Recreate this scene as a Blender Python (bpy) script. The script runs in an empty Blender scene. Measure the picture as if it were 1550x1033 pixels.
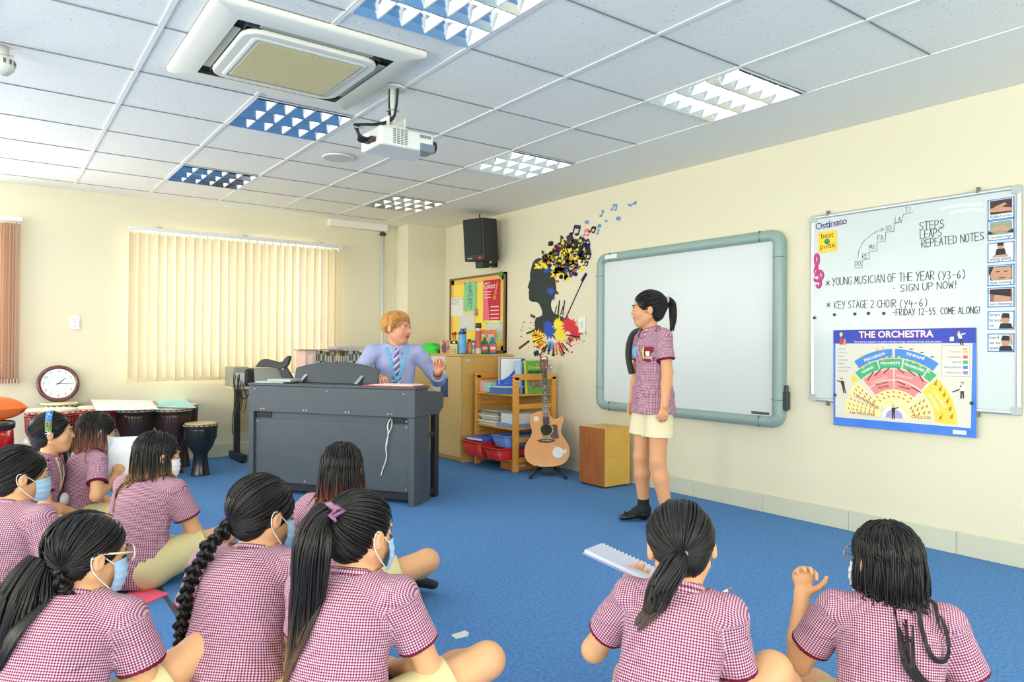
import bpy, bmesh, math, random
import numpy as np
from mathutils import Vector, Matrix, Euler

random.seed(7); np.random.seed(7)
SC = bpy.context.scene
COL = SC.collection
PI = math.pi

# ------------------------------------------------------------------ camera, world, exposure
FPX, YAW, PIT, ROL = 1075.68, .6355, .0074, .0064
CX, CY = 775., 516.5
XW, YB, ZC, CZ = 4.30, 7.466, 2.503, 1.126       # right wall, window wall, ceiling, eye height
XL, YF = -3.2, -3.0

def cam_rot():
    cy, sy = math.cos(YAW), math.sin(YAW)
    f = np.array([sy*math.cos(PIT), cy*math.cos(PIT), math.sin(PIT)])
    r = np.array([cy, -sy, 0.]); u = np.cross(r, f)
    c, s = math.cos(ROL), math.sin(ROL)
    return np.array([c*r+s*u, -s*r+c*u, f])
CM = cam_rot()
cam_d = bpy.data.cameras.new('camera'); cam = bpy.data.objects.new('camera', cam_d); COL.objects.link(cam)
cam_d.sensor_width = 36; cam_d.lens = FPX/1550*36; cam_d.clip_start = .05; cam_d.clip_end = 100
mw = Matrix.Identity(4)
for i in range(3):
    mw[i][0], mw[i][1], mw[i][2] = CM[0][i], CM[1][i], -CM[2][i]
mw[0][3], mw[1][3], mw[2][3] = 0, 0, CZ
cam.matrix_world = mw
SC.camera = cam
SC.view_settings.view_transform = 'Standard'; SC.view_settings.look = 'None'
SC.view_settings.gamma = 1; SC.view_settings.use_curve_mapping = False
SC.view_settings.exposure = 0.04
SC.cycles.use_denoising = True
SC.cycles.max_bounces = 8; SC.cycles.diffuse_bounces = 5; SC.cycles.glossy_bounces = 4
SC.cycles.transmission_bounces = 6; SC.cycles.sample_clamp_indirect = 6
SC.cycles.caustics_reflective = False; SC.cycles.caustics_refractive = False

TUBE_E, SKY_E, DAY_W = 30.0, 5.0, 100.
world = bpy.data.worlds.new('daylight'); SC.world = world; world.use_nodes = True
bg = world.node_tree.nodes['Background']
bg.inputs[0].default_value = (.86, .93, 1, 1); bg.inputs[1].default_value = SKY_E

# daylight fill: area lamps added along the unseen left and rear walls
ADDED_WIN = [('left', -2.3, .1), ('left', 1.0, 3.4), ('left', 4.4, 6.9), ('rear', -2.6, .2), ('rear', .8, 3.6)]
for wl, a, b in ADDED_WIN:
    ld = bpy.data.lights.new('window_daylight', 'AREA'); ld.shape = 'RECTANGLE'; ld.size = b-a; ld.size_y = 1.55
    ld.energy = DAY_W; ld.color = (1., .955, .865)
    lo = bpy.data.objects.new('window_daylight', ld); COL.objects.link(lo)
    if wl == 'left': lo.location = (XL+.02, (a+b)/2, 1.45); lo.rotation_euler = (PI/2, 0, -PI/2)
    else: lo.location = ((a+b)/2, YF+.02, 1.45); lo.rotation_euler = (PI/2, 0, 0)

for a, b in ((1.12, 3.04), (-1.88, .10)):       # sky light standing in the two openings of the window wall
    ld = bpy.data.lights.new('window_daylight', 'AREA'); ld.shape = 'RECTANGLE'; ld.size = b-a; ld.size_y = 1.28; ld.energy = 40 if a > 0 else 70; ld.color = (1., .97, .92)
    lo = bpy.data.objects.new('window_daylight', ld); COL.objects.link(lo); lo.location = ((a+b)/2, YB+.22, 1.50); lo.rotation_euler = (-PI/2, 0, 0)

def ray(x, y):
    return CM.T @ np.array([(x-CX)/FPX, -(y-CY)/FPX, 1.])
def on(axis, v, x, y):
    d = ray(x, y); o = np.array([0, 0, CZ]); i = 'xyz'.index(axis)
    return o + (v-o[i])/d[i]*d
def dep(t, x, y): return np.array([0, 0, CZ]) + t*ray(x, y)
def fl(x, y, z=0): return on('z', z, x, y)
def rw(x, y, d=0): return on('x', XW-d, x, y)
def bw(x, y, d=0): return on('y', YB-d, x, y)

# ------------------------------------------------------------------ materials
def lin(c):
    return tuple(((v/255)/12.92 if v/255 <= .04045 else ((v/255+.055)/1.055)**2.4) for v in c[:3]) + (1,)
MATS = {}
def mat(name, c, rough=.6, metal=0., emit=0., spec=.5, noise=None, bump=0., bscale=200., trans=0., alpha=1., coat=0., sub=0.):
    """principled material; noise=(scale, colour2, contrast) mottles the colour"""
    if name in MATS: return MATS[name]
    m = bpy.data.materials.new(name); m.use_nodes = True; nt = m.node_tree; b = nt.nodes['Principled BSDF']
    b.inputs['Base Color'].default_value = lin(c); b.inputs['Roughness'].default_value = rough
    b.inputs['Metallic'].default_value = metal; b.inputs['Specular IOR Level'].default_value = spec
    if emit:
        b.inputs['Emission Color'].default_value = lin(c); b.inputs['Emission Strength'].default_value = emit
    if trans: b.inputs['Transmission Weight'].default_value = trans
    if coat: b.inputs['Coat Weight'].default_value = coat
    if sub:
        b.inputs['Subsurface Weight'].default_value = sub; b.inputs['Subsurface Radius'].default_value = (.012, .005, .003)
    tc = nt.nodes.new('ShaderNodeTexCoord')
    if noise:
        n = nt.nodes.new('ShaderNodeTexNoise'); n.inputs['Scale'].default_value = noise[0]; n.inputs['Detail'].default_value = 5
        r = nt.nodes.new('ShaderNodeValToRGB'); w = noise[2] if len(noise) > 2 else .25
        r.color_ramp.elements[0].position = .5-w; r.color_ramp.elements[1].position = .5+w
        r.color_ramp.elements[0].color = lin(c); r.color_ramp.elements[1].color = lin(noise[1])
        mp = nt.nodes.new('ShaderNodeMapping')
        if len(noise) > 3: mp.inputs['Scale'].default_value = noise[3]
        nt.links.new(tc.outputs['Object'], mp.inputs[0]); nt.links.new(mp.outputs[0], n.inputs['Vector'])
        nt.links.new(n.outputs['Fac'], r.inputs[0]); nt.links.new(r.outputs[0], b.inputs['Base Color'])
    if bump:
        n2 = nt.nodes.new('ShaderNodeTexNoise'); n2.inputs['Scale'].default_value = bscale; n2.inputs['Detail'].default_value = 3
        bp = nt.nodes.new('ShaderNodeBump'); bp.inputs['Strength'].default_value = bump; bp.inputs['Distance'].default_value = .004
        nt.links.new(tc.outputs['Object'], n2.inputs['Vector']); nt.links.new(n2.outputs['Fac'], bp.inputs['Height'])
        nt.links.new(bp.outputs[0], b.inputs['Normal'])
    MATS[name] = m
    return m
def flat(c, rough=.6):
    return mat('c_%d_%d_%d_%d' % (c[0], c[1], c[2], int(rough*100)), c, rough)

# ------------------------------------------------------------------ mesh builder
class MB:
    def __init__(s): s.v = []; s.f = []; s.mi = []; s.sm = []; s.cur = 0
    def add(s, vs, fs, smooth=False, M=None):
        o = len(s.v)
        for p in vs:
            p = Vector(p)
            if M is not None: p = M @ p
            s.v.append(tuple(p))
        for f in fs: s.f.append([o+i for i in f]); s.mi.append(s.cur); s.sm.append(smooth)
        return s
    def box(s, a, b, M=None):
        x0, y0, z0 = a; x1, y1, z1 = b
        vs = [(x0,y0,z0),(x1,y0,z0),(x1,y1,z0),(x0,y1,z0),(x0,y0,z1),(x1,y0,z1),(x1,y1,z1),(x0,y1,z1)]
        return s.add(vs, [(0,3,2,1),(4,5,6,7),(0,1,5,4),(1,2,6,5),(2,3,7,6),(3,0,4,7)], False, M)
    def prism(s, poly, z0, z1, M=None, smooth=False):
        """polygon in local x,y (counter-clockwise), extruded z0..z1"""
        n = len(poly)
        vs = [(x, y, z0) for x, y in poly] + [(x, y, z1) for x, y in poly]
        fs = [tuple(reversed(range(n))), tuple(range(n, 2*n))]
        s.add(vs, fs, False, M)
        o = len(s.v)-2*n
        for i in range(n):
            j = (i+1) % n; s.f.append([o+i, o+j, o+n+j, o+n+i]); s.mi.append(s.cur); s.sm.append(smooth)
        return s
    def lathe(s, prof, n=32, M=None, smooth=True, cap=True):
        """profile [(r,z)...] bottom to top around local z"""
        vs = []; fs = []
        for r, z in prof:
            for k in range(n):
                a = 2*PI*k/n; vs.append((r*math.cos(a), r*math.sin(a), z))
        for i in range(len(prof)-1):
            for k in range(n):
                j = (k+1) % n; fs.append((i*n+k, i*n+j, (i+1)*n+j, (i+1)*n+k))
        s.add(vs, fs, smooth, M)
        if cap:
            o = len(s.v)-len(vs); L = (len(prof)-1)*n
            if prof[0][0] > 1e-5: s.f.append([o+k for k in reversed(range(n))]); s.mi.append(s.cur); s.sm.append(False)
            if prof[-1][0] > 1e-5: s.f.append([o+L+k for k in range(n)]); s.mi.append(s.cur); s.sm.append(False)
        return s
    def cyl(s, a, b, r, r2=None, n=16, smooth=True):
        a = Vector(a); b = Vector(b); d = b-a; q = d.to_track_quat('Z', 'Y').to_matrix().to_4x4()
        return s.lathe([(r, 0), (r if r2 is None else r2, d.length)], n, Matrix.Translation(a) @ q, smooth)
    def sph(s, c, r, n=16, m=10, sc=(1,1,1), M=None):
        prof = [(r*math.sin(PI*i/m), -r*math.cos(PI*i/m)) for i in range(m+1)]
        prof[0] = (1e-6, -r); prof[-1] = (1e-6, r)
        T = Matrix.Translation(Vector(c)) @ Matrix.Diagonal((*sc, 1))
        return s.lathe(prof, n, T if M is None else M @ T, True, False)
    def tube(s, pts, r, n=8, closed=False, rs=None):
        pts = [Vector(p) for p in pts]; N = len(pts); vs = []; fs = []
        up = None
        for i, p in enumerate(pts):
            a = pts[i-1] if (i or closed) else p; b = pts[(i+1) % N] if (i < N-1 or closed) else p
            t = (b-a).normalized()
            if up is None:
                up = Vector((0, 0, 1)) if abs(t.z) < .9 else Vector((1, 0, 0))
            sd = t.cross(up)
            if sd.length < 1e-6: sd = t.orthogonal()
            sd.normalize(); up = sd.cross(t).normalized()
            rr = rs[i] if rs else r
            for k in range(n):
                an = 2*PI*k/n; vs.append(p + sd*(rr*math.cos(an)) + up*(rr*math.sin(an)))
        for i in range(N if closed else N-1):
            for k in range(n):
                j = (k+1) % n; ii = (i+1) % N
                fs.append((i*n+k, i*n+j, ii*n+j, ii*n+k))
        if not closed:
            fs.append(tuple(reversed(range(n)))); fs.append(tuple((N-1)*n+k for k in range(n)))
        return s.add(vs, fs, True)
    def quad(s, a, b, c, d): return s.add([a, b, c, d], [(0, 1, 2, 3)])
    def build(s, name, m, parent=None, bevel=0, seg=2, loc=None, rot=None):
        me = bpy.data.meshes.new(name); me.from_pydata(s.v, [], s.f)
        for mm in (m if isinstance(m, (list, tuple)) else [m]): me.materials.append(mm)
        me.polygons.foreach_set('material_index', s.mi); me.polygons.foreach_set('use_smooth', s.sm); me.update()
        o = bpy.data.objects.new(name, me); COL.objects.link(o)
        if parent: o.parent = parent
        if loc is not None: o.location = loc
        if rot is not None: o.rotation_euler = rot
        if bevel:
            b = o.modifiers.new('edge', 'BEVEL'); b.width = bevel; b.segments = seg; b.limit_method = 'ANGLE'; b.angle_limit = .6
        return o

def tag(o, label, cat, group=None):
    o['label'] = label; o['category'] = cat
    if group: o['group'] = group
    return o
def thing(name, label, cat, loc=(0, 0, 0), rz=0, group=None, M=None):
    o = bpy.data.objects.new(name, None); COL.objects.link(o); o.empty_display_size = .05
    if M is not None: o.matrix_world = M
    else: o.location = Vector([float(a) for a in loc]); o.rotation_euler = (0, 0, rz)
    return tag(o, label, cat, group)
def struct(o): o['kind'] = 'structure'; return o
def copy_tree(o, parent=None):
    c = o.copy(); COL.objects.link(c)
    if parent: c.parent = parent
    for ch in list(o.children): copy_tree(ch, c)
    return c
def rrect(x0, y0, x1, y1, r, n=6):
    out = []
    for cx, cy, a0 in ((x1-r, y0+r, -PI/2), (x1-r, y1-r, 0), (x0+r, y1-r, PI/2), (x0+r, y0+r, PI)):
        for k in range(n+1):
            a = a0 + PI/2*k/n; out.append((cx+r*math.cos(a), cy+r*math.sin(a)))
    return out
def basis(o, x, y, z=None):
    x = Vector([float(a) for a in x]).normalized(); y = Vector([float(a) for a in y]); z = x.cross(y).normalized() if z is None else Vector(z); y = z.cross(x).normalized()
    M = Matrix.Identity(4)
    for i in range(3): M[i][0], M[i][1], M[i][2], M[i][3] = x[i], y[i], z[i], o[i]
    return M
def wallM(y, z, d=0.0, tilt=0.0):
    """frame on the right wall: local x = along the wall toward the camera side (picture right), y = up, z = out of the wall"""
    return basis((XW-d, y, z), (0, -1, 0), (0, 0, 1)) @ Matrix.Rotation(tilt, 4, 'Z')
def backM(x, z, d=0.0, tilt=0.0):
    return basis((x, YB-d, z), (1, 0, 0), (0, 0, 1)) @ Matrix.Rotation(tilt, 4, 'Z')
FONT_CACHE = {}
def text(body, size, m, parent=None, M=None, name='lettering', align='CENTER', depth=.0006, width=None, shear=0., bold=0.):
    """letters as a thin mesh in local x,y; (0,0) is the baseline at the alignment point"""
    cu = bpy.data.curves.new('txt', 'FONT'); cu.body = body; cu.size = size; cu.align_x = align; cu.extrude = depth/2
    cu.resolution_u = 3; cu.shear = shear; cu.offset = bold
    ob = bpy.data.objects.new('txt', cu); COL.objects.link(ob)
    dg = bpy.context.evaluated_depsgraph_get()
    me = bpy.data.meshes.new_from_object(ob.evaluated_get(dg))
    bpy.data.objects.remove(ob); bpy.data.curves.remove(cu)
    if width and len(me.vertices):
        co = np.empty(len(me.vertices)*3); me.vertices.foreach_get('co', co); co = co.reshape(-1, 3)
        w = co[:, 0].max()-co[:, 0].min(); co[:, 0] *= width/w; me.vertices.foreach_set('co', co.ravel())
    me.materials.clear(); me.materials.append(m); me.name = name
    o = bpy.data.objects.new(name, me); COL.objects.link(o)
    if parent: o.parent = parent
    if M is not None: o.matrix_local = M
    return o
def T3(x, y, z): return Matrix.Translation((x, y, z))

# ------------------------------------------------------------------ room shell
CREAM = mat('cream_paint', (225, 220, 193), .75, bump=.05, bscale=60)
CEILP = mat('ceiling_plaster', (240, 239, 230), .85)
TILE = mat('ceiling_tile', (244, 243, 234), .9, noise=(420, (176, 180, 178), .1), bump=.25, bscale=400)
nt = TILE.node_tree
for n in nt.nodes:      # sparse fissures in the mineral tile
    if n.type == 'VALTORGB': n.color_ramp.elements[0].position = .66; n.color_ramp.elements[1].position = .72
    if n.type == 'TEX_NOISE' and abs(n.inputs['Scale'].default_value-420) < 1: n.inputs['Scale'].default_value = 75; n.inputs['Detail'].default_value = 2
TBAR = mat('grid_white', (238, 237, 228), .7)
SKIRT = mat('skirting_tile', (205, 208, 186), .35)
CARPET = mat('blue_carpet', (64, 112, 172), .95, spec=.15, noise=(70, (100, 148, 200), .28), bump=.3, bscale=700)
WHITE = mat('white_plastic', (235, 236, 232), .4)
BLACK = mat('black_plastic', (22, 24, 26), .4)

m = MB(); m.box((XL-.1, YF-.1, -.08), (XW+.1, YB+.1, 0)); struct(m.build('floor', CARPET))
m = MB(); m.box((XW, YF-.1, 0), (XW+.12, YB+.12, ZC+.2)); struct(m.build('wall_right', CREAM))
m = MB(); m.box((XL-.12, YF-.1, 0), (XL, YB+.12, ZC+.2)); struct(m.build('wall_left', CREAM))
m = MB(); m.box((XL-.1, YF-.12, 0), (XW+.1, YF, ZC+.2)); struct(m.build('wall_front', CREAM))
# window wall with two openings
W1 = (1.10, 3.06, .84, 2.16); W2 = (-1.9, .12, .84, 2.16); WT = .16
m = MB()
def wbox(x0, x1, z0, z1): m.box((x0, YB, z0), (x1, YB+WT, z1))
wbox(XL, W2[0], 0, ZC+.2); wbox(W2[1], W1[0], 0, ZC+.2); wbox(W1[1], XW+.1, 0, ZC+.2)
for w in (W1, W2): wbox(w[0], w[1], 0, w[2]); wbox(w[0], w[1], w[3], ZC+.2)
struct(m.build('wall_back', CREAM))
ALU = mat('white_window_frame', (225, 228, 228), .4)
GLASS = bpy.data.materials.new('window_glass'); GLASS.use_nodes = True; nt = GLASS.node_tree; nt.nodes.clear()
_o, _t, _g, _x = [nt.nodes.new('ShaderNode'+q) for q in ('OutputMaterial', 'BsdfTransparent', 'BsdfGlossy', 'MixShader')]
_g.inputs['Roughness'].default_value = .02; _x.inputs[0].default_value = .06
nt.links.new(_t.outputs[0], _x.inputs[1]); nt.links.new(_g.outputs[0], _x.inputs[2]); nt.links.new(_x.outputs[0], _o.inputs[0])
for i, w in enumerate((W1, W2)):
    f = MB(); y0, y1 = YB+.09, YB+.13
    for a, b in (((w[0], w[2]), (w[0]+.05, w[3])), ((w[1]-.05, w[2]), (w[1], w[3])), ((w[0], w[2]), (w[1], w[2]+.05)), ((w[0], w[3]-.05), (w[1], w[3])),
                 (((w[0]+w[1])/2-.03, w[2]), ((w[0]+w[1])/2+.03, w[3]))):
        f.box((a[0], y0, a[1]), (b[0], y1, b[1]))
    o = struct(f.build('window_%d' % (i+1), ALU))
    g = MB(); g.box((w[0]+.04, YB+.108, w[2]+.04), (w[1]-.04, YB+.112, w[3]-.04)); g.build('pane', GLASS, o)
# boxed-in corner column
m = MB(); m.box((3.806, 7.147, 0), (XW-.001, YB-.001, ZC-.001)); struct(m.build('wall_corner_column', CREAM))
m = MB(); m.box((2.98, YB-.10, ZC-.075), (3.66, YB-.001, ZC-.002)); struct(m.build('trim_1', mat('white_trim', (236, 232, 222), .6)))
# skirtings
m = MB()
y = 7.14
while y > YF+.02:
    y2 = max(YF+.01, y-.605); m.box((XW-.012, y2+.0015, 0), (XW-.001, y, .125)); y = y2
struct(m.build('baseboard_right', SKIRT, bevel=.003))
m = MB()
x = XL+.02
while x < 3.79:
    x2 = min(3.8, x+.605); m.box((x, YB-.012, 0), (x2-.0015, YB-.001, .125)); x = x2
m.box((3.794, 7.135, 0), (3.805, YB-.014, .125)); m.box((3.806, 7.135, 0), (XW-.014, 7.146, .125))
struct(m.build('baseboard_back', SKIRT, bevel=.003))
# added window frames round the fill lamps on the unseen walls, no openings behind
for n_, (wl, a, b) in enumerate(ADDED_WIN):
    m = MB(); z0, z1 = .67, 2.23
    for u0, u1, v0, v1 in ((a-.06, b+.06, z0-.06, z0), (a-.06, b+.06, z1, z1+.06), (a-.06, a, z0, z1), (b, b+.06, z0, z1), ((a+b)/2-.02, (a+b)/2+.02, z0, z1)):
        if wl == 'left': m.box((XL+.001, u0, v0), (XL+.05, u1, v1))
        else: m.box((u0, YF+.001, v0), (u1, YF+.05, v1))
    struct(m.build('window_%d' % (n_+3), ALU))
# ceiling: tiles inside a T-bar grid, plain plaster margin along the right and window walls
GX, GY, TX, TY = .591, 3.386, .5916, .624
XE, YE = GX+5*TX, GY+6*TY
LAMPS = [(i, j) for i in (-2, 1, 4) for j in (-8, -5, -2, 1, 4)]
m = MB(); m.cur = 0
nx0, ny0 = -6, -10
for i in range(nx0, 5):
    for j in range(ny0, 6):
        if (i, j) in LAMPS: continue
        x0, y0 = GX+i*TX, GY+j*TY
        x1, y1 = x0+TX, y0+TY
        x0 = max(x0, XL); y0 = max(y0, YF)
        if x1 > XL and y1 > YF: m.box((x0, y0, ZC+.005), (x1, y1, ZC+.02))
m.cur = 1
m.box((XE, YF, ZC), (XW+.1, YB+.1, ZC+.02)); m.box((XL, YE, ZC), (XE, YB+.1, ZC+.02))
ceil = struct(m.build('ceiling', [TILE, CEILP]))
m = MB()
for i in range(nx0, 6):
    x = GX+i*TX
    if x > XL: m.box((x-.011, YF, ZC-.001), (x+.011, YE, ZC+.004))
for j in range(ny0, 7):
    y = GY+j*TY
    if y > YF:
        m.cur = 1; m.box((XL, y-.0035, ZC+.001), (XE, y+.0035, ZC+.0052))  # dark cross strips: shade of the tile gaps put into the colour
struct(m.build('ceiling_grid', [TBAR, mat('grid_shadow_gap', (128, 134, 132), .7)]))
m = MB(); m.box((XL-.2, YF-.2, ZC+.2), (XW+.2, YB+.2, ZC+.3)); struct(m.build('ceiling_slab', CEILP))

# ------------------------------------------------------------------ louvred ceiling lights
TUBEM = mat('fluorescent_tube', (250, 253, 255), .5, emit=TUBE_E)
ALUM = mat('mirror_louvre', (226, 231, 233), .16, metal=1.0)
BLADE = mat('white_blade', (236, 240, 240), .35)
def make_lamp(label):
    w, d, h = TX-.03, TY-.03, .085
    t = thing('ceiling_light', label, 'ceiling light', group='square louvred ceiling lights')
    f = MB()
    f.box((-w/2, -d/2, h), (w/2, d/2, h+.004))
    for a, b in (((-w/2-.012, -d/2-.012), (-w/2, d/2+.012)), ((w/2, -d/2-.012), (w/2+.012, d/2+.012)), ((-w/2, -d/2-.012), (w/2, -d/2)), ((-w/2, d/2), (w/2, d/2+.012))):
        f.box((a[0], a[1], 0), (b[0], b[1], h+.004))
    f.build('housing', WHITE, t)
    r = MB(); n = 10                                     # three parabolic troughs
    for k in range(3):
        c = -d/2 + d*(k+.5)/3; hw = d/6-.003
        for q in range(n):
            a0, a1 = -1+2*q/n, -1+2*(q+1)/n
            z0, z1 = h*(1-a0*a0)-.006, h*(1-a1*a1)-.006
            r.add([(-w/2, c+a0*hw, z0), (w/2, c+a0*hw, z0), (w/2, c+a1*hw, z1), (-w/2, c+a1*hw, z1)], [(0, 1, 2, 3)], True)
    r.build('reflector', ALUM, t)
    for k in range(3):
        tb = MB(); c = -d/2 + d*(k+.5)/3
        tb.cyl((-w/2+.012, c, .052), (w/2-.012, c, .052), .013, n=10); tb.build('tube', TUBEM, t)
    b = MB()
    for q in range(1, 5):
        x = -w/2 + w*q/5
        b.prism([(x-.004, .0), (x+.004, .0), (x+.012, .046), (x-.012, .046)], -d/2, d/2, Matrix(((1, 0, 0, 0), (0, 0, 1, 0), (0, 1, 0, 0), (0, 0, 0, 1))))
    for q in range(1, 3):
        y = -d/2 + d*q/3
        b.box((-w/2, y-.004, 0), (w/2, y+.004, .006))
    b.build('louvre', BLADE, t)
    return t
LL = {(1, -2): 'louvred ceiling light at the top edge, just right of the air conditioner',
      (1, 1): 'louvred ceiling light between the air conditioner and the window wall lamp, left of the projector',
      (1, 4): 'small-looking louvred ceiling light nearest the closed blind, far left row',
      (4, -2): 'louvred ceiling light above the right end of the interactive whiteboard',
      (4, 1): 'louvred ceiling light right of the projector, middle of the right-hand row',
      (4, 4): 'farthest louvred ceiling light, near the corner column and wall loudspeaker'}
proto = None
for (i, j) in LAMPS:
    if GX+i*TX < XL or GY+j*TY < YF: continue
    lab = LL.get((i, j), 'louvred ceiling light over the back of the classroom, out of frame')
    if proto is None: t = proto = make_lamp(lab)
    else: t = copy_tree(proto)
    t['label'] = lab
    t.location = (GX+(i+.5)*TX, GY+(j+.5)*TY, ZC-.002)

# ================================================================== wall and ceiling fittings
# vertical blinds: woven beige cloth that lets daylight glow through
def cloth_mat(name, c, tr):
    m = bpy.data.materials.new(name); m.use_nodes = True; nt = m.node_tree; nt.nodes.clear()
    o = nt.nodes.new('ShaderNodeOutputMaterial'); d = nt.nodes.new('ShaderNodeBsdfDiffuse'); t = nt.nodes.new('ShaderNodeBsdfTranslucent'); x = nt.nodes.new('ShaderNodeMixShader')
    d.inputs[0].default_value = lin(c); t.inputs[0].default_value = lin(c); x.inputs[0].default_value = tr
    nt.links.new(d.outputs[0], x.inputs[1]); nt.links.new(t.outputs[0], x.inputs[2]); nt.links.new(x.outputs[0], o.inputs[0]); return m
BLIND = cloth_mat('beige_blind_cloth', (226, 211, 178), .085)
BLIND2 = cloth_mat('rose_blind_cloth', (228, 206, 188), .4)
RAIL = mat('blind_rail', (226, 228, 226), .35, metal=.2)
def slat(mb, x, w, z0, z1, ang, y):
    c, s = math.cos(ang), math.sin(ang); n = 4; vs = []
    for z in (z0, z1):
        for k in range(n+1):
            a = (k/n-.5)*w; b = .004*(1-(2*k/n-1)**2)
            vs.append((x+a*c-b*s, y+a*s+b*c, z))
    mb.add(vs, [(k, k+1, n+2+k, n+1+k) for k in range(n)], True)
bl = thing('vertical_blind', 'closed beige vertical blind covering the window behind the piano', 'blind', (1.04, YB-.07, 0))
m = MB(); m.box((0, -.02, 2.185), (2.09, .025, 2.225)); m.build('headrail', RAIL, bl, bevel=.004)
m = MB()
for k in range(3): m.box((.25+k*.8, .02, 2.19), (.28+k*.8, .069, 2.235))
m.build('bracket', BLACK, bl)
m = MB(); wgt = MB(); hg = MB()
NS = 26
for k in range(NS):
    x = .045+k*(2.09-.09)/(NS-1)
    an = .13 + .04*math.sin(k*2.3)
    if k in (3, 5, 7, 10, 13): an = .30
    if k in (17, 19): an = .33
    if k == 22: an = .29
    slat(m, x, .089, .775, 2.165, an, 0)
    wgt.box((x-.037, -.006, .778), (x+.037, -.001, .808)); hg.box((x-.008, -.006, 2.150), (x+.008, .006, 2.188))
m.build('slats', BLIND, bl); wgt.build('bottom_weights', mat('blind_weight', (225, 210, 172), .6), bl); hg.build('slat_hangers', WHITE, bl)
m = MB(); m.tube([(.01+k*.0832, .0-.008, .782+(-.012 if k % 2 else 0)) for k in range(26)], .0015, 5); m.build('bead_chain', WHITE, bl)
b2 = thing('vertical_blind', 'rose-brown vertical blind drawn open and bunched at the left edge window', 'blind', (-1.95, YB-.07, 0))
m = MB(); m.box((0, -.02, 2.165), (2.18, .025, 2.20)); m.build('headrail', RAIL, b2, bevel=.004)
m = MB(); hg = MB(); wgt = MB()
for k in range(10):
    x = 2.15-k*.021
    slat(m, x, .089, .785, 2.15, PI/2-.45+.10*math.sin(k*1.7), 0); hg.box((x-.003, -.006, 2.14), (x+.003, .006, 2.168)); wgt.box((x-.004, -.037, .785), (x+.001, .037, .82))
m.build('slats', BLIND2, b2); hg.build('slat_hangers', WHITE, b2); wgt.build('bottom_weights', mat('rose_weight', (230, 205, 190), .6), b2)

# pipe in the corner of the column
cd = thing('wall_pipe', 'slim white vertical pipe beside the corner column', 'pipe', (3.63, YB-.04, 0))
m = MB(); m.cyl((0, 0, 0.001), (0, 0, 2.39), .016); m.build('pipe', mat('pipe_grey', (205, 210, 208), .4), cd)
m = MB(); m.sph((0, 0, 2.40), .03, sc=(1.3, 1, .8)); m.box((-.015, 0, 2.385), (.015, .039, 2.415)); m.build('end_clamp', mat('brown_clamp', (66, 52, 40), .5), cd)
# socket and switch
p = bw(113, 489); t = thing('wall_socket', 'white wall socket on the cream wall above the clock', 'socket', (p[0], YB, p[2]))
m = MB(); m.box((-.038, -.012, -.062), (.038, -.0005, .062)); m.build('faceplate', WHITE, t, bevel=.004)
m = MB()
for dx, dz in ((-.012, .03), (.012, .03), (0, .012), (0, -.03)): m.box((dx-.004, -.0135, dz-.003), (dx+.004, -.0115, dz+.003))
m.build('socket_holes', BLACK, t)
p = rw(882, 492); t = thing('light_switch', 'white light switch beside the painted splashes of the mural', 'switch', M=wallM(p[1], p[2]))
m = MB(); m.box((-.045, -.07, .0005), (.045, .07, .012)); m.build('faceplate', WHITE, t, bevel=.004)
m = MB(); m.box((-.014, -.028, .0105), (.014, .028, .017)); m.build('rocker', mat('switch_grey', (215, 216, 212), .35), t, bevel=.003)

# wall loudspeaker
DK = mat('speaker_black', (30, 36, 34), .55, bump=.2, bscale=900)
p = on('x', 4.07, 728, 364); sp = thing('loudspeaker', 'black loudspeaker mounted high on the right wall above the noticeboard', 'loudspeaker',
    M=Matrix.Translation(p) @ basis((0, 0, 0), (.277, -.961, 0), (-.961, -.277, 0), (0, 0, -1) if False else None) @ Matrix.Rotation(-.10, 4, 'X') if False else Matrix.Translation(p) @ Matrix.Rotation(math.atan2(-.277, -.961)-PI/2, 4, 'Z') @ Matrix.Rotation(-.09, 4, 'X'))
m = MB(); m.prism([(-.13, -.12), (.13, -.12), (.135, .12), (-.135, .12)], -.215, .215); m.build('cabinet', DK, sp, bevel=.012)
m = MB(); m.box((-.115, .118, -.15), (.115, .128, .20)); m.build('grille', mat('grille_black', (38, 46, 44), .8, bump=.6, bscale=1200), sp, bevel=.006)
m = MB(); m.sph((-.075, .121, -.185), .018, sc=(1, .4, 1)); m.build('red_emblem', mat('emblem_red', (196, 30, 60), .4), sp)
m = MB(); m.box((.03, .1205, -.19), (.09, .1225, -.18)); m.build('badge', mat('badge_grey', (150, 155, 152), .4), sp)
m = MB(); m.cyl((0, 0, .21), (0, 0, .27), .007, n=8); m.build('top_bolt', BLACK, sp)
m = MB(); m.box((-.05, -.06, -.285), (.05, .05, -.215)); m.box((-.03, -.2, -.27), (.03, -.05, -.235)); m.build('bracket_arm', BLACK, sp, bevel=.004)
q = on('x', XW, 751, 388); t = thing('speaker_wall_bracket', 'black wall plate holding the loudspeaker bracket', 'bracket', M=wallM(q[1]+.02, q[2]-.02))
m = MB(); m.box((-.05, -.10, .0005), (.05, .13, .012)); m.build('plate', BLACK, t, bevel=.003)
m = MB(); m.box((-.03, .0, .012), (.03, .07, .10)); m.build('socket', BLACK, t, bevel=.004)
for yy in (-.08, .11):
    m = MB(); m.cyl((0, yy, .012), (0, yy, .017), .009, n=8); m.build('bolt', mat('bolt_steel', (150, 150, 150), .3, metal=1), t)

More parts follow.
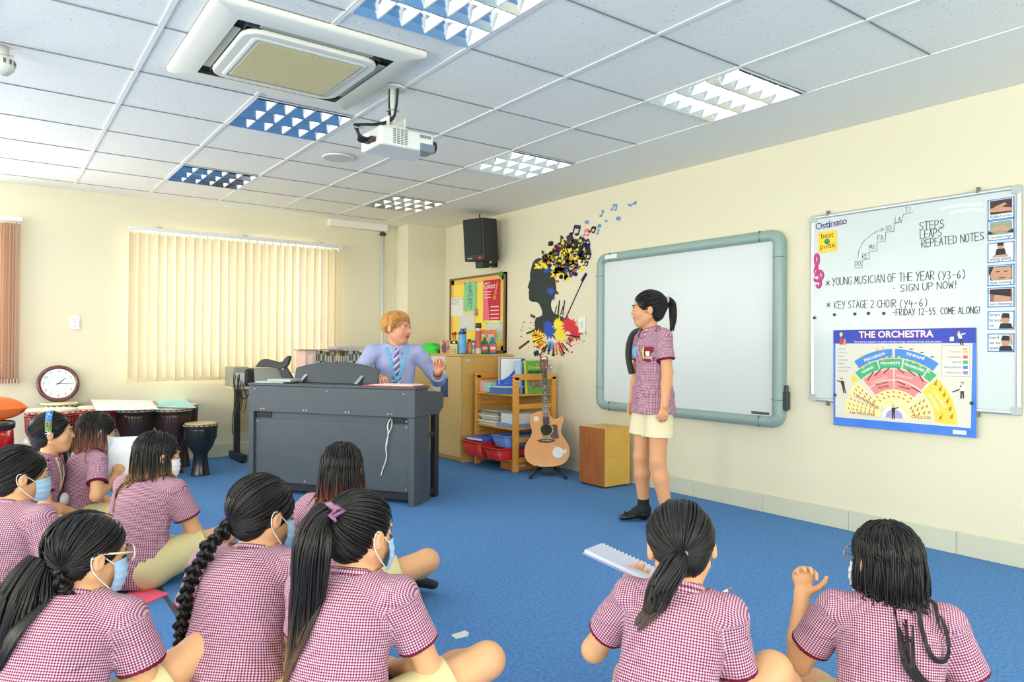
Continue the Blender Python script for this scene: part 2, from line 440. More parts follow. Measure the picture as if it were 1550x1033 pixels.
def wrect(x0, y0, x1, y1):
    """right-wall rectangle behind a pixel box: centre y, centre z, width, height"""
    a = rw(x0, (y0+y1)/2); b = rw(x1, (y0+y1)/2); c = (x0+x1)/2
    zt, zb = rw(c, y0)[2], rw(c, y1)[2]
    return (a[1]+b[1])/2, (zt+zb)/2, a[1]-b[1], zt-zb
# noticeboard with its sheets
NY, NZ, NW, NH = 6.462, 1.475, 1.085, .835
nb = thing('noticeboard', 'yellow noticeboard with scalloped orange border on the right wall', 'noticeboard', M=wallM(NY, NZ))
m = MB(); m.box((-NW/2, -NH/2, .001), (NW/2, NH/2, .018)); m.build('backing', mat('yellow_felt', (246, 222, 92), .9, bump=.2), nb)
m = MB(); e = .022
for a, b in (((-NW/2, -NH/2), (NW/2, -NH/2+e)), ((-NW/2, NH/2-e), (NW/2, NH/2)), ((-NW/2, -NH/2), (-NW/2+e, NH/2)), ((NW/2-e, -NH/2), (NW/2, NH/2))):
    m.box((a[0], a[1], .001), (b[0], b[1], .032))
m.build('frame', mat('brown_wood_frame', (120, 100, 62), .5), nb)
m = MB()
def scallop(x0, y0, x1, y1, nx, ny, n):
    pts = []
    for k in range(n*4+1):
        f = k/(n*4); w = .052+.009*math.sin(f*n*2*PI)
        pts.append((x0+(x1-x0)*f, y0+(y1-y0)*f, w))
    for a, b in zip(pts[:-1], pts[1:]):
        m.add([(a[0], a[1], .0195), (b[0], b[1], .0195), (b[0]+nx*b[2], b[1]+ny*b[2], .0195), (a[0]+nx*a[2], a[1]+ny*a[2], .0195)], [(0, 1, 2, 3)])
hw, hh = NW/2-e, NH/2-e
scallop(-hw, -hh, hw, -hh, 0, 1, 12); scallop(hw, -hh, hw, hh, -1, 0, 9); scallop(hw, hh, -hw, hh, 0, -1, 12); scallop(-hw, hh, -hw, -hh, 1, 0, 9)
m.build('border_trim', mat('orange_border', (238, 190, 108), .8), nb)
def sheet(name, label, cat, box, c, d=.022, tilt=0., group=None):
    y, z, w, h = wrect(*box)
    t = thing(name, label, cat, M=wallM(y, z, d, tilt), group=group)
    m = MB(); m.box((-w/2, -h/2, 0), (w/2, h/2, .0008)); m.build('paper', flat(c, .7), t)
    return t, w, h
PIN = mat('pin_dark', (40, 50, 60), .4)
def pins(t, pts, mt=PIN):
    for x, y in pts:
        m = MB(); m.sph((x, y, .004), .006, 8, 6); m.build('pin', mt, t)
LG = flat((150, 158, 165)); 
def lines(t, w, h, n, x0=.1, x1=.9, y0=.85, dy=.07, c=LG, th=.004, name='printed_lines'):
    m = MB(); r = random.Random(n)
    for k in range(n):
        y = h/2-h*(1-y0)-k*dy*h; a = -w/2+w*x0; b = -w/2+w*(x1-.25*r.random())
        m.add([(a, y-th/2, .0012), (b, y-th/2, .0012), (b, y+th/2, .0012), (a, y+th/2, .0012)], [(0, 1, 2, 3)])
    m.build(name, c, t)
t, w, h = sheet('pinned_sheet', 'white typed sheet at the upper left of the yellow noticeboard', 'paper', (684, 451, 704, 479), (226, 230, 226)); lines(t, w, h, 5, y0=.92); pins(t, [(-w/2+.02, h/2-.02), (w/2-.02, h/2-.02)])
t, w, h = sheet('pinned_sheet', 'blank grey-white sheet pinned below the green drawing on the noticeboard', 'paper', (697, 474, 721, 501), (214, 220, 214), .0215, .03); pins(t, [(w/2-.02, h/2-.02)])
t, w, h = sheet('pinned_drawing', 'pale green drawing of dancing figures on the noticeboard', 'drawing', (705, 427, 724, 471), (140, 205, 150), .0235, -.02)
m = MB()
for k, (x, y) in enumerate(((-.02, .05), (.03, .0), (-.03, -.05), (.02, -.09), (0, .1))):
    m.tube([(x, y-.05, .001), (x+.015, y, .001), (x-.01, y+.045, .001)], .004, 5)
    m.tube([(x-.03, y+.02, .001), (x, y+.01, .001), (x+.03, y+.03, .001)], .003, 5); m.sph((x-.01, y+.055, .001), .011, 8, 6, (1, 1, .1))
m.build('ink_figures', flat((70, 130, 170)), t); pins(t, [(-w/2+.015, h/2-.015), (w/2-.015, h/2-.015)])
t, w, h = sheet('concert_poster', 'tall red Concert poster at the right of the noticeboard', 'poster', (734, 424, 760, 485), (196, 40, 70), .0225, -.01)
m = MB(); m.add([(-w/2, -h/2, .001), (-w*.1, -h/2, .001), (-w*.28, h*.3, .001), (-w/2, h*.45, .001)], [(0, 1, 2, 3)]); m.build('pale_sweep', flat((226, 110, 130)), t)
text('Concert', .085, flat((250, 240, 240)), t, T3(-w*.44, h*.29, .0016), 'title', 'LEFT', width=w*.62, shear=.2)
m = MB()
for k in range(6): m.box((-w*.05-(.02 if k == 4 else 0), -h*.18-k*.04, .001), (w*.42, -h*.18-k*.04+.010, .0016))
for k in range(3): m.box((-w*.42, h*.2-k*.03, .001), (-w*.05, h*.2-k*.03+.008, .0016))
m.box((-w*.42, h*.42, .001), (-w*.1, h*.44, .0016)); m.build('white_print', flat((245, 225, 225)), t)
m = MB(); m.tube([(w*.22, h*.08, .003), (w*.28, h*.25, .003), (w*.36, h*.44, .003)], .010, 6); m.tube([(w*.15, h*.1, .003), (w*.3, h*.16, .003), (w*.2, h*.22, .003)], .012, 6); m.sph((w*.18, h*.07, .003), .03, 10, 6, (1, 1, .1)); m.build('saxophone_picture', flat((220, 150, 60)), t)
pins(t, [(-w/2+.015, -h/2-.012), (w/2-.01, -h/2-.0), (w/2-.015, h/2-.015)])
t, w, h = sheet('pinned_map', 'pale blue-green map sheet at the lower right of the noticeboard', 'paper', (738, 487, 763, 514), (206, 222, 205), .0215)
m = MB(); m.prism([(-.06, -.08), (.03, -.11), (.09, -.06), (.05, .02), (-.03, .0)], .001, .0014); m.build('land_patch', flat((160, 205, 150)), t)
pins(t, [(w/2-.02, h/2-.02), (-w/2+.02, h/2-.015)])
p = rw(724, 473); t = thing('pink_shell_ornament', 'small pink rounded ornament pinned between the sheets on the noticeboard', 'ornament', M=wallM(p[1], p[2], .02))
m = MB(); m.sph((0, 0, .006), .038, 14, 8, (.8, 1.15, .3)); m.build('body', mat('shell_pink', (205, 150, 140), .5, noise=(60, (150, 90, 80))), t)
p = rw(762, 416); t = thing('green_sticker', 'round green sticker on the top right corner of the noticeboard', 'sticker', M=wallM(p[1], p[2], .033))
m = MB(); m.cyl((0, 0, 0), (0, 0, .003), .032, n=18); m.build('disc', flat((70, 165, 60)), t)

# ------------------------------------------------------------------ mural painted on the wall
MU = thing('wall_mural', 'painted head silhouette with music-note hair and colour splashes on the right wall', 'mural', M=wallM(5.2, 1.6))
MUi = MU.matrix_world.inverted()
def cr(x, y):
    """point of the mural plane in the mural's own frame"""
    p = rw(780+x*.2516, 290+y*.2516); q = MUi @ Vector(p); return q.x, q.y
PAINT = {k: flat(c, .7) for k, c in dict(sil=(38, 52, 50), navy=(30, 40, 90), blk=(28, 28, 30), brn=(92, 50, 32), yel=(246, 226, 60), red=(214, 48, 56), blue=(40, 84, 180), lblue=(96, 156, 214), pink=(240, 120, 130), mar=(100, 36, 40), pale=(120, 165, 220)).items()}
def poly_part(name, polys, mt, z0, z1, parent):
    m = MB()
    for p in polys: m.prism(p, z0, z1)
    o = m.build(name, mt, parent); bm = bmesh.new(); bm.from_mesh(o.data); bmesh.ops.triangulate(bm, faces=[f for f in bm.faces if len(f.verts) > 4]); bm.normal_update(); bm.to_mesh(o.data); bm.free(); return o
SIL = [(120,410),(105,430),(98,455),(92,480),(88,505),(90,525),(85,545),(77,570),(74,578),(80,585),(85,590),(83,600),(78,607),(84,613),(80,620),(83,628),(82,640),(86,655),(100,664),(125,665),(142,675),(155,700),(163,725),(162,745),(150,752),(125,760),(116,785),(118,820),(135,835),(180,835),(230,830),(280,800),(290,775),(285,760),(265,745),(235,735),(222,715),(215,690),(216,665),(232,640),(243,615),(247,590),(244,560),(240,520),(235,490),(215,465),(190,430),(165,405),(140,400)]
pts = [cr(*p) for p in SIL][::-1]
poly_part('head_silhouette', [pts], PAINT['sil'], .0005, .0012, MU)
rr = random.Random(11)
def splat(cx, cy, r, n=26, j=.55, sq=1.0):
    out = []
    for k in range(n):
        a = 2*PI*k/n; q = r*(1-j*.35+j*(rr.random() if k % 2 else 0)); out.append(cr(cx+q*math.cos(a), cy-q*math.sin(a)*sq))
    return out
BY = {}
def pl(c, poly): BY.setdefault(c, []).append(poly)
def bar(a, b, w):
    a = Vector(cr(*a)); b = Vector(cr(*b)); d = (b-a).normalized(); n = Vector((-d.y, d.x))*w
    return [tuple(a-n), tuple(b-n), tuple(b+n), tuple(a+n)]
def blob(x, y, r, sx=1.3, rot=.4, n=10):
    c, s = math.cos(rot), math.sin(rot); out = []
    for k in range(n):
        a = 2*PI*k/n; u, v = r*sx*math.cos(a), r*math.sin(a); out.append(cr(x+u*c-v*s, y-(u*s+v*c)))
    return out
def note(c, x, y, s, rot=0., kind=0):
    """kind 0 single, 1 beamed pair, 2 open ring, 3 sharp"""
    k, q = math.cos(rot), math.sin(rot)
    def P(u, v): return (x+(u*k-v*q)*s, y-(u*q+v*k)*s)
    w = .0026*s/14
    if kind == 0:
        pl(c, blob(*P(0, 0), .28*s, 1.3, .4+rot)); pl(c, bar(P(.32, .05), P(.32, 1.7), w)); pl(c, bar(P(.32, 1.7), P(.8, 1.1), w*1.3))
    elif kind == 1:
        pl(c, blob(*P(0, 0), .28*s, 1.3, .4+rot)); pl(c, blob(*P(1.1, .15), .28*s, 1.3, .4+rot)); pl(c, bar(P(.32, 0), P(.32, 1.6), w)); pl(c, bar(P(1.42, .15), P(1.42, 1.75), w)); pl(c, bar(P(.28, 1.55), P(1.46, 1.72), w*3))
    elif kind == 2:
        for h in range(8):
            a0, a1 = 2*PI*h/8, 2*PI*(h+1)/8; pl(c, bar(P(.5*math.cos(a0), .38*math.sin(a0)), P(.5*math.cos(a1), .38*math.sin(a1)), w*1.6))
    else:
        for u in (-.25, .2): pl(c, bar(P(u, -.6), P(u+.1, .7), w))
        for v in (-.22, .25): pl(c, bar(P(-.55, v-.06), P(.6, v+.08), w*1.7))
def inhair(x, y):
    # tilted teardrop of notes behind the head
    u = (x-285)*.82+(430-y)*.57; v = -(x-285)*.57+(430-y)*.82
    return (u/185)**2+(v/105)**2 < 1 and not (x < 235 and y > 470)
YB_ = []
for k in range(64):
    while 1:
        x, y = rr.uniform(120, 470), rr.uniform(255, 610)
        if inhair(x, y): break
    pl('yel0', splat(x, y, rr.uniform(12, 26), 12, .9))
cs = ['navy', 'blk', 'brn', 'navy', 'blk', 'yel', 'brn', 'navy', 'red', 'blue']
for k in range(84):
    while 1:
        x, y = rr.uniform(120, 470), rr.uniform(255, 610)
        if inhair(x, y): break
    note(rr.choice(cs), x, y, rr.uniform(13, 25)*(1.15 if y < 400 else .85), rr.uniform(-.7, .5), rr.choice([0, 1, 1, 2, 3, 0]))
for c, x, y, s, r_, kd in (('navy', 338, 255, 30, -.25, 1), ('brn', 300, 300, 24, -.9, 1), ('blk', 268, 315, 28, 0, 0), ('blk', 450, 243, 19, -.3, 1), ('pink', 413, 264, 20, -.1, 1), ('navy', 385, 370, 34, -.3, 1), ('lblue', 515, 148, 22, -.1, 0), ('pale', 580, 110, 19, -.2, 1), ('lblue', 688, 82, 26, -.9, 0), ('pale', 432, 185, 20, 0, 2), ('lblue', 622, 163, 21, 0, 2), ('pale', 507, 208, 17, 0, 3), ('lblue', 494, 255, 17, 0, 0), ('pale', 548, 178, 12, 0, 2), ('blk', 215, 315, 24, 0, 3), ('brn', 240, 575, 26, -2.5, 0), ('blue', 232, 652, 10, 0, 0)):
    note(c, x, y, s, r_, kd)
for c, x, y, r in (('blue', 215, 600, 22), ('blue', 150, 440, 24), ('blue', 185, 470, 20), ('brn', 158, 465, 14), ('mar', 145, 850, 36), ('yel', 135, 880, 44), ('yel', 160, 920, 30), ('blue', 210, 835, 48), ('blue', 195, 800, 24), ('lblue', 212, 930, 28), ('yel', 262, 800, 36), ('yel', 270, 860, 42), ('red', 330, 810, 44), ('red', 365, 850, 38), ('red', 312, 780, 22), ('pink', 262, 925, 24), ('pink', 275, 950, 20), ('mar', 285, 770, 14)):
    poly_part('paint_splash', [splat(x, y, r, 30, .75)], PAINT[c], .0005, .0012+.00022*len(MU.children), MU)
for k in range(46):
    a = rr.uniform(0, PI) if k > 12 else rr.uniform(-.5, PI+.5); c = rr.choice(['brn', 'red', 'pink', 'navy', 'yel', 'blk', 'red', 'blk'])
    r0, r1 = rr.uniform(70, 110), rr.uniform(110, 165); cx, cy = 235, 850
    x1, y1 = cx+r1*math.cos(a), cy+r1*.95*math.sin(a)
    pl(c, bar((cx+r0*math.cos(a), cy+r0*.95*math.sin(a)), (x1, y1), rr.uniform(.002, .006))); pl(c, blob(x1, y1, rr.uniform(2.5, 5.5)))
for k in range(70):
    a = rr.uniform(-.5, PI+.5); r = rr.uniform(95, 205); pl(rr.choice(['blk', 'mar', 'red', 'navy']), blob(235+r*math.cos(a), 845+r*.75*math.sin(a), rr.uniform(1.2, 3.4), 1, 0, 7))
for a, b, w, c in (((300, 775), (425, 500), .0035, 'navy'), ((402, 540), (430, 494), .014, 'navy'), ((258, 745), (268, 655), .005, 'blk'), ((288, 745), (299, 655), .003, 'blk'), ((275, 742), (290, 690), .003, 'sil'), ((25, 945), (85, 900), .010, 'brn'), ((150, 995), (175, 945), .004, 'blk'), ((240, 735), (250, 690), .002, 'sil'), ((95, 745), (120, 758), .012, 'brn'), ((70, 855), (112, 838), .008, 'blk')): pl(c, bar(a, b, w))
note('navy', 128, 975, 26, .3, 3)
for k, c in enumerate(['yel0', 'pale', 'lblue', 'pink', 'mar', 'yel', 'blue', 'red', 'brn', 'navy', 'blk', 'sil']):
    if c in BY:
        o = poly_part('yellow_hair_paint' if c == 'yel0' else {'pale': 'pale_blue_notes', 'lblue': 'light_blue_notes', 'pink': 'pink_paint', 'mar': 'maroon_paint', 'yel': 'yellow_paint', 'blue': 'blue_paint', 'red': 'red_paint', 'brn': 'brown_notes', 'navy': 'navy_notes', 'blk': 'black_notes', 'sil': 'grey_streaks'}[c], BY[c], PAINT['yel'] if c == 'yel0' else PAINT[c], .0005, .0058+.00025*k, MU)
        if c in ('yel0', 'brn', 'navy', 'blk', 'yel', 'red', 'mar', 'pink', 'blue'): o['kind'] = 'stuff'
        
# ------------------------------------------------------------------ interactive whiteboard
IY0, IY1, IZ0, IZ1 = 4.522, 2.73, .588, 1.925
iw = thing('interactive_whiteboard', 'large blank interactive whiteboard with rounded grey-green frame', 'whiteboard', M=wallM((IY0+IY1)/2, (IZ0+IZ1)/2))
IWW, IWH = IY0-IY1, IZ1-IZ0
FRM = mat('grey_green_frame', (140, 166, 160), .35)
def ring(mb, prof, W, H, R, n=8):
    """sweep prof [(inset, z)] round a rounded rectangle"""
    rows = []
    for ins, z in prof: rows.append([(x, y, z) for x, y in rrect(-W/2+ins, -H/2+ins, W/2-ins, H/2-ins, max(.004, R-ins), n)])
    N = len(rows[0]); vs = [p for r in rows for p in r]; fs = []
    for i in range(len(rows)-1):
        for k in range(N):
            j = (k+1) % N; fs.append((i*N+k, i*N+j, (i+1)*N+j, (i+1)*N+k))
    mb.add(vs, fs, True)
m = MB(); ring(m, [(.004, .001), (0, .012), (.0, .045), (.006, .062), (.022, .074), (.05, .074), (.07, .064), (.075, .05), (.075, .03)], IWW, IWH, .10, 10); m.build('frame', FRM, iw)
m = MB(); m.box((-IWW/2+.07, -IWH/2+.07, .002), (IWW/2-.07, IWH/2-.07, .036)); m.build('writing_surface', mat('board_white', (214, 222, 221), .28, spec=.4), iw)
m = MB()
for sx in (-1, 1):
    for sy in (-1, 1):
        x, y = sx*(IWW/2-.17), sy*(IWH/2); m.box((x-.0015, min(y, y-sy*.075), .03), (x+.0015, max(y, y-sy*.075), .0752))
        x, y = sx*(IWW/2), sy*(IWH/2-.19); m.box((min(x, x-sx*.075), y-.0015, .03), (max(x, x-sx*.075), y+.0015, .0752))
m.build('frame_joints', mat('joint_dark', (92, 116, 112), .5), iw)
m = MB(); m.box((-IWW/2+.12, IWH/2-.052, .0735), (-IWW/2+.26, IWH/2-.018, .0755)); m.build('white_label', flat((228, 236, 232), .4), iw)
m = MB(); m.box((IWW/2-.25, -IWH/2+.082, .036), (IWW/2-.11, -IWH/2+.10, .038)); m.build('dark_badge', flat((70, 84, 84), .4), iw)
m = MB(); m.box((IWW/2, -IWH/2+.13, .01), (IWW/2+.03, -IWH/2+.25, .05)); m.cyl((IWW/2+.015, -IWH/2+.12, .03), (IWW/2+.015, -IWH/2+.29, .03), .012); m.build('pen_holder', mat('pen_holder_dark', (40, 62, 60), .4), iw, bevel=.004)

# ------------------------------------------------------------------ ordinary whiteboard and everything fixed to it
WY0, WY1, WZ0, WZ1 = 2.557, 1.388, .785, 1.980
wb = thing('whiteboard', 'wall whiteboard at the right with black handwriting and stuck-on cards', 'whiteboard', M=wallM((WY0+WY1)/2, (WZ0+WZ1)/2))
WBi = wb.matrix_world.inverted(); WW, WH = WY0-WY1, WZ1-WZ0
m = MB(); m.box((-WW/2+.01, -WH/2+.01, .002), (WW/2-.01, WH/2-.01, .016)); m.build('writing_surface', mat('white_enamel', (206, 217, 215), .22), wb)
m = MB(); ring(m, [(.0, .001), (.0, .018), (.003, .022), (.022, .022), (.025, .015)], WW, WH, .03, 5); m.build('frame', mat('aluminium_frame', (205, 210, 210), .3, metal=.6), wb)
for sx in (-1, 1):
    for sy in (-1, 1): m = MB(); m.prism(rrect(sx*WW/2-(.045 if sx > 0 else 0)-.001, sy*WH/2-(.045 if sy > 0 else 0)-.001, sx*WW/2+(.046 if sx < 0 else .001), sy*WH/2+(.046 if sy < 0 else .001), .012), .001, .0235); m.build('corner_cap', mat('corner_grey', (175, 190, 186), .4), wb, bevel=.003)
for x, y in ((-WW/2+.12, WH/2+.005), (WW/2-.2, WH/2+.005), (-WW/2+.12, -WH/2-.004), (WW/2-.2, -WH/2-.004)):
    m = MB(); m.box((x-.006, y-.018, .001), (x+.006, y+.014, .026)); m.build('clip', mat('clip_grey', (110, 116, 116), .4), wb)
INK = mat('marker_ink', (34, 40, 44), .6)
def wbp(px, py):
    q = WBi @ Vector(rw(px, py, .016)); return q.x, q.y
G = dict(A='02 14 26|.6 2.2', B='', C='')
GL = {  # pen strokes on a 4 x 6 cell
 'A': ['0,0 2,6 4,0', '.8,2.2 3.2,2.2'], 'C': ['4,5.2 2.5,6 .8,5 0,3 .8,.9 2.5,0 4,.8'], 'D': ['0,0 0,6', '-.4,6 2.4,5.6 4,3.4 3,1 -.3,0'], 'E': ['4,6 0,6 0,0 4,0', '0,3.1 3.4,3.1'],
 'F': ['4,6 0,6 0,0', '0,3.2 3.2,3.2'], 'G': ['4,5.2 2.4,6 .6,5 0,3 .8,.6 2.4,0 4,1 4,2.7 2.4,2.7'], 'H': ['0,0 0,6', '4,0 4,6', '0,3 4,3'], 'I': ['2,0 2,6'], 'K': ['0,0 0,6', '4,6 0,2.8 4,0'],
 'L': ['0,6 0,0 4,0'], 'M': ['0,0 .4,6 2,2 3.6,6 4,0'], 'N': ['0,0 0,6 4,0 4,6'], 'O': ['2,6 .4,5 0,3 .5,.8 2,0 3.6,.9 4,3 3.5,5.2 2,6'], 'P': ['0,0 0,6 2.8,5.9 4,4.6 2.8,3 0,2.8'],
 'R': ['0,0 0,6 2.8,5.9 3.9,4.6 2.8,3.2 0,3 4,0'], 'S': ['3.8,5.3 2,6 .4,5 .8,3.5 3.2,2.6 3.8,1.2 2,0 0,.8'], 'T': ['-.2,6 4.2,6', '2,6 2,0'], 'U': ['0,6 0,1.4 1.2,0 3,.2 4,1.6 4,6'],
 'V': ['0,6 2,0 4,6'], 'W': ['0,6 .8,0 2,4 3.2,0 4,6'], 'Y': ['0,6 2,3', '4,6 1,-.6'], '!': ['2,6 2,2', '2,.5 2,0'], '(': ['3,6.6 1.4,4.5 1.2,2 2.6,-.6'], ')': ['1,6.6 2.6,4.4 2.6,2 1.2,-.6'],
 '-': ['.6,3 3.4,3'], '.': ['1.8,0 2.2,.2'], '1': ['1.4,5 2.2,6 2.2,0'], '2': ['.2,5 1.6,6 3.4,5 3,3.4 0,0 4,.1'], '3': ['.2,5.6 2,6 3.4,4.8 1.8,3.2 3.6,1.8 2.4,0 0,.4'], '4': ['1,6 0,2.4 4,2.6', '2.8,4.4 2.6,-.4'],
 '5': ['3.6,6 .8,6 .4,3.4 2.6,3.6 3.6,1.8 2.4,0 .2,.4'], '6': ['3,6 .8,3.8 .2,1.6 1.6,0 3.4,1 3,2.8 .6,2.4'], '*': ['0,1 4,5', '0,5 4,1', '2,.4 2,5.6']}
def ribbon(mb, pts, w, z=.0175):
    for a, b in zip(pts[:-1], pts[1:]):
        a, b = Vector(a), Vector(b); d = b-a
        if d.length < 1e-6: continue
        d.normalize(); n = Vector((-d.y, d.x))*w; a2, b2 = a-d*w*.8, b+d*w*.8
        mb.add([(*(a2-n), z), (*(b2-n), z), (*(b2+n), z), (*(a2+n), z)], [(0, 1, 2, 3)])
def write(mb, s, x0, y0, x1, y1, hpx, w=.0017, z=.0175):
    a, b = Vector(wbp(x0, y0)), Vector(wbp(x1, y1)); up = Vector(wbp(x0, y0-hpx))-a
    n = sum(.55 if ch in ' I.!' else 1 for ch in s); adv = (b-a)/n; c = a.copy(); rq = random.Random(len(s))
    for ch in s:
        k = .55 if ch in ' I.!' else 1
        for st in GL.get(ch, []):
            ps = []
            for q in st.split():
                u, v = [float(t) for t in q.split(',')]
                if ch in 'I.!': u = 1.1+(u-2)
                ps.append(c+adv*(u/5.2)+up*(v/6)*(1+.0))
            ribbon(mb, ps, w, z)
        c += adv*k
m = MB()
def hw_line():
    global m
    m.build('handwriting', INK, wb); m = MB()
write(m, 'STEPS', 1392, 349, 1431, 344.5, 12); hw_line(); write(m, 'LEAPS', 1393, 361.5, 1427, 357.5, 12); hw_line(); write(m, 'REPEATED NOTES', 1395, 375, 1491, 363, 11.5)
hw_line(); write(m, '*', 1250, 433, 1258, 432.4, 8); write(m, 'YOUNG MUSICIAN OF THE YEAR', 1260, 432.5, 1416, 423, 11.5); write(m, '(Y3-6)', 1419, 423.5, 1464, 421, 11.5)
hw_line(); write(m, '-', 1351, 441, 1357, 440.5, 8); write(m, 'SIGN UP NOW!', 1363, 442, 1450, 436, 10.5)
hw_line(); write(m, '*', 1251, 466, 1259, 465.5, 8); write(m, 'KEY STAGE 2 CHOIR', 1263, 467.5, 1358, 465.2, 11); write(m, '(Y4-6)', 1361, 466, 1407, 463.5, 11)
hw_line(); write(m, '-FRIDAY 12-55. COME ALONG!', 1351, 478, 1485, 474.5, 9.5)
def c8(x, y): return (1220+x*.3873, 280+y*.3873)
ST = [(190,325),(220,325),(220,295),(247,292),(247,262),(278,258),(278,225),(310,220),(312,185),(344,182),(345,150),(372,148),(382,115),(420,108)]
hw_line(); ribbon(m, [wbp(*c8(*p)) for p in ST], .0012)
ribbon(m, [wbp(*c8(*p)) for p in ((203,290),(207,255),(225,222),(255,195),(285,178),(303,173))], .0011)
ribbon(m, [wbp(*c8(*p)) for p in ((292,168),(304,173),(294,182))], .0011)
for s, x, y in (('DO', 192, 318), ('RE', 220, 289), ('MI', 247, 254), ('FA', 280, 218), ('SO', 312, 180), ('LA', 349, 147), ('TI', 388, 107)):
    q = c8(x, y); write(m, s, q[0], q[1], q[0]+9.5, q[1]-.8, 7.5, .0012)
m.build('handwriting', INK, wb)
for pts in (((440, 425), (500, 418), (560, 424)), ((520, 95), (600, 80), (690, 75)), ((560, 110), (640, 96), (700, 100))):
    m = MB(); q = [wbp(*c8(*p)) for p in pts]; m.add([(x, y+dy, .0168) for x, y in q for dy in (-.009, .009)], [(0, 2, 3, 1), (2, 4, 5, 3)]); m.build('wiped_smear', mat('smear', (216, 226, 225), .5), wb)
def wcard(name, label, cat, x0, y0, x1, y1, c, d=.0172, tilt=0., r=0., group=None, mt=None):
    y, z, w, h = wrect(x0, y0, x1, y1); t = thing(name, label, cat, M=wallM(y, z, d, tilt), group=group)
    m = MB()
    if r: m.prism(rrect(-w/2, -h/2, w/2, h/2, r), 0, .0008)
    else: m.box((-w/2, -h/2, 0), (w/2, h/2, .0008))
    m.build('card', mt or flat(c, .5), t); return t, w, h
DKT = flat((48, 56, 50)); 
t, w, h = wcard('beat_pulse_card', 'yellow card reading beat and pulse at the left of the whiteboard', 'card', 1240.5, 350, 1269, 382, (250, 208, 50), r=.012, tilt=.04)
text('beat', .05, DKT, t, T3(0, h*.17, .001), 'beat_word', width=w*.66); text('pulse', .05, DKT, t, T3(0, -h*.32, .001), 'pulse_word', width=w*.78)
t2 = thing('green_magnet', 'round green magnet in the middle of the yellow beat pulse card', 'magnet', M=t.matrix_world @ T3(0, -.0, .0009)); m = MB(); m.sph((0, 0, .004), .017, 16, 8, (1, 1, .5)); m.build('disc', mat('magnet_green', (26, 140, 76), .25), t2)
y, z, w, h = wrect(1237, 333, 1284, 345); t = thing('ostinato_letters', 'cut-out word Ostinato stuck at the top left of the whiteboard', 'lettering', M=wallM(y, z-.005, .0172, .07))
text('Ostinato', .062, flat((205, 205, 224)), t, T3(0, -.016, 0), 'pale_outline', width=w*1.02, bold=.005); text('Ostinato', .062, flat((66, 62, 104)), t, T3(0, -.016, .0008), 'dark_letters', width=w)
p = rw(1238, 410); t = thing('treble_clef_cutout', 'pink treble clef cut-out at the left edge of the whiteboard', 'cut-out', M=wallM(p[1], p[2], .0172))
CQ = [(56, 676), (66, 698), (84, 694), (91, 672), (84, 640), (72, 585), (56, 530), (43, 490), (44, 455), (58, 438), (71, 450), (75, 488), (66, 524), (38, 562), (20, 600), (30, 636), (62, 652), (97, 638), (110, 604), (98, 574), (72, 568), (50, 588), (54, 614)]
CI = t.matrix_world.inverted(); CLEF = [tuple((CI @ Vector(rw(1225+x*.1936, 300+y*.1936, .0172)))[:2]) for x, y in CQ]
def smooth(pts, n=3):
    for _ in range(n):
        o = [pts[0]]
        for a, b in zip(pts[:-1], pts[1:]): o += [tuple(np.array(a)*.75+np.array(b)*.25), tuple(np.array(a)*.25+np.array(b)*.75)]
        o.append(pts[-1]); pts = o
    return pts
m = MB(); m.tube([(x, y, .001) for x, y in smooth(CLEF)], .0085, 6); o = m.build('dark_outline', flat((130, 30, 90)), t); o.scale = (1, 1, .06)
m = MB(); m.tube([(x, y, .025) for x, y in smooth(CLEF)], .0062, 6); o = m.build('pink_card', flat((232, 60, 150)), t); o.scale = (1, 1, .07)
for k, (x, y) in enumerate(((40, 520), (117, 508), (197, 505), (250, 503), (310, 503))):
    q = c8(x, y); p = rw(*q); t = thing('board_magnet', 'leftmost black round magnet, on the frame of the whiteboard' if k == 0 else '%s of four black magnets along the choir line of the whiteboard' % ['', 'first', 'second', 'third', 'last'][k], 'magnet', M=wallM(p[1], p[2], .0165 if k else .022), group='black round magnets on the whiteboard')
    m = MB(); m.lathe([(.0095, 0), (.0095, .004), (.007, .007), (1e-5, .0075)], 16); m.build('disc', mat('magnet_black', (54, 64, 64), .4), t)
SKIN = flat((196, 150, 120)); HAIRC = flat((36, 34, 34)); BLU = flat((60, 130, 205)); WHP = flat((228, 236, 238)); 
CARDS = [('folded arms', 300.4, 333.3, .01), ('crossed legs', 332.5, 364.7, .015), ('sitting quietly', 366.7, 398, .0), ('eyes looking', 400.6, 433.5, -.005), ('ears listening', 435, 466, -.005), ('brain boxes on', 470.5, 500, -.01), ('hand up to speak', 504.7, 533.7, -.005)]
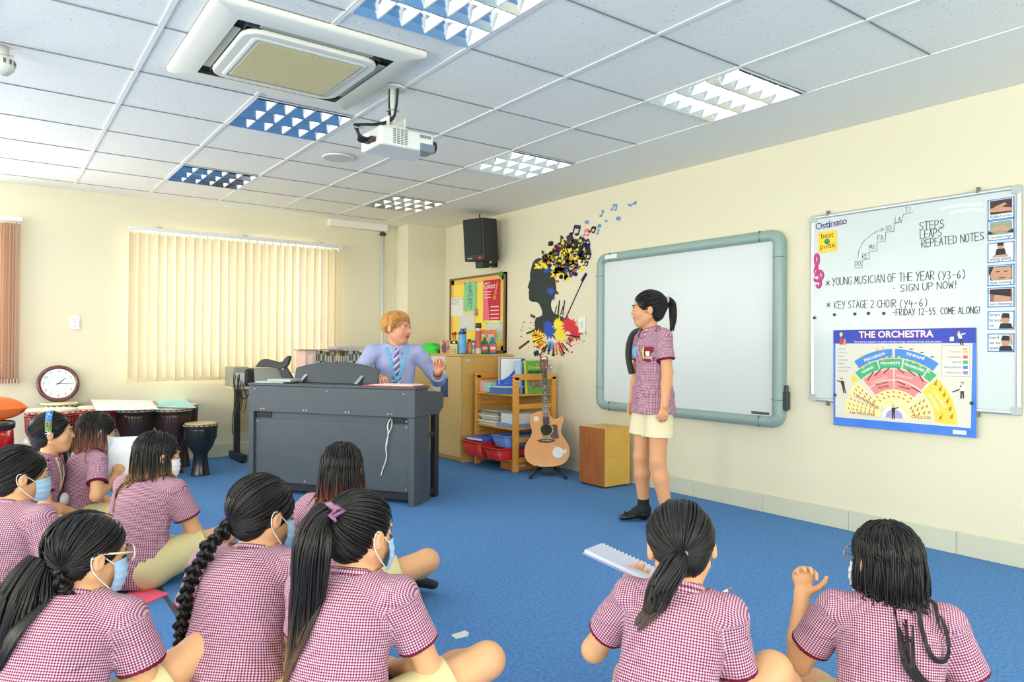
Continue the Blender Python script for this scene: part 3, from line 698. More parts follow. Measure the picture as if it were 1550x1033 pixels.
for k, (s, a, b, tl) in enumerate(CARDS):
    t, w, h = wcard('picture_card', 'blue-edged picture card reading %s, in the column on the whiteboard' % s, 'picture card', 1497, a+.6, 1537.5, b-.6, (228, 236, 238), d=.0172+(.001 if k == 1 else 0), tilt=tl, group='behaviour picture cards on the whiteboard')
    m = MB(); e = .005
    for u in (((-w/2, -h/2), (w/2, -h/2+e)), ((-w/2, h/2-e), (w/2, h/2)), ((-w/2, -h/2), (-w/2+e, h/2)), ((w/2-e, -h/2), (w/2, h/2))): m.box((*u[0], .0007), (*u[1], .0012))
    m.build('blue_border', BLU, t)
    ph = MB(); sk = MB(); hr = MB(); top = h/2-.008; bot = -h/2+.030
    if k < 5:
        if k in (0, 1, 3, 4): ph.box((-w*.40, bot, .0007), (w*.42, top, .0011))
        text(s, .022, DKT, t, T3(0, -h/2+.011, .0011), 'caption', width=w*.8)
    if k == 0:
        sk.prism(blob2 := [(-.05, -.012), (.05, -.018), (.055, -.002), (0, .012), (-.052, .006)], .0013, .0019); sk.prism([(-.02, .0), (.03, .02), (.02, .03), (-.03, .012)], .0021, .0025); c = (70, 44, 48)
    if k == 1:
        sk.prism([(-.055, -.018), (.0, -.004), (.055, -.02), (.05, .004), (.01, .022), (-.02, .024), (-.055, .0)], .0013, .0019); c = (140, 160, 140); hr.prism([(-.06, -.02), (-.03, -.016), (-.055, .0)], .0021, .0025); hr.prism([(.03, -.016), (.06, -.022), (.055, .0)], .0021, .0025)
    if k == 2:
        sk.prism([(-.012, .018), (.012, .018), (.012, .042), (-.012, .042)], .0013, .0019); hr.prism([(-.015, .034), (.015, .034), (.012, .05), (-.012, .05)], .0021, .0025); hr.prism([(-.026, -.018), (.026, -.018), (.018, .018), (-.018, .018)], .0012, .0018); sk.prism([(-.04, -.026), (.04, -.026), (.03, -.014), (-.03, -.014)], .0021, .0025); c = (228, 236, 238)
    if k == 3:
        sk.prism(rrect(-.045, bot+.001, .05, top-.004, .012), .0013, .0019); hr.box((-.02, .016, .0011), (-.004, .021, .0025)); hr.box((.016, .016, .0011), (.032, .021, .0025)); hr.prism([(-.053, top), (-.053, -.0), (-.042, .02), (-.03, top)][::-1], .0021, .0025); hr.box((-.008, -.016, .0011), (.02, -.012, .0025)); c = (52, 56, 50)
    if k == 4:
        sk.prism([(-.03, bot+.002), (.045, bot+.002), (.045, .0), (.0, .012), (-.03, .012)], .0013, .0019); hr.prism([(-.05, .02), (.045, .002), (.045, top-.002), (-.05, top-.002)], .0021, .0025); sk.sph((-.008, -.004, .0011), .011, 10, 6, (.8, 1.3, .05)); c = (150, 100, 84)
    if k in (5, 6):
        for q, wd in enumerate(s.rsplit(' ', 1) if 0 else (['brain', 'boxes', 'on'] if k == 5 else ['hand', 'up to', 'speak'])): text(wd, .024, DKT, t, T3(-w*.44, h*.22-q*.028, .0011), 'caption_word', 'LEFT')
        sk.prism(rrect(.005, -.016, .04, .026, .014), .0013, .0019); hr.prism([(.003, .012), (.042, .012), (.038, .036), (.01, .038)], .0021, .0025); hr.prism([(-.008, -h/2+.006), (.056, -h/2+.006), (.046, -.016), (.0, -.016)], .0009, .0012)
        if k == 6: sk.prism([(.046, -.01), (.054, -.01), (.05, .045), (.042, .045)], .0013, .0019)
        c = None
    for mb_, nm_, mt_ in ((ph, 'photo_ground', c and flat(c)), (sk, 'photo_skin', SKIN), (hr, 'photo_dark', HAIRC)):
        if mb_.v: mb_.build(nm_, mt_, t).scale = (1, 1, 3)

# orchestra poster (hangs over the lower edge of the whiteboard)
PW, PH = .800, .594
po = thing('orchestra_poster', 'blue THE ORCHESTRA seating plan poster hanging below the handwriting', 'poster', M=wallM(1.993, .944, .0255, 0.004))
m = MB(); m.box((-PW/2, -PH/2, 0), (PW/2, PH/2, .0008)); m.build('sheet', mat('poster_blue', (44, 112, 214), .4, noise=(9, (64, 132, 226), .3)), po)
S_ = PW/1262.
def pc(x, y):
    """poster picture position (crop pixels) to the poster's own frame, undoing its tilt in the view"""
    u = (x-70)/1260.; top = 63-30*u; bot = 905+95*u
    v = (y-top)/(bot-top); return (-PW/2+PW*u, PH/2-PH*v)
def pq(polys, c, z0, z1, name): return poly_part(name, polys, flat(c, .45), z0, z1, po)
pq([[(-PW/2, PH/2-.082), (PW/2, PH/2-.082), (PW/2, PH/2), (-PW/2, PH/2)]], (32, 60, 176), .0008, .0011, 'header_band')
pq([[pc(90, 835), pc(1290, 915), pc(1305, 170), pc(92, 182)]], (222, 220, 204), .0008, .0012, 'cream_panel')
q = pc(660, 122); text('THE ORCHESTRA', .055, flat((206, 40, 70)), po, T3(q[0]+.003, q[1]-.003, .0011), 'title_shadow', width=.425, bold=.0012); text('THE ORCHESTRA', .055, flat((246, 246, 250)), po, T3(q[0], q[1], .0018), 'title', width=.425, bold=.0012)
q = pc(670, 168); text('There are four sections in a typical orchestra: strings, woodwind, brass and percussion.', .016, flat((240, 244, 250)), po, T3(q[0], q[1], .0011), 'subtitle', width=.50)
FC = pc(655, 838); k_ = S_
def wedge(r0, r1, a0, a1, n=14):
    """angles in degrees from straight up, negative to the left"""
    o = [(FC[0]+r1*k_*math.sin(math.radians(a)), FC[1]+r1*k_*math.cos(math.radians(a))) for a in np.linspace(a1, a0, n)]
    return o + [(FC[0]+r0*k_*math.sin(math.radians(a)), FC[1]+r0*k_*math.cos(math.radians(a))) for a in np.linspace(a0, a1, n)]
pq([wedge(556, 638, -36, -1.5), wedge(556, 638, .8, 37)], (62, 138, 214), .0012, .0015, 'percussion_blocks')
pq([wedge(462, 548, -42, -17), wedge(462, 548, -15.5, 8), wedge(462, 548, 9.5, 32), wedge(462, 548, 33.5, 42)], (64, 178, 120), .0012, .0015, 'brass_blocks')
pq([wedge(356, 450, -40, -1), wedge(356, 450, .5, 41), wedge(264, 345, -40, -1), wedge(264, 345, .5, 41)], (238, 142, 140), .0012, .0015, 'woodwind_blocks')
pq([wedge(112, 262, -46, 46), wedge(150, 480, -64, -47), wedge(130, 470, -88, -67), wedge(112, 330, 49, 88)], (242, 232, 160), .0012, .0015, 'string_blocks')
pq([wedge(350, 530, 44, 92), wedge(480, 540, -50, -44)], (248, 214, 70), .0012, .0015, 'double_bass_block')
pq([wedge(0.5, 78, -90, 90)], (176, 160, 214), .0014, .0017, 'conductor_podium'); pq([wedge(80, 110, -90, 90)], (232, 232, 222), .0012, .0016, 'podium_edge')
vi = []; vl = []
def violin(x, y, s, rot):
    c, n = math.cos(rot), math.sin(rot)
    def P(u, v): return (x+(u*c-v*n)*s, y+(u*n+v*c)*s)
    vi.append([P(-.32, -.5), P(.32, -.5), P(.36, -.25), P(.2, 0), P(.28, .3), P(.1, .42), P(-.1, .42), P(-.28, .3), P(-.2, 0), P(-.36, -.25)]); vl.append([P(-.05, .1), P(.05, .1), P(.05, 1.1), P(-.05, 1.1)])
for r in (190, 230, 270, 310, 350, 390, 430):
    for a in (-84, -78, -71): violin(FC[0]+r*k_*math.sin(math.radians(a)), FC[1]+r*k_*math.cos(math.radians(a))+.008, .012, .5)
for r in (230, 280, 330, 380, 430):
    for a in (-61, -56, -51): violin(FC[0]+r*k_*math.sin(math.radians(a)), FC[1]+r*k_*math.cos(math.radians(a)), .013, .5)
for r in (200, 240):
    for a in range(-40, 41, 13): violin(FC[0]+r*k_*math.sin(math.radians(a)), FC[1]+r*k_*math.cos(math.radians(a)), .013, 1.1)
for r in (180, 225, 270, 312):
    for a in (56, 66, 76): violin(FC[0]+r*k_*math.sin(math.radians(a)), FC[1]+r*k_*math.cos(math.radians(a)), .016, -.4)
for r in (490,):
    for a in (47, 54, 61, 68, 76, 84): violin(FC[0]+r*k_*math.sin(math.radians(a)), FC[1]+r*k_*math.cos(math.radians(a)), .022, -.3)
violin(*[FC[0]+400*k_*math.sin(1.48), FC[1]+400*k_*math.cos(1.48)], .022, -.4)
for a, b in (((410, 510), (465, 430)), ((475, 470), (540, 400)), ((560, 445), (615, 390)), ((680, 390), (745, 440)), ((770, 405), (840, 460)), ((868, 440), (910, 515)), ((680, 510), (755, 545)), ((805, 560), (890, 610))):
    a, b = Vector(pc(*a)), Vector(pc(*b)); d = (b-a).normalized(); n = Vector((-d.y, d.x))*.0035; vl.append([tuple(a-n), tuple(b-n), tuple(b+n), tuple(a+n)])
pq(vi, (190, 120, 50), .0016, .0019, 'instrument_bodies'); pq(vl, (110, 56, 30), .0017, .0020, 'instrument_necks')
pq([[(pc(x, y)[0]+.012*math.cos(a), pc(x, y)[1]+.006*math.sin(a)) for a in np.linspace(PI, 2*PI, 8)] for x, y in ((715, 205), (808, 222), (900, 250), (985, 290))], (40, 44, 60), .0016, .0019, 'timpani_drums')
pq([[(pc(x, y)[0]+.009*math.cos(a), pc(x, y)[1]+.009*math.sin(a)) for a in np.linspace(0, 2*PI, 9)[:-1]] for x, y in ((355, 290), (505, 232), (555, 225), (550, 318), (590, 305), (640, 298), (700, 300), (775, 325), (830, 340), (890, 372), (955, 425), (430, 350), (365, 390))], (236, 190, 100), .0016, .0019, 'brass_instruments')
WT_ = flat((238, 240, 246)); PKT = flat((150, 64, 76)); BRT = flat((186, 110, 84))
for s, x, y, sz, an, mt, w in (('PERCUSSION', 478, 308, .022, 20, WT_, .13), ('TIMPANI', 838, 298, .022, -16, WT_, .105), ('HORNS', 415, 420, .02, 28, WT_, .075), ('TRUMPETS', 618, 362, .02, 2, WT_, .115), ('TROMBONES', 828, 395, .018, -19, WT_, .115), ('CLARINETS', 520, 510, .015, 22, flat((246, 200, 200)), .10), ('BASSOONS', 745, 478, .015, -10, flat((246, 200, 200)), .09), ('PICCOLO', 545, 540, .016, 16, PKT, .075), ('FLUTES', 560, 572, .015, 14, PKT, .062), ('OBOES', 745, 575, .015, -12, PKT, .07),
        ('VIOLAS', 668, 715, .024, -3, flat((232, 222, 205)), .105), ('2nd VIOLINS', 400, 705, .022, -27, BRT, .155), ('1st VIOLINS', 355, 812, .022, -2, BRT, .15), ('CELLOS', 888, 838, .022, 0, BRT, .105), ('DOUBLE', 1035, 670, .022, -57, flat((240, 232, 200)), .11), ('BASSES', 990, 700, .022, -60, flat((240, 232, 200)), .10)):
    q = pc(x, y); text(s, sz, mt, po, T3(q[0], q[1], .0021) @ Matrix.Rotation(math.radians(an), 4, 'Z'), 'section_name', width=w, bold=.0006)
a, b = pc(1060, 462), pc(1285, 190); e = .0016
pq([rrect(a[0], a[1], b[0], b[1], .006)], (120, 124, 124), .0012, .0014, 'key_outline'); pq([rrect(a[0]+e, a[1]+e, b[0]-e, b[1]-e, .005)], (228, 226, 212), .0013, .0016, 'key_box')
q = pc(1250, 218); text('KEY', .013, flat((44, 48, 60)), po, T3(q[0], q[1]-.006, .0018), 'key_title')
for s, y, c in (('STRINGS', 245, (240, 205, 90)), ('WOODWIND', 292, (232, 96, 96)), ('BRASS', 337, (60, 176, 116)), ('PERCUSSION', 383, (60, 134, 210)), ('CONDUCTOR', 430, (150, 130, 196))):
    q = pc(1218, y); text(s, .0125, flat([v*.75 for v in c]), po, T3(q[0], q[1]-.005, .0018), 'key_name', 'RIGHT', width=.013*len(s)*.66)
    q = pc(1250, y); pq([[(q[0]-.012, q[1]-.009), (q[0]+.012, q[1]-.009), (q[0]+.012, q[1]+.009), (q[0]-.012, q[1]+.009)]], c, .0016, .0018, 'key_swatch')
for k, s in enumerate(('BASS DRUM', 'SNARE DRUM', 'CYMBALS', 'GLOCKENSPIEL', 'TRIANGLE', 'TAM-TAM (GONG)', 'TUBULAR BELLS')):
    q = pc(118, 228+k*32.5); text(s, .0095, flat((92, 150, 200)), po, T3(q[0], q[1]-.004, .0015), 'instrument_list', 'LEFT')
# small drawn musicians: blond child, leaping conductor, fiddler, trumpeter, conductor on the podium
fd = []; fw_ = []; fs_ = []
def person2d(x, y, s, lean=0., shirt='w', mir=1):
    def P(u, v): q = pc(x+mir*(u+lean*v)*s, y-v*s); return q
    fd.extend([[P(-.22, -1.), P(-.05, -1.), P(.02, 0), P(-.2, 0)], [P(.08, -1.05), P(.25, -1.), P(.2, 0), P(0, 0)]])
    (fw_ if shirt == 'w' else fd).append([P(-.24, 0), P(.24, 0), P(.28, .75), P(-.28, .75)])
    fs_.append([P(.17*math.cos(a), .95+.2*math.sin(a)) for a in np.linspace(0, 2*PI, 11)[:-1]]); (fw_ if shirt == 'w' else fd).append([P(.1, .5), P(.85, .72), P(.85, .86), P(.1, .7)])
    fd.append([P(-.2, 1.0), P(.2, 1.02), P(.1, 1.2), P(-.15, 1.2)])
person2d(172, 560, 62, .25, 'd', -1); person2d(1225, 590, 66, 0, 'w', -1); person2d(1212, 130, 58, -.2, 'w', 1); person2d(648, 790, 58, 0, 'd', 1)
pq([[pc(130, 190), pc(165, 190), pc(160, 130), pc(138, 130)]], (200, 60, 60), .0013, .0021, 'child_red_dress'); pq([[pc(168, 190), pc(205, 190), pc(195, 135), pc(175, 140)]], (226, 130, 90), .0013, .0021, 'child_cello')
pq([[pc(150+16*math.cos(a), 100-20*math.sin(a)) for a in np.linspace(0, 2*PI, 10)[:-1]]], (240, 214, 120), .0013, .0021, 'child_blond_head')
pq([[pc(1128, 155), pc(1160, 152), pc(1160, 112), pc(1128, 116)]], (236, 238, 240), .0013, .0021, 'music_stand'); pq([[pc(1145, 595), pc(1205, 572), pc(1207, 582), pc(1150, 606)]], (60, 60, 62), .0018, .0024, 'drawn_trumpet')
pq(fd, (36, 40, 44), .0017, .0022, 'drawn_dark_suits'); pq(fw_, (240, 240, 240), .0019, .0023, 'drawn_white_shirts'); pq(fs_, (228, 180, 140), .0019, .0024, 'drawn_heads')
a, b = pc(1150, 968), pc(1255, 938); pq([[(a[0], a[1]), (b[0], a[1]), (b[0], b[1]), (a[0], b[1])]], (222, 230, 236), .0008, .0012, 'publisher_label')
for s, (x, y) in (('left', (88, 640)), ('right', (1298, 695))):
    q = pc(x, y); t = thing('board_magnet', 'black magnet holding the %s edge of the orchestra poster' % s, 'magnet', M=po.matrix_world @ T3(q[0], q[1], .001), group='black round magnets on the whiteboard')
    m = MB(); m.lathe([(.0095, 0), (.0095, .004), (.007, .007), (1e-5, .0075)], 16); m.build('disc', MATS['magnet_black'], t)

# ------------------------------------------------------------------ ceiling cassette air conditioner
DOWN = Matrix.Diagonal((1, 1, -1, 1))
ac = thing('air_conditioner', 'white square ceiling cassette air conditioner with beige grille', 'air conditioner', (1.176, 3.385, ZC))
ACW = mat('ac_white', (226, 226, 214), .4)
m = MB(); ring(m, [(.0, -.0005), (.0, -.018), (.012, -.028), (.10, -.034), (.118, -.034)], .95, .95, .02, 4); m.build('panel_frame', ACW, ac)
m = MB(); ring(m, [(.105, -.034), (.105, -.012), (.165, -.012), (.165, -.032)], .95, .95, .15, 8); m.build('air_slot', mat('slot_dark', (58, 66, 60), .6), ac)
for k in range(4):
    m = MB(); m.box((-.26, .318, -.030), (.26, .362, -.024)); m.build('louvre_flap', mat('flap_grey', (150, 160, 150), .25), ac, bevel=.003, rot=(0, 0, k*PI/2))
m = MB(); m.prism(rrect(-.315, -.315, .315, .315, .09), -.05, -.026); m.build('centre_panel', ACW, ac, bevel=.008)
m = MB(); ring(m, [(.0, -.0505), (.004, -.054), (.02, -.0545)], .54, .54, .03, 5); m.build('grille_rim', ACW, ac)
m = MB(); m.box((-.235, -.235, -.053), (.235, .235, -.049))
m.build('intake_grille', mat('intake_beige', (206, 198, 152), .8, noise=(300, (186, 178, 130), .2)), ac)
m = MB()
for k in range(36): x = -.232+k*.0133; m.box((x-.001, -.234, -.0545), (x+.001, .234, -.0528)); m.box((-.234, x-.001, -.0545), (.234, x+.001, -.0528))
m.build('grille_mesh', mat('mesh_beige', (214, 206, 164), .6), ac)
m = MB(); m.box((-.03, .262, -.0515), (.03, .272, -.050)); m.build('badge', flat((190, 196, 200), .3), ac)
# projector
PJ = on('z', ZC, 595, 133)
pr = thing('projector', 'white projector hanging from the ceiling on a short pole with black cables', 'projector', (PJ[0], PJ[1], ZC))
PJW = mat('projector_white', (228, 232, 226), .35)
m = MB(); m.cyl((0, 0, -.0005), (0, 0, -.012), .07, n=24); m.cyl((0, 0, -.01), (0, 0, -.22), .022); m.build('ceiling_pole', mat('pole_white', (214, 216, 210), .4), pr)
m = MB(); m.box((-.045, -.04, -.235), (.045, .04, -.215)); m.box((-.05, -.05, -.23), (-.044, .05, -.17)); m.box((.044, -.05, -.23), (.05, .05, -.17))
for a in range(3): m.tube([(0, 0, -.228), (.09*math.cos(a*2.1+.4), .08*math.sin(a*2.1+.4), -.236), (.11*math.cos(a*2.1+.4), .10*math.sin(a*2.1+.4), -.25)], .006, 6)
m.build('mount_bracket', PJW, pr)
m = MB(); m.prism(rrect(-.13, -.115, .19, .125, .02), -.345, -.245); m.build('body', PJW, pr, bevel=.014, seg=3)
m = MB()
for r_ in range(9):
    for k in range(4): m.box((-.055+k*.022, -.1165, -.33+r_*.009), (-.039+k*.022, -.1145, -.3255+r_*.009))
for k in range(10): m.box((.10+k*.007, -.1165, -.275), (.104+k*.007, -.1145, -.258))
m.build('vent_slots', mat('vent_dark', (96, 104, 104), .6), pr)
m = MB(); m.prism([(.10, -.117), (.192, -.117), (.192, -.02), (.15, -.02), (.12, -.08)], -.346, -.30); m.build('lens_surround', mat('slate_plastic', (120, 134, 148), .35), pr, bevel=.006)
m = MB(); m.cyl((.185, -.068, -.30), (.215, -.068, -.30), .034, n=24); m.cyl((.21, -.068, -.30), (.216, -.068, -.30), .028, .02, n=24); m.build('lens', mat('lens_glass', (24, 30, 40), .08), pr)
m = MB()
for k, (x, y) in enumerate(((-.01, -.0), (.0, .012), (.012, -.005), (.005, -.018))):
    m.tube(smooth([(x*2, y*2, -.004), (x*1.6-.004, y*2, -.10), (x-.02, y-.02, -.19), (-.08-.02*k, -.02+.02*k, -.22), (-.19-.015*k, -.03+.01*k, -.235), (-.235+.012*k, -.04, -.27-.01*k), (-.20, -.05+.02*k, -.315), (-.135, -.05+.028*k, -.31)], 2), .0065, 7)
m.build('cables', mat('cable_black', (26, 36, 34), .5), pr)
m = MB(); m.box((-.16, -.07, -.325), (-.128, -.04, -.30)); m.box((-.155, -.02, -.322), (-.128, .02, -.303)); m.build('plugs', mat('plug_dark', (70, 40, 40), .5), pr, bevel=.003)
m = MB(); m.tube([(-.03, -.01, -.125), (-.02, -.03, -.127), (.02, -.03, -.126), (.03, 0, -.124), (.0, .03, -.125), (-.03, .02, -.125)], .003, 5, True); m.tube([(-.21, -.03, -.255), (-.19, -.05, -.262), (-.22, -.06, -.27), (-.24, -.04, -.262)], .004, 5, True); m.build('cable_ties', flat((150, 170, 150)), pr)
# ceiling loudspeaker and detector
p = fl(512, 238, ZC); t = thing('ceiling_speaker', 'round white flush speaker in the ceiling tile left of the projector', 'speaker', (p[0], p[1], ZC))
m = MB(); m.lathe([(.115, -.0005), (.115, -.006), (.105, -.012), (.098, -.010)], 40, None, True, False); m.build('rim', ACW, t)
m = MB(); m.lathe([(.099, -.008), (1e-5, -.012)], 40, None, True, False); m.build('grille', mat('speaker_mesh', (206, 210, 204), .7, bump=.5, bscale=900), t)
p = fl(2, 72, ZC); t = thing('ceiling_detector', 'white dome detector on the ceiling at the left edge', 'detector', (p[0], p[1], ZC))
m = MB(); m.cyl((0, 0, -.0005), (0, 0, -.045), .03, n=20); m.box((-.05, -.012, -.03), (.05, .012, -.012)); m.build('base', mat('detector_base', (196, 200, 190), .5), t)
m = MB(); m.lathe([(.03, -.04), (.05, -.05), (.056, -.075), (.052, -.10), (.03, -.125), (1e-5, -.13)], 28, None, True, False); m.build('dome', ACW, t)
m = MB()
for k in range(14):
    a = 2*PI*k/14; M_ = Matrix.Rotation(a, 4, 'Z'); m.box((.052, -.005, -.083), (.0575, .005, -.062), M_)
m.build('vent_slots', mat('vent_dark', (96, 104, 104), .6), t)

# ================================================================== furniture and instruments
# digital piano seen from behind
PTH = math.radians(34); PL = Vector((-math.sin(PTH), math.cos(PTH), 0)); PD = Vector((math.cos(PTH), math.sin(PTH), 0))
PB = Vector((2.403, 4.394, 0)) + PL*1.42
PRZ = math.atan2(-PL.y, -PL.x)
PMt = Matrix.Translation(PB) @ Matrix.Rotation(PRZ, 4, 'Z')
pia = thing('digital_piano', 'dark grey upright digital piano seen from its back in the middle of the room', 'piano', PB, PRZ)
PG = mat('piano_charcoal', (62, 72, 80), .5, noise=(6, (70, 80, 88), .3)); PGD = mat('piano_dark', (30, 34, 38), .5)
XZ = Matrix(((0, 0, 1, 0), (1, 0, 0, 0), (0, 1, 0, 0), (0, 0, 0, 1)))     # profile (y,z) swept along x
m = MB(); m.prism([(0, .618), (.40, .618), (.47, .665), (.47, .775), (.20, .80), (.20, .815), (0, .815)], 0, 1.42, XZ); m.build('key_block', PG, pia, bevel=.004)
m = MB(); m.box((-.006, -.006, .815), (1.426, .215, .833)); m.build('top_lid', PG, pia, bevel=.005)
m = MB(); m.box((.035, .02, .09), (1.37, .038, .565)); m.build('back_panel', PG, pia, bevel=.002)
m = MB(); m.box((.035, .03, .565), (1.37, .05, .618)); m.build('upper_back_rail', PG, pia)
m = MB(); m.box((.04, .022, .572), (.19, .036, .614)); m.box((1.20, .022, .572), (1.34, .036, .614)); m.build('speaker_slots', mat('slot_black', (10, 12, 14), .6), pia)
for x in (0, 1.37):
    m = MB(); m.prism([(.0, 0), (.25, 0), (.25, .05), (.24, .618), (.0, .618)], x+.002, x+.048, XZ); m.build('side_panel', PG, pia, bevel=.004)
    m = MB(); m.box((x+.004, .34, .0), (x+.046, .40, .62)); m.box((x+.010, .25, .03), (x+.04, .34, .08)); m.box((x+.010, .25, .45), (x+.04, .34, .49)); m.build('front_leg', PGD, pia, bevel=.003)
m = MB(); m.box((.05, .05, .03), (1.37, .20, .09)); m.build('plinth', PGD, pia)
m = MB()
for x, z in ((.06, .79), (.70, .79), (1.33, .785), (.12, .64), (.145, .64), (.5, .64), (.525, .64), (.86, .64), (.885, .64), (1.21, .64), (1.24, .64)): m.sph((x, -.001, z), .006, 8, 6)
for x, z in ((.07, .545), (1.345, .55), (.5, .11), (1.345, .11), (1.345, .59)): m.sph((x, .019, z), .006, 8, 6)
m.build('screw_caps', mat('screw_cap', (190, 200, 205), .3), pia)
m = MB(); m.tube(smooth([(1.22, .018, .61), (1.20, .0, .56), (1.215, .0, .50), (1.19, -.002, .42), (1.20, .004, .33), (1.17, .005, .26), (1.15, .01, .20)]), .004, 6)
m.tube(smooth([(1.23, .018, .60), (1.24, .0, .55), (1.21, -.002, .50), (1.20, .0, .42)]), .003, 6); m.build('white_cable', mat('cable_white', (220, 225, 225), .4), pia)
# music rest
m = MB(); n = 20; poly = [(.0, .0), (.74, .0)] + [(.74-.74*k/n, .115+.055*math.sin(PI*k/n)**.8) for k in range(n+1)]
M_ = Matrix.Translation((.26, .20, .836)) @ Matrix.Rotation(PI/2-.28, 4, 'X'); m.prism(poly, -.012, .0, M_); m.build('music_rest', mat('rest_dark', (48, 58, 66), .4), pia, bevel=.003)
for x in (.34, .84):
    m = MB(); m.add([(x-.015, .165, .836), (x+.015, .165, .836), (x+.04, .225, .90), (x+.01, .225, .90), (x-.015, .16, .836), (x+.015, .16, .836), (x+.04, .22, .90), (x+.01, .22, .90)], [(3, 2, 1, 0), (4, 5, 6, 7), (0, 1, 5, 4), (2, 3, 7, 6), (1, 2, 6, 5), (3, 0, 4, 7)]); m.build('rest_bracket', mat('bracket_silver', (150, 158, 162), .3, metal=.8), pia)
def onpiano(x, y, z=.834, r=0): return PMt @ T3(x, y, z) @ Matrix.Rotation(r, 4, 'Z')
t = thing('red_folder', 'red folder with white music sheets lying on the right end of the piano', 'folder', M=onpiano(1.20, .12))
m = MB(); m.box((-.20, -.11, 0), (.20, .11, .006)); m.build('cover', flat((206, 60, 60), .5), t)
m = MB()
for k in range(3): m.box((-.17+.02*k, -.09, .0062+.002*k), (.18-.01*k, .10, .0078+.002*k), Matrix.Rotation(.03*k, 4, 'Z'))
m.build('sheets', flat((238, 240, 236), .7), t)
t = thing('booklet_pile', 'pale grey booklets lying on the left end of the piano', 'booklets', M=onpiano(.20, .10, r=.1))
m = MB(); m.box((-.16, -.07, 0), (.08, .09, .012)); m.box((-.05, -.08, .0122), (.15, .08, .03)); m.build('covers', flat((176, 190, 186), .5), t, bevel=.002)

# desk with equipment behind the piano's left end
q = fl(351, 703); DKX, DKY = q[0], q[1]
dk = thing('computer_desk', 'narrow light-topped desk on black legs between the piano and the blind', 'desk', (DKX+.02, DKY+.02, 0))
m = MB(); m.box((-.02, -.02, .70), (.95, .40, .725)); m.build('desk_top', mat('desk_beige', (216, 200, 160), .5), dk, bevel=.003)
for x in (.06, .86):
    m = MB(); m.box((x, .18, .06), (x+.05, .24, .70)); m.box((x-.005, -.03, .02), (x+.055, .38, .075)); m.box((x-.01, -.01, .69), (x+.06, .4, .70)); m.build('leg', mat('desk_black', (40, 44, 44), .5), dk, bevel=.004)
    m = MB(); m.cyl((x+.025, .0, 0), (x+.025, .0, .022), .02, n=12); m.cyl((x+.025, .36, 0), (x+.025, .36, .022), .02, n=12); m.build('foot_pads', BLACK, dk)
m = MB(); m.box((.10, .36, .25), (.86, .375, .68)); m.build('back_board', mat('desk_beige', (216, 200, 160), .5), dk)
m = MB()
for k in range(6):
    r_ = random.Random(k); x = -.012+.018*k; pts = [(x, -.03, .86-.02*k), (x-.03+.02*r_.random(), -.06, .74), (x+.03*r_.random(), -.055, .64), (x-.02+.04*r_.random(), -.05, .52), (x-.03+.05*r_.random(), -.045, .38+.03*k), (x-.02+.03*r_.random(), -.03, .28+.04*k)]
    m.tube(smooth(pts, 2), .004, 6)
cb = m.build('loose_cables', mat('cable_black', (26, 36, 34), .5), dk)
mn = thing('amplifier_box', 'small grey and black equipment box with cables on the end of the desk', 'equipment', (DKX+.01, DKY+.01, .726))
m = MB(); m.box((0, 0, 0), (.14, .30, .185)); m.build('case', mat('equip_grey', (150, 150, 140), .4), mn, bevel=.006)
m = MB(); m.box((.10, -.02, .0), (.30, .28, .17)); m.build('black_case', mat('equip_black', (26, 34, 34), .5), mn, bevel=.03, seg=4)
m = MB(); m.box((.01, -.004, .02), (.10, .002, .13)); m.build('pale_panel', mat('equip_pale', (214, 214, 204), .4), mn)
m = MB(); m.tube(smooth([(.05, -.006, .12), (.045, -.02, .06), (.03, -.02, .01), (.03, -.03, -.06), (.08, -.04, -.12), (.12, -.03, -.10), (.16, -.03, -.02)]), .006, 6); m.build('cable', MATS['cable_black'], mn)
t = thing('laptop', 'open grey laptop seen from behind on the desk left of the music rest', 'laptop', M=Matrix.Translation(dep(5.95, 408, 586)) @ Matrix.Rotation(-.5, 4, 'Z'))
t.location.z = .726
m = MB(); m.box((-.11, -.02, 0), (.11, .15, .018)); m.build('base', mat('laptop_grey', (150, 152, 140), .4), t, bevel=.004)
m = MB(); m.box((-.11, -.006, 0), (.11, .004, .20), Matrix.Translation((0, -.02, .018)) @ Matrix.Rotation(.30, 4, 'X')); m.build('screen_lid', MATS['laptop_grey'], t, bevel=.004)
t = thing('document_camera', 'black angled document camera arm beside the laptop behind the piano', 'camera arm', M=Matrix.Translation(dep(5.85, 432, 578)) @ Matrix.Rotation(-.6, 4, 'Z'))
t.location.z = .726
m = MB(); m.box((-.08, -.08, 0), (.10, .10, .03)); m.build('base', BLACK, t, bevel=.008)
BK2 = mat('arm_black', (38, 44, 46), .45)
m = MB(); m.prism([(.04, .02), (.13, .02), (.0, .235), (-.065, .225), (-.04, .16)], -.02, .02, basis((0, 0, 0), (1, 0, 0), (0, 0, 1))); m.build('lower_arm', BK2, t, bevel=.006)
m = MB(); m.prism(smooth([(-.24, .215), (-.20, .275), (-.15, .285), (-.03, .25), (.01, .30), (.035, .315), (.045, .30), (.02, .22), (-.03, .20), (-.10, .215), (-.24, .215)], 1)[::-1], -.03, .03, basis((0, 0, 0), (1, 0, 0), (0, 0, 1))); m.build('camera_head', BK2, t, bevel=.008)
m = MB(); m.sph((-.012, -.031, .20), .008, 8, 6); m.sph((.04, -.031, .11), .007, 8, 6); m.build('pivot_caps', mat('screw_cap', (190, 200, 205), .3), t)

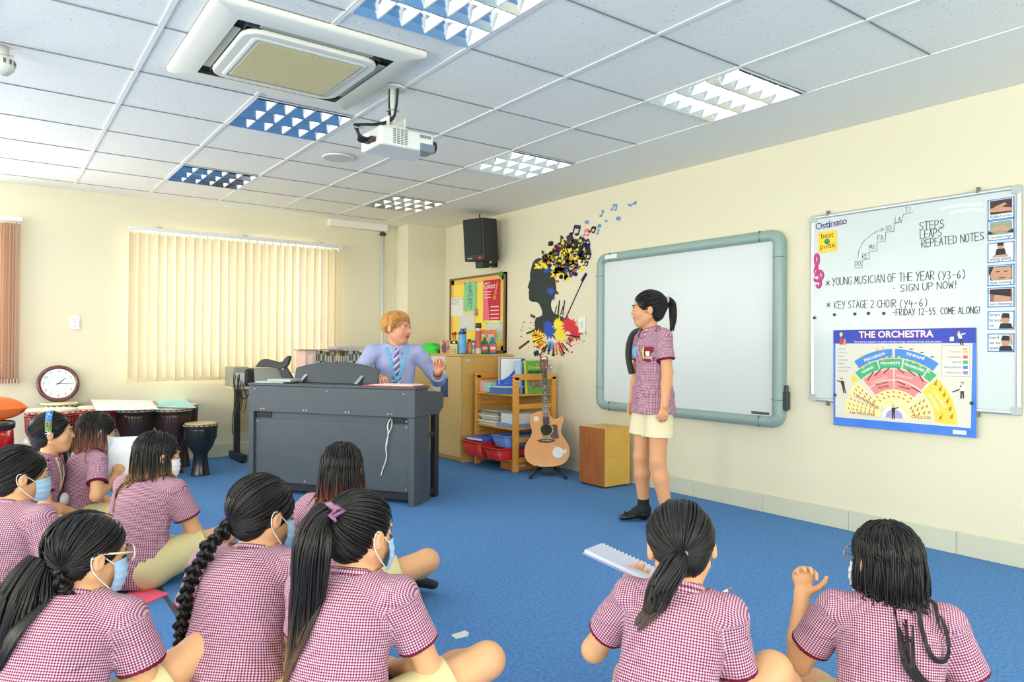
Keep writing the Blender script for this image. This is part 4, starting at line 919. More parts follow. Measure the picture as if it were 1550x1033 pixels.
# bookcase with a row of books, in front of the window wall
bcx = on('z', .8, 457, 560)
BX0, BY0 = float(dep(6.35, 456, 540)[0]), float(dep(6.35, 456, 540)[1])
bk = thing('bookcase', 'low white bookcase below the right end of the blind, behind the piano', 'bookcase', (BX0, BY0, 0))
BWH = mat('bookcase_white', (228, 216, 204), .5)
m = MB(); m.box((0, 0, 0), (.02, .30, .865)); m.box((.78, 0, 0), (.80, .30, .865)); m.box((.02, .28, .02), (.78, .299, .845)); m.build('side_and_back_panels', BWH, bk)
for z in (.06, .44, .845): m = MB(); m.box((.021, 0, z), (.779, .279, z+.02)); m.build('shelf', BWH, bk)
t = thing('pink_box_file', 'pale pink box file at the left end of the book row', 'box file', (BX0+.075, BY0+.13, .8655)); m = MB(); m.box((-.035, -.12, 0), (.065, .12, .215)); m.build('case', mat('file_pink', (226, 188, 176), .6), t, bevel=.003); m = MB(); m.box((-.01, -.1215, .05), (.035, -.1205, .17)); m.build('spine_label', flat((240, 226, 216)), t)
BCS = [(216, 214, 200), (200, 206, 190), (60, 70, 70), (190, 190, 160), (120, 140, 110), (66, 84, 70), (170, 150, 110), (206, 200, 170), (120, 96, 70), (196, 130, 70), (176, 160, 120), (90, 110, 90), (50, 60, 56), (150, 130, 90), (100, 120, 96)]
bnm = ['cream', 'pale grey', 'black', 'sand', 'sage green', 'dark green', 'tan', 'ivory', 'brown', 'orange', 'khaki', 'moss green', 'charcoal', 'ochre', 'olive']
x = .145; r_ = random.Random(5)
for k in range(24):
    w = r_.uniform(.016, .024); h = r_.uniform(.185, .212); c = BCS[k % 15]
    if k >= 22: c = (50, 120, 190); h -= .01+.02*(k-22); 
    o = thing('book', ('bright blue book at the right end of the row under the pamphlets' if k == 23 else 'blue book second from the right end of the row') if k >= 22 else '%s spined book, number %d from the pink box file in the row' % (bnm[k % 15], k+1), 'book', (BX0+x+w/2, BY0+.13, .8655), group='books on the low bookcase')
    m = MB(); m.box((-w/2, -.085, 0), (w/2, .085, h)); m.build('cover', flat(c, .5), o, bevel=.0015)
    m = MB(); m.box((-w*.3, -.0865, h*.55), (w*.3, -.0852, h*.85)); m.build('spine_title', flat((230, 226, 205)) if sum(c) < 480 else flat((70, 80, 80)), o)
    x += w+.0015
BXE = x
for k, (a, b, c, dz, lab) in enumerate(((.0, .40, (96, 84, 104), 0, 'dark purple magazine lying across the left of the book row'), (.24, .56, (226, 170, 190), .006, 'pink magazine lying on top of the standing books'), (.33, .60, (150, 178, 206), .013, 'pale blue pamphlet pile on top of the standing books'))):
    o = thing('magazine', lab, 'magazine', (BX0, BY0+.1, 1.0785+dz)); m = MB(); m.box((a, -.11, 0), (b, .10, .0055 if k < 2 else .022)); m.build('cover', flat(c, .4), o, bevel=.001)
    if k == 2: m = MB(); [m.box((a+.005, -.112, .004+.005*q), (b-.01, -.1101, .006+.005*q)) for q in range(3)]; m.build('page_edges', flat((230, 234, 236)), o)

# cabinet against the right wall
WOOD = mat('pale_beech', (216, 188, 128), .5, noise=(5, (204, 174, 112), .3, (1, 1, 8)))
WOODY = mat('yellow_beech', (222, 184, 104), .5, noise=(5, (210, 168, 88), .3, (1, 1, 8)))
KX0, KY0, KY1, KH = 3.665, 5.80, 7.125, 1.045
kb = thing('cupboard', 'pale beech cupboard under the noticeboard, bottles standing on top', 'cupboard', (KX0, KY0, 0))
D_, L_ = XW-.016-KX0, KY1-KY0
m = MB(); m.box((.02, 0, .0), (D_, .018, KH-.02)); m.box((.02, L_-.018, 0), (D_, L_, KH-.02)); m.box((.02, .018, .05), (D_, L_-.018, .068)); m.box((D_-.012, .018, .07), (D_, L_-.018, KH-.02)); m.box((.05, .018, 0), (.065, L_-.018, .05)); m.build('carcass', WOODY, kb)
m = MB(); m.box((-.008, -.012, KH-.02), (D_, L_, KH)); m.build('top', WOODY, kb, bevel=.002)
for k in range(3):
    a, b = L_*k/3+.002, L_*(k+1)/3-.002
    m = MB(); m.box((0, a, .05), (.018, b, KH-.024)); d = m.build('door', WOOD, kb, bevel=.0015)
    m = MB(); yy = b-.05 if k % 2 == 0 else a+.05; m.tube([(0, yy, .62), (-.03, yy, .62), (-.03, yy, .74), (0, yy, .74)], .005, 6); m.build('handle', mat('handle_metal', (170, 170, 165), .3, metal=.8), d)
m = MB()
for pts in ([(.10, .10), (.085, .12), (.075, .105), (.085, .09), (.10, .095)], [(.115, .13), (.115, .09), (.12, .115), (.135, .11), (.138, .09)], [(.16, .12), (.15, .10), (.165, .095), (.172, .13), (.178, .09), (.19, .10)]):
    m.tube([(a, -.0005, b) for a, b in pts], .0022, 5)
m.build('pen_scribble', flat((60, 50, 40)), kb)
m = MB(); m.box((.05, -.0012, KH-.075), (.11, -.0002, KH-.045)); m.build('clear_sticker', flat((206, 204, 186), .3), kb)
def oncab(px, y): 
    d = ray(px, 530); return (float(d[0]/d[1]*y), y, KH+.0005)
def door_sheet(lab, x0, y0, x1, y1, c, extra=None):
    a = on('x', KX0-.002, x0, (y0+y1)/2); b = on('x', KX0-.002, x1, (y0+y1)/2); zt = on('x', KX0-.002, (x0+x1)/2, y0)[2]; zb = on('x', KX0-.002, (x0+x1)/2, y1)[2]
    t = thing('door_notice', lab, 'notice', M=basis((KX0-.0012, (a[1]+b[1])/2, (zt+zb)/2), (0, -1, 0), (0, 0, 1)), group='sheets taped to the cupboard door')
    w, h = a[1]-b[1], zt-zb; m = MB(); m.box((-w/2, -h/2, 0), (w/2, h/2, .0006)); m.build('paper', flat(c), t); return t, w, h
t, w, h = door_sheet('white photo sheet taped to the cupboard door behind the raised hand', 652, 537, 674, 566, (224, 228, 226))
m = MB(); m.prism([(-w*.1, -h*.4), (w*.3, -h*.4), (w*.35, h*.05), (w*.1, h*.2), (-w*.15, 0)], .0007, .0009); m.build('photo', flat((180, 130, 100)), t)
t, w, h = door_sheet('plain white sheet taped low on the cupboard door', 655, 568, 668, 592, (226, 230, 228))
t, w, h = door_sheet('dark blue card with a pale blue top band on the cupboard door', 667, 569, 678, 601, (56, 76, 116))
m = MB(); m.box((-w/2, h*.38, .0007), (w/2, h/2, .001)); m.build('top_band', flat((100, 190, 210)), t); lines(t, w, h, 5, y0=.75, dy=.1, c=flat((120, 140, 170)))
# things on the cupboard
p = oncab(652, 6.62); t = thing('green_bag', 'crumpled bright green plastic bag on the cupboard beside the printed box', 'bag', p)
bm_ = MB(); r_ = random.Random(3)
vs = []; n, q_ = 16, 8
for i in range(q_+1):
    for k in range(n):
        a = 2*PI*k/n; f = i/q_; rr_ = (1-.55*f**1.5)*(1+.12*r_.uniform(-1, 1)); vs.append((.11*rr_*math.cos(a), .17*rr_*math.sin(a), .105*math.sin(f*PI/2)*(1+.1*r_.uniform(-1, 1)) if i else 0))
bm_.add(vs, [(i*n+k, i*n+(k+1) % n, (i+1)*n+(k+1) % n, (i+1)*n+k) for i in range(q_) for k in range(n)], True); bm_.add([vs[q_*n+k] for k in range(n)], [tuple(range(n))]); bm_.build('bag_body', mat('bag_green', (52, 216, 60), .3), t)
m = MB(); m.box((-.02, -.20, 0), (.09, -.12, .04)); m.build('brown_wrap', flat((110, 84, 60)), t)
p = oncab(679.5, 6.18); t = thing('printed_box', 'small box with orange and cream picture print on the cupboard', 'box', p, rz=-.45)
m = MB(); m.box((-.082, -.06, 0), (.082, .06, .135)); m.build('carton', flat((224, 206, 150), .5), t, bevel=.002)
m = MB(); m.box((-.08, -.0612, .002), (.0, -.0602, .134)); m.build('orange_picture', mat('box_print', (222, 150, 84), .5, noise=(26, (90, 70, 110), .08)), t)
m = MB(); m.box((.005, -.0612, .10), (.081, -.0602, .134)); m.build('dark_band', flat((36, 46, 36)), t); m = MB(); m.prism([(.03, .107), (.06, .107), (.055, .125), (.035, .125)], .0613, .062, basis((0, 0, 0), (1, 0, 0), (0, 0, 1))); m.build('white_mark', flat((240, 240, 236)), t)
m = MB()
for k in range(9): m.sph((.012+.016*(k % 4), -.061, .02+.022*(k//4)), .005, 8, 6, (1, .2, 1))
m.build('dark_spots', flat((60, 46, 36)), t)
p = oncab(694, 6.22); t = thing('pencil_pot', 'pot of pencils and brushes behind the blue bottle', 'pot', p)
m = MB(); m.lathe([(.035, 0), (.035, .11), (.032, .11), (.032, .01)], 20, None, True, True); m.build('pot', flat((70, 90, 70)), t)
for k, (dx, dy, c) in enumerate(((-.10, .0, (60, 44, 40)), (-.035, .03, (200, 50, 50)), (.06, .0, (50, 44, 44)), (.02, .02, (70, 160, 80)))):
    m = MB(); m.cyl((dx*.15, dy*.3, .02), (dx*.7, dy, .205), .004, n=8); m.sph((dx*.72, dy, .207), .010 if k != 1 else .02, 8, 6); m.build('pencil', flat(c), t)
def bottle(name, lab, px, y, prof, c, cap=None, capc=None, lab2=None, rough=.3):
    t = thing(name, lab, 'bottle', oncab(px, y), group='bottles on the cupboard')
    m = MB(); m.lathe(prof, 24); m.build('bottle_body', flat(c, rough), t)
    if cap: m = MB(); m.lathe(cap, 24); m.build('cap', flat(capc, .35), t)
    if lab2:
        for (r, z0, z1, cc) in lab2: m = MB(); m.lathe([(r, z0), (r, z1)], 24, None, True, False); m.build('label_band', flat(cc, .5), t)
    return t
t = bottle('water_bottle', 'tall light blue sports water bottle on the cupboard', 700, 6.02, [(.040, 0), (.041, .02), (.039, .07), (.041, .08), (.041, .185), (.034, .20)], (92, 168, 226), [(.034, .20), (.036, .205), (.036, .222), (.026, .226), (.024, .25), (.018, .255)], (40, 90, 150))
m = MB(); m.tube([(.01, 0, .238), (.03, 0, .262), (.045, 0, .25), (.036, 0, .225)], .005, 6); m.build('carry_loop', flat((40, 90, 150)), t)
m = MB(); m.lathe([(.0365, .200), (.0375, .203), (.0375, .215), (.0365, .218)], 24, None, True, False); m.build('dark_ring', flat((30, 46, 60)), t)
bottle('sauce_bottle', 'small brown patterned bottle with black cap right of the blue bottle', 710.5, 6.0, [(.024, 0), (.025, .01), (.025, .115), (.018, .13)], (176, 104, 60), [(.012, .13), (.02, .132), (.018, .148)], (40, 34, 32), [(.0256, .02, .10, (196, 126, 74))])
bottle('glue_bottle', 'short white bottle with pale blue label and black base ring', 716.5, 6.02, [(.016, 0), (.017, .02), (.017, .125), (.012, .13)], (226, 230, 230), [(.014, .13), (.016, .155)], (226, 228, 228), [(.0175, .05, .09, (110, 196, 226)), (.0176, .118, .13, (50, 44, 40))])
bottle('thermos_flask', 'tall red and silver thermos flask with black cap', 724, 5.98, [(.030, 0), (.031, .01), (.031, .25), (.028, .262)], (206, 200, 190), [(.029, .262), (.031, .265), (.031, .30), (.026, .315)], (40, 48, 40), [(.0318, .06, .235, (200, 90, 84))], .25)
def spray(lab, px, y, c, c2, lc):
    t = thing('spray_bottle', lab, 'spray bottle', oncab(px, y), rz=-.5, group='spray bottles on the cupboard')
    m = MB(); m.lathe([(.038, 0), (.040, .01), (.040, .09), (.034, .12), (.018, .145), (.015, .175)], 24, Matrix.Diagonal((1, .65, 1, 1))); m.build('bottle_body', flat(c, .25), t)
    m = MB(); m.cyl((0, 0, .172), (0, 0, .205), .011, n=12); m.build('neck_tube', flat((226, 226, 220)), t)
    m = MB(); m.prism([(-.045, .205), (.03, .205), (.042, .212), (.04, .24), (-.02, .25), (-.05, .235)], -.013, .013, basis((0, 0, 0), (1, 0, 0), (0, 0, 1))); m.prism([(.022, .16), (.034, .16), (.032, .206), (.016, .206)], -.006, .006, basis((0, 0, 0), (1, 0, 0), (0, 0, 1))); m.build('trigger_head', flat((236, 110, 50), .35), t, bevel=.003)
    m = MB(); m.box((-.03, -.0275, .02), (.03, -.0255, .10)); m.build('front_label', flat(c2), t); m = MB(); m.box((-.026, -.0285, .045), (.026, -.0276, .075)); m.build('label_band', flat(lc), t)
spray('green spray bottle with orange trigger and red label on the cupboard', 733.5, 6.02, (30, 130, 100), (176, 80, 60), (206, 214, 210))
spray('blue spray bottle with orange trigger and white band, nearest the wall', 745.5, 5.99, (44, 140, 200), (230, 90, 50), (232, 232, 226))

# shelf unit with trays
PINE = mat('orange_pine', (224, 164, 74), .45, noise=(4, (212, 148, 60), .3, (1, 1, 6)))
SX0, SX1, SY0, SY1 = 3.775, 4.26, 5.075, 5.72
sh = thing('shelf_unit', 'orange pine shelf unit between the cupboard and the guitar', 'shelf unit', (SX0, SY0, 0))
SD, SL = SX1-SX0, SY1-SY0
for y in (0, SL-.035):
    m = MB(); pr_ = rrect(0, 0, SD, .875, .02, 4)
    m.box((0, y, 0), (.055, y+.035, .85)); m.box((SD-.05, y, 0), (SD, y+.035, .85)); m.prism(rrect(0, .82, SD, .875, .02, 4), y, y+.035, Matrix(((1, 0, 0, 0), (0, 0, 1, 0), (0, 1, 0, 0), (0, 0, 0, 1))))
    for z in (.56, .26, .08): m.box((.055, y+.006, z), (SD-.05, y+.029, z+.045))
    m.build('end_frame', PINE, sh, bevel=.004)
for z in (.675, .37, .085):
    m = MB(); m.box((.01, .036, z), (SD-.01, SL-.036, z+.018)); m.build('shelf', PINE, sh, bevel=.002)
m = MB(); m.box((SD-.022, .036, .39), (SD-.012, SL-.036, .67)); m.build('back_panel', mat('pine_back', (200, 160, 100), .5), sh)
m = MB(); m.box((SD-.035, SL-.10, .875), (SD-.005, SL-.02, .96)); m.build('top_posts', PINE, sh)
def onsh(x, y, z): return (SX0+x, SY0+y, z)
ZT, ZM, ZB = .6935, .3885, .1035
t = thing('folder_stack', 'pink and mint green cardboard folders at the far end of the top shelf', 'folders', onsh(.12, .53, ZT))
m = MB(); m.box((-.09, -.0, 0), (.09, .075, .10)); m.build('pink_folder', flat((236, 170, 160)), t, bevel=.003)
m = MB(); m.box((-.09, -.11, 0), (.09, -.002, .085)); m.build('mint_folder', flat((160, 214, 196)), t, bevel=.003)
t = thing('magazine_file', 'bright blue perforated magazine file holding white binders on the top shelf', 'magazine file', onsh(.20, .32, ZT+.062), rz=-.3)
FX = basis((0, 0, 0), (1, 0, 0), (0, 0, 1))
BLF = mat('file_blue', (36, 92, 206), .35)
prof = [(-.13, 0), (.12, 0), (.12, .255), (.085, .255)] + [(.085-.215*s, .255-.20*math.sin(s*PI/2)**.9) for s in np.linspace(.15, 1, 9)]
m = MB(); m.prism(prof, .045, .049, FX); m.prism(prof, -.049, -.045, FX); m.box((.116, -.045, 0), (.12, .045, .255)); m.box((-.13, -.045, 0), (.12, .045, .004)); m.build('file_case', BLF, t)
m = MB()
for k in range(12):
    for r_ in range(4):
        xx = -.11+k*.019
        if .03+r_*.02 < .20*(k/11)+.03: m.box((xx, -.0502, .02+r_*.02), (xx+.010, -.0491, .03+r_*.02))
m.build('slots', flat((120, 160, 230)), t)
for k, (c, hh, lab) in enumerate((((232, 234, 236), .26, 'white binder nearest the wall in the blue magazine file'), ((40, 52, 60), .255, 'thin black binder in the blue magazine file'), ((226, 230, 234), .25, 'wide white binder at the front of the blue magazine file'))):
    o = thing('binder', lab, 'binder', (0, 0, 0), group='binders in the blue magazine file'); o.matrix_world = Matrix.Translation(onsh(.20, .32, ZT+.067)) @ Matrix.Rotation(-.3, 4, 'Z') @ T3(0, .03-.031*k, 0)
    m = MB(); m.box((-.115, -.013, 0), (.10, .013, hh)); m.build('cover', flat(c, .5), o, bevel=.002)
    m = MB(); m.box((.1001, -.004, .16), (.1008, .004, .21)); m.build('spine_label', flat((200, 205, 205)), o)
t = thing('open_papers', 'open blue folder with white printed sheets on the front of the top shelf', 'papers', onsh(.07, .24, ZT), rz=.25)
m = MB(); m.box((-.09, -.17, 0), (.13, .15, .006)); m.box((-.085, -.15, .0062), (.14, .12, .056)); m.build('folder', flat((70, 120, 190)), t, bevel=.002)
m = MB(); m.box((-.11, -.16, .0565), (.12, .11, .0585), Matrix.Rotation(.12, 4, 'Z')); m.box((-.13, -.17, .0588), (.08, .07, .0605), Matrix.Rotation(-.2, 4, 'Z')); m.build('sheets', flat((234, 238, 240)), t)
m = MB(); [m.box((-.10+.05*(k % 2), -.12+k*.022, .0606), (.05, -.115+k*.022, .0612), Matrix.Rotation(-.2, 4, 'Z')) for k in range(6)]; m.build('printed_lines', LG, t)
bkf = basis(onsh(.30, .055, ZT+.002), (1, .0, 0), (0, .12, 1))
t = thing('songbook', 'green songbook with a yellow and black title standing on the top shelf', 'songbook', M=bkf)
m = MB(); m.box((-.115, 0, -.006), (.13, .30, .006)); m.build('cover', mat('book_green', (96, 176, 70), .35), t, bevel=.001)
m = MB(); m.box((-.135, 0, -.007), (-.116, .30, .0065)); m.build('yellow_spine', flat((240, 214, 60), .4), t)
text('Developing', .045, flat((226, 232, 120)), t, T3(.005, .225, .0065), 'title_word', width=.19)
for s, y in (('SINGING', .185), ('MATTERS', .152)): text(s, .03, flat((30, 60, 30)), t, T3(.005, y, .0066), 'title_word', width=.2, bold=.002)
m = MB(); m.box((-.09, .05, .0062), (.12, .135, .0068)); m.build('cover_photo', mat('cover_photo', (110, 80, 60), .5, noise=(30, (180, 160, 130), .2)), t)
t = thing('songbook', 'blue and yellow edged book standing just left of the green songbook', 'songbook', M=basis(onsh(.125, .075, ZT+.002), (.35, .94, 0), (0, 0, 1)))
m = MB(); m.box((-.02, 0, -.008), (.16, .295, .008)); m.build('cover', flat((80, 160, 220), .4), t, bevel=.001); m = MB(); m.box((-.019, .002, -.0095), (.158, .293, -.0082)); m.build('inner_cover', flat((170, 206, 226), .4), t)
t = thing('paper_stack', 'pile of worn folders and loose papers at the far end of the middle shelf', 'papers', onsh(.16, .45, ZM), rz=.06)
r_ = random.Random(4)
for k in range(9):
    m = MB(); a = r_.uniform(-.02, .02); m.box((-.14+a, -.13+a, .0128*k), (.14+a, .13-a, .0128*k+.0115), Matrix.Rotation(r_.uniform(-.06, .06), 4, 'Z')); m.build('folder', flat([(226, 222, 206), (206, 206, 190), (236, 236, 226), (186, 176, 150)][k % 4]), t, bevel=.002)
m = MB(); m.box((-.15, -.16, .117), (.15, .14, .123)); m.build('black_folder', flat((40, 56, 66)), t); m = MB(); m.box((-.13, -.15, .1235), (.14, .12, .127)); m.build('top_sheet', flat((214, 226, 230)), t)
t = thing('ream_box', 'white paper box with blue sheets beneath on the middle shelf, near end', 'box', onsh(.17, .15, ZM), rz=-.05)
m = MB(); m.box((-.14, -.105, .035), (.20, .10, .125)); m.build('box', flat((228, 232, 230), .6), t, bevel=.003)
m = MB(); m.box((-.15, -.108, 0), (.21, .135, .034)); m.build('blue_sheets', flat((130, 158, 206), .6), t, bevel=.003)
def tray(lab, x, y, z, w, l, h, c, rz=0.):
    t = thing('storage_tray', lab, 'tray', onsh(x, y, z), rz, group='plastic trays in the shelf unit'); mt = flat(c, .3)
    m = MB(); rows = [[(px_, py_, zz) for px_, py_ in rrect(-w/2*s, -l/2*s, w/2*s, l/2*s, .025, 4)] for zz, s in ((0, .84), (h, 1.0), (h, .965), (.006, .81))]
    N = len(rows[0]); vs = [p for r in rows for p in r]; m.add(vs, [(i*N+k, i*N+(k+1) % N, (i+1)*N+(k+1) % N, (i+1)*N+k) for i in range(3) for k in range(N)] , True); m.add(rows[3], [tuple(range(N))]); m.add(rows[0], [tuple(reversed(range(N)))]); m.build('tray_body', mt, t)
    m = MB(); ring(m, [(.0, h-.004), (-.012, h-.004), (-.013, h+.004), (.0, h+.005)], w, l, .028, 4); m.build('rim', mt, t); return t
tray('large red plastic tray overhanging the bottom shelf at its far end', .035, .47, ZB, .40, .29, .135, (206, 46, 48))
tray('smaller red plastic tray at the near end of the bottom shelf', .055, .18, ZB, .38, .24, .105, (200, 44, 46))
tray('blue plastic tray stacked on the smaller red tray', .12, .165, ZB+.111, .36, .23, .10, (104, 140, 214))
t = thing('blue_folder', 'bright blue folder lying in the large red tray', 'folder', onsh(.04, .47, ZB+.142), rz=.12); m = MB(); m.box((-.16, -.13, 0), (.17, .13, .03)); m.build('cover', flat((60, 104, 204), .4), t, bevel=.004); m = MB(); m.box((-.162, -.10, .006), (-.1605, .11, .024)); m.build('page_edges', flat((226, 228, 228)), t)
t = thing('orange_crate', 'orange wooden box on the floor under the shelf unit', 'box', onsh(.22, .17, 0)); m = MB(); m.box((-.17, -.11, 0), (.20, .11, .075)); m.build('box_body', mat('crate_orange', (214, 130, 56), .5), t, bevel=.003); m = MB(); m.box((-.14, -.112, .03), (-.05, -.1105, .055)); m.build('label', flat((224, 206, 170)), t)

# acoustic guitar on its stand
gp = fl(831, 722); GUZ = .085
GN = Vector((-.60, -.80, 0)); GXv = Vector((.80, -.60, 0))
tl = math.radians(13)
gy = (Vector((0, 0, 1))*math.cos(tl) - GN*math.sin(tl)); GM = basis((gp[0], gp[1]+.02, GUZ), GXv, gy) @ Matrix.Rotation(.03, 4, 'Z')
gu = thing('acoustic_guitar', 'natural spruce cutaway acoustic guitar standing left of the wooden cajon', 'guitar', M=GM)
half = [(0, 0), (.08, .002), (.14, .02), (.185, .065), (.198, .125), (.188, .185), (.155, .235), (.128, .275), (.122, .31), (.132, .35)]
left = half + [(.142, .39), (.138, .43), (.115, .462), (.07, .478), (.028, .482)]
right = half + [(.146, .385), (.150, .415), (.142, .432), (.115, .420), (.085, .405), (.055, .412), (.035, .445), (.028, .482)]
def sm(p): 
    q = [p[0]]
    for a, b in zip(p[:-1], p[1:]): q += [tuple(np.array(a)*.7+np.array(b)*.3), tuple(np.array(a)*.3+np.array(b)*.7)]
    return q + [p[-1]]
outl = [(x, y) for x, y in sm(right)] + [(-x, y) for x, y in sm(left)][::-1][:-1]
SPR = mat('spruce_top', (226, 154, 76), .25, noise=(7, (214, 138, 60), .3, (9, .6, 1)), coat=.4)
m = MB(); m.prism(outl, -.105, -.004, None, True); m.build('sides_and_back', mat('guitar_sides', (150, 84, 40), .3, coat=.4), gu)
m = MB(); m.prism(outl, -.0035, .0, None); m.build('soundboard', SPR, gu)
m = MB(); m.tube([(x, y, -.001) for x, y in outl], .0028, 5, True); m.build('binding', mat('binding_cream', (222, 200, 150), .4), gu)
m = MB(); m.cyl((0, .318, .0005), (0, .318, .001), .049, n=32); m.build('sound_hole', mat('hole_dark', (44, 34, 26), .8), gu)
m = MB(); m.lathe([(.0495, .0006), (.0495, .0022), (.062, .0022), (.062, .0006)], 40, T3(0, .318, 0)); m.build('rosette', mat('rosette', (216, 196, 140), .4, noise=(90, (120, 96, 60), .1)), gu)
m = MB(); m.prism(sm([(.045, .36), (.085, .365), (.10, .35), (.098, .30), (.11, .25), (.10, .235), (.05, .24), (.028, .262), (.055, .285), (.066, .318), (.058, .345)])[::-1], .0006, .003); m.build('pickguard', mat('pickguard', (66, 44, 56), .25), gu)
m = MB(); m.prism(sm([(-.085, .225), (-.05, .205), (.05, .205), (.085, .225), (.05, .238), (-.05, .238)]), .0006, .011); m.build('bridge', mat('rosewood', (66, 40, 28), .4), gu, bevel=.002)
m = MB(); m.box((-.036, .222, .011), (.036, .226, .016)); m.build('saddle', flat((236, 230, 210)), gu)
m = MB(); m.prism([(-.028, .37), (.028, .37), (.0215, .845), (-.0215, .845)], .0035, .012); fb = m.build('fretboard', mat('fretboard', (58, 50, 46), .5), gu)
m = MB(); m.prism([(-.027, .47), (.027, .47), (.0205, .845), (-.0205, .845)], -.022, .0034); m.build('neck', mat('neck_mahogany', (130, 74, 40), .35), gu, bevel=.006)
m = MB(); dots = MB()
for k in range(18): y = .846-.645*(1-2**(-(k+1)/12)); w = .0215+.0065*(.845-y)/.475; m.box((-w, y-.001, .012), (w, y+.001, .0135))
for k in (3, 5, 7, 9, 12, 15): y = .846-.645*(1-(2**(-k/12)+2**(-(k-1)/12))/2); dots.cyl((0, y, .012), (0, y, .0128), .0042, n=10)
m.build('frets', mat('fret_metal', (200, 200, 190), .25, metal=1), gu); dots.build('inlay_dots', flat((236, 236, 226)), gu)
m = MB()
for k in range(6): x0, x1 = -.03+.012*k, -.0175+.007*k; m.cyl((x0, .223, .0165), (x1, .846, .0145), .0007+.00012*(5-k), n=5); m.cyl((x1, .846, .0145), ((-1 if k < 3 else 1)*.018, .875+.027*(k if k < 3 else 5-k), .001), .0007, n=5)
m.build('strings', mat('string_metal', (206, 196, 170), .3, metal=1), gu)
HM = T3(0, .845, .006) @ Matrix.Rotation(-.22, 4, 'X')
m = MB(); m.prism(sm([(-.0215, 0), (.0215, 0), (.034, .03), (.038, .125), (.028, .145), (.0, .135), (-.028, .145), (-.038, .125), (-.034, .03)]), -.016, 0, HM); m.build('headstock', mat('headstock', (112, 50, 30), .3, coat=.3), gu, bevel=.002)
m = MB(); m.prism([(-.022, .112), (.022, .112), (.022, .13), (-.022, .13)], .0004, .0012, HM); m.build('head_plate', flat((226, 226, 220)), gu)
for k in range(6):
    s = -1 if k < 3 else 1; y = .03+.037*(k % 3)
    m = MB(); m.cyl(HM @ Vector((s*.018, y, 0)), HM @ Vector((s*.018, y, .012)), .004, n=10); m.cyl(HM @ Vector((s*.034, y, -.008)), HM @ Vector((s*.056, y, -.008)), .0025, n=8); m.sph(HM @ Vector((s*.062, y, -.008)), .009, 10, 8, (1, .8, .6)); m.build('tuning_peg', mat('peg_chrome', (190, 192, 190), .2, metal=1), gu)
m = MB(); m.cyl((-.085, .415, .0006), (-.085, .415, .0014), .023, n=24); st = m.build('round_sticker', flat((236, 236, 232)), gu)
m = MB(); m.tube([(-.085+.012*math.cos(a), .415+.012*math.sin(a), .0016) for a in np.linspace(PI*1.1, 1.9*PI, 8)], .0014, 5); m.sph((-.091, .421, .0016), .0028, 8, 6, (1, 1, .2)); m.sph((-.079, .421, .0016), .0028, 8, 6, (1, 1, .2)); m.build('smile_print', flat((60, 60, 70)), st)
m = MB(); m.cyl((.095, .118, .0006), (.095, .118, .0016), .048, n=32); m.add([(.085, .165, .0013), (.10, .165, .0013), (.062, .175, .0013), (.055, .17, .0013)], [(0, 1, 2, 3)]); m.add([(.14, .12, .0013), (.165, .10, .0013), (.175, .15, .0013), (.16, .14, .0013), (.14, .135, .0013)], [(0, 1, 2, 3, 4)]); m.build('white_round_sticker', flat((226, 232, 236), .35), gu)
gs = thing('guitar_stand', 'black folding floor stand under the acoustic guitar', 'stand', (gp[0], gp[1]+.02, 0), rz=math.atan2(GXv.y, GXv.x))
STB = mat('stand_black', (24, 30, 28), .5)
for s in (-1, 1):
    m = MB(); m.tube([(s*.15, -.12, .014), (s*.10, -.02, .045), (s*.03, .10, .10), (s*.02, .16, .16)], .012, 8); m.sph((s*.15, -.125, .016), .0158, 10, 8); m.build('leg', STB, gs)
    m = MB(); m.tube([(s*.085, .03, .06), (s*.09, -.01, .075), (s*.092, -.06, .077), (s*.094, -.075, .10)], .009, 8); m.build('cradle_arm', STB, gs)
m = MB(); m.tube([(-.09, .03, .06), (.09, .03, .06)], .010, 8); m.tube([(0, .03, .06), (.0, .16, .16), (0, .30, .02)], .012, 8); m.box((-.05, .0, .03), (.05, .05, .075)); m.build('cross_brace', STB, gs)
# cajon
cj = thing('cajon', 'wooden box drum with brown front standing against the right wall', 'cajon', (3.94, 4.095, 0))
m = MB(); m.box((.004, 0, .012), (.285, .305, .475)); m.build('box_body', mat('cajon_yellow', (222, 180, 84), .4, noise=(5, (206, 160, 64), .3, (1, 1, 7))), cj, bevel=.003)
m = MB(); m.box((0, .002, .014), (.0038, .303, .473)); m.build('front_plate', mat('cajon_front', (176, 110, 58), .4, noise=(6, (150, 86, 40), .3, (1, 3, .8))), cj)
m = MB(); [m.cyl((x, y, 0), (x, y, .0118), .013, n=10) for x in (.03, .255) for y in (.03, .275)]; m.build('rubber_feet', BLACK, cj)
m = MB(); [m.sph((.02+.06*k, -.0005, .465), .0025, 6, 4) for k in range(5)]; [m.sph((.278, -.0005, .05+.1*k), .0025, 6, 4) for k in range(5)]; m.build('screws', flat((120, 90, 50)), cj)

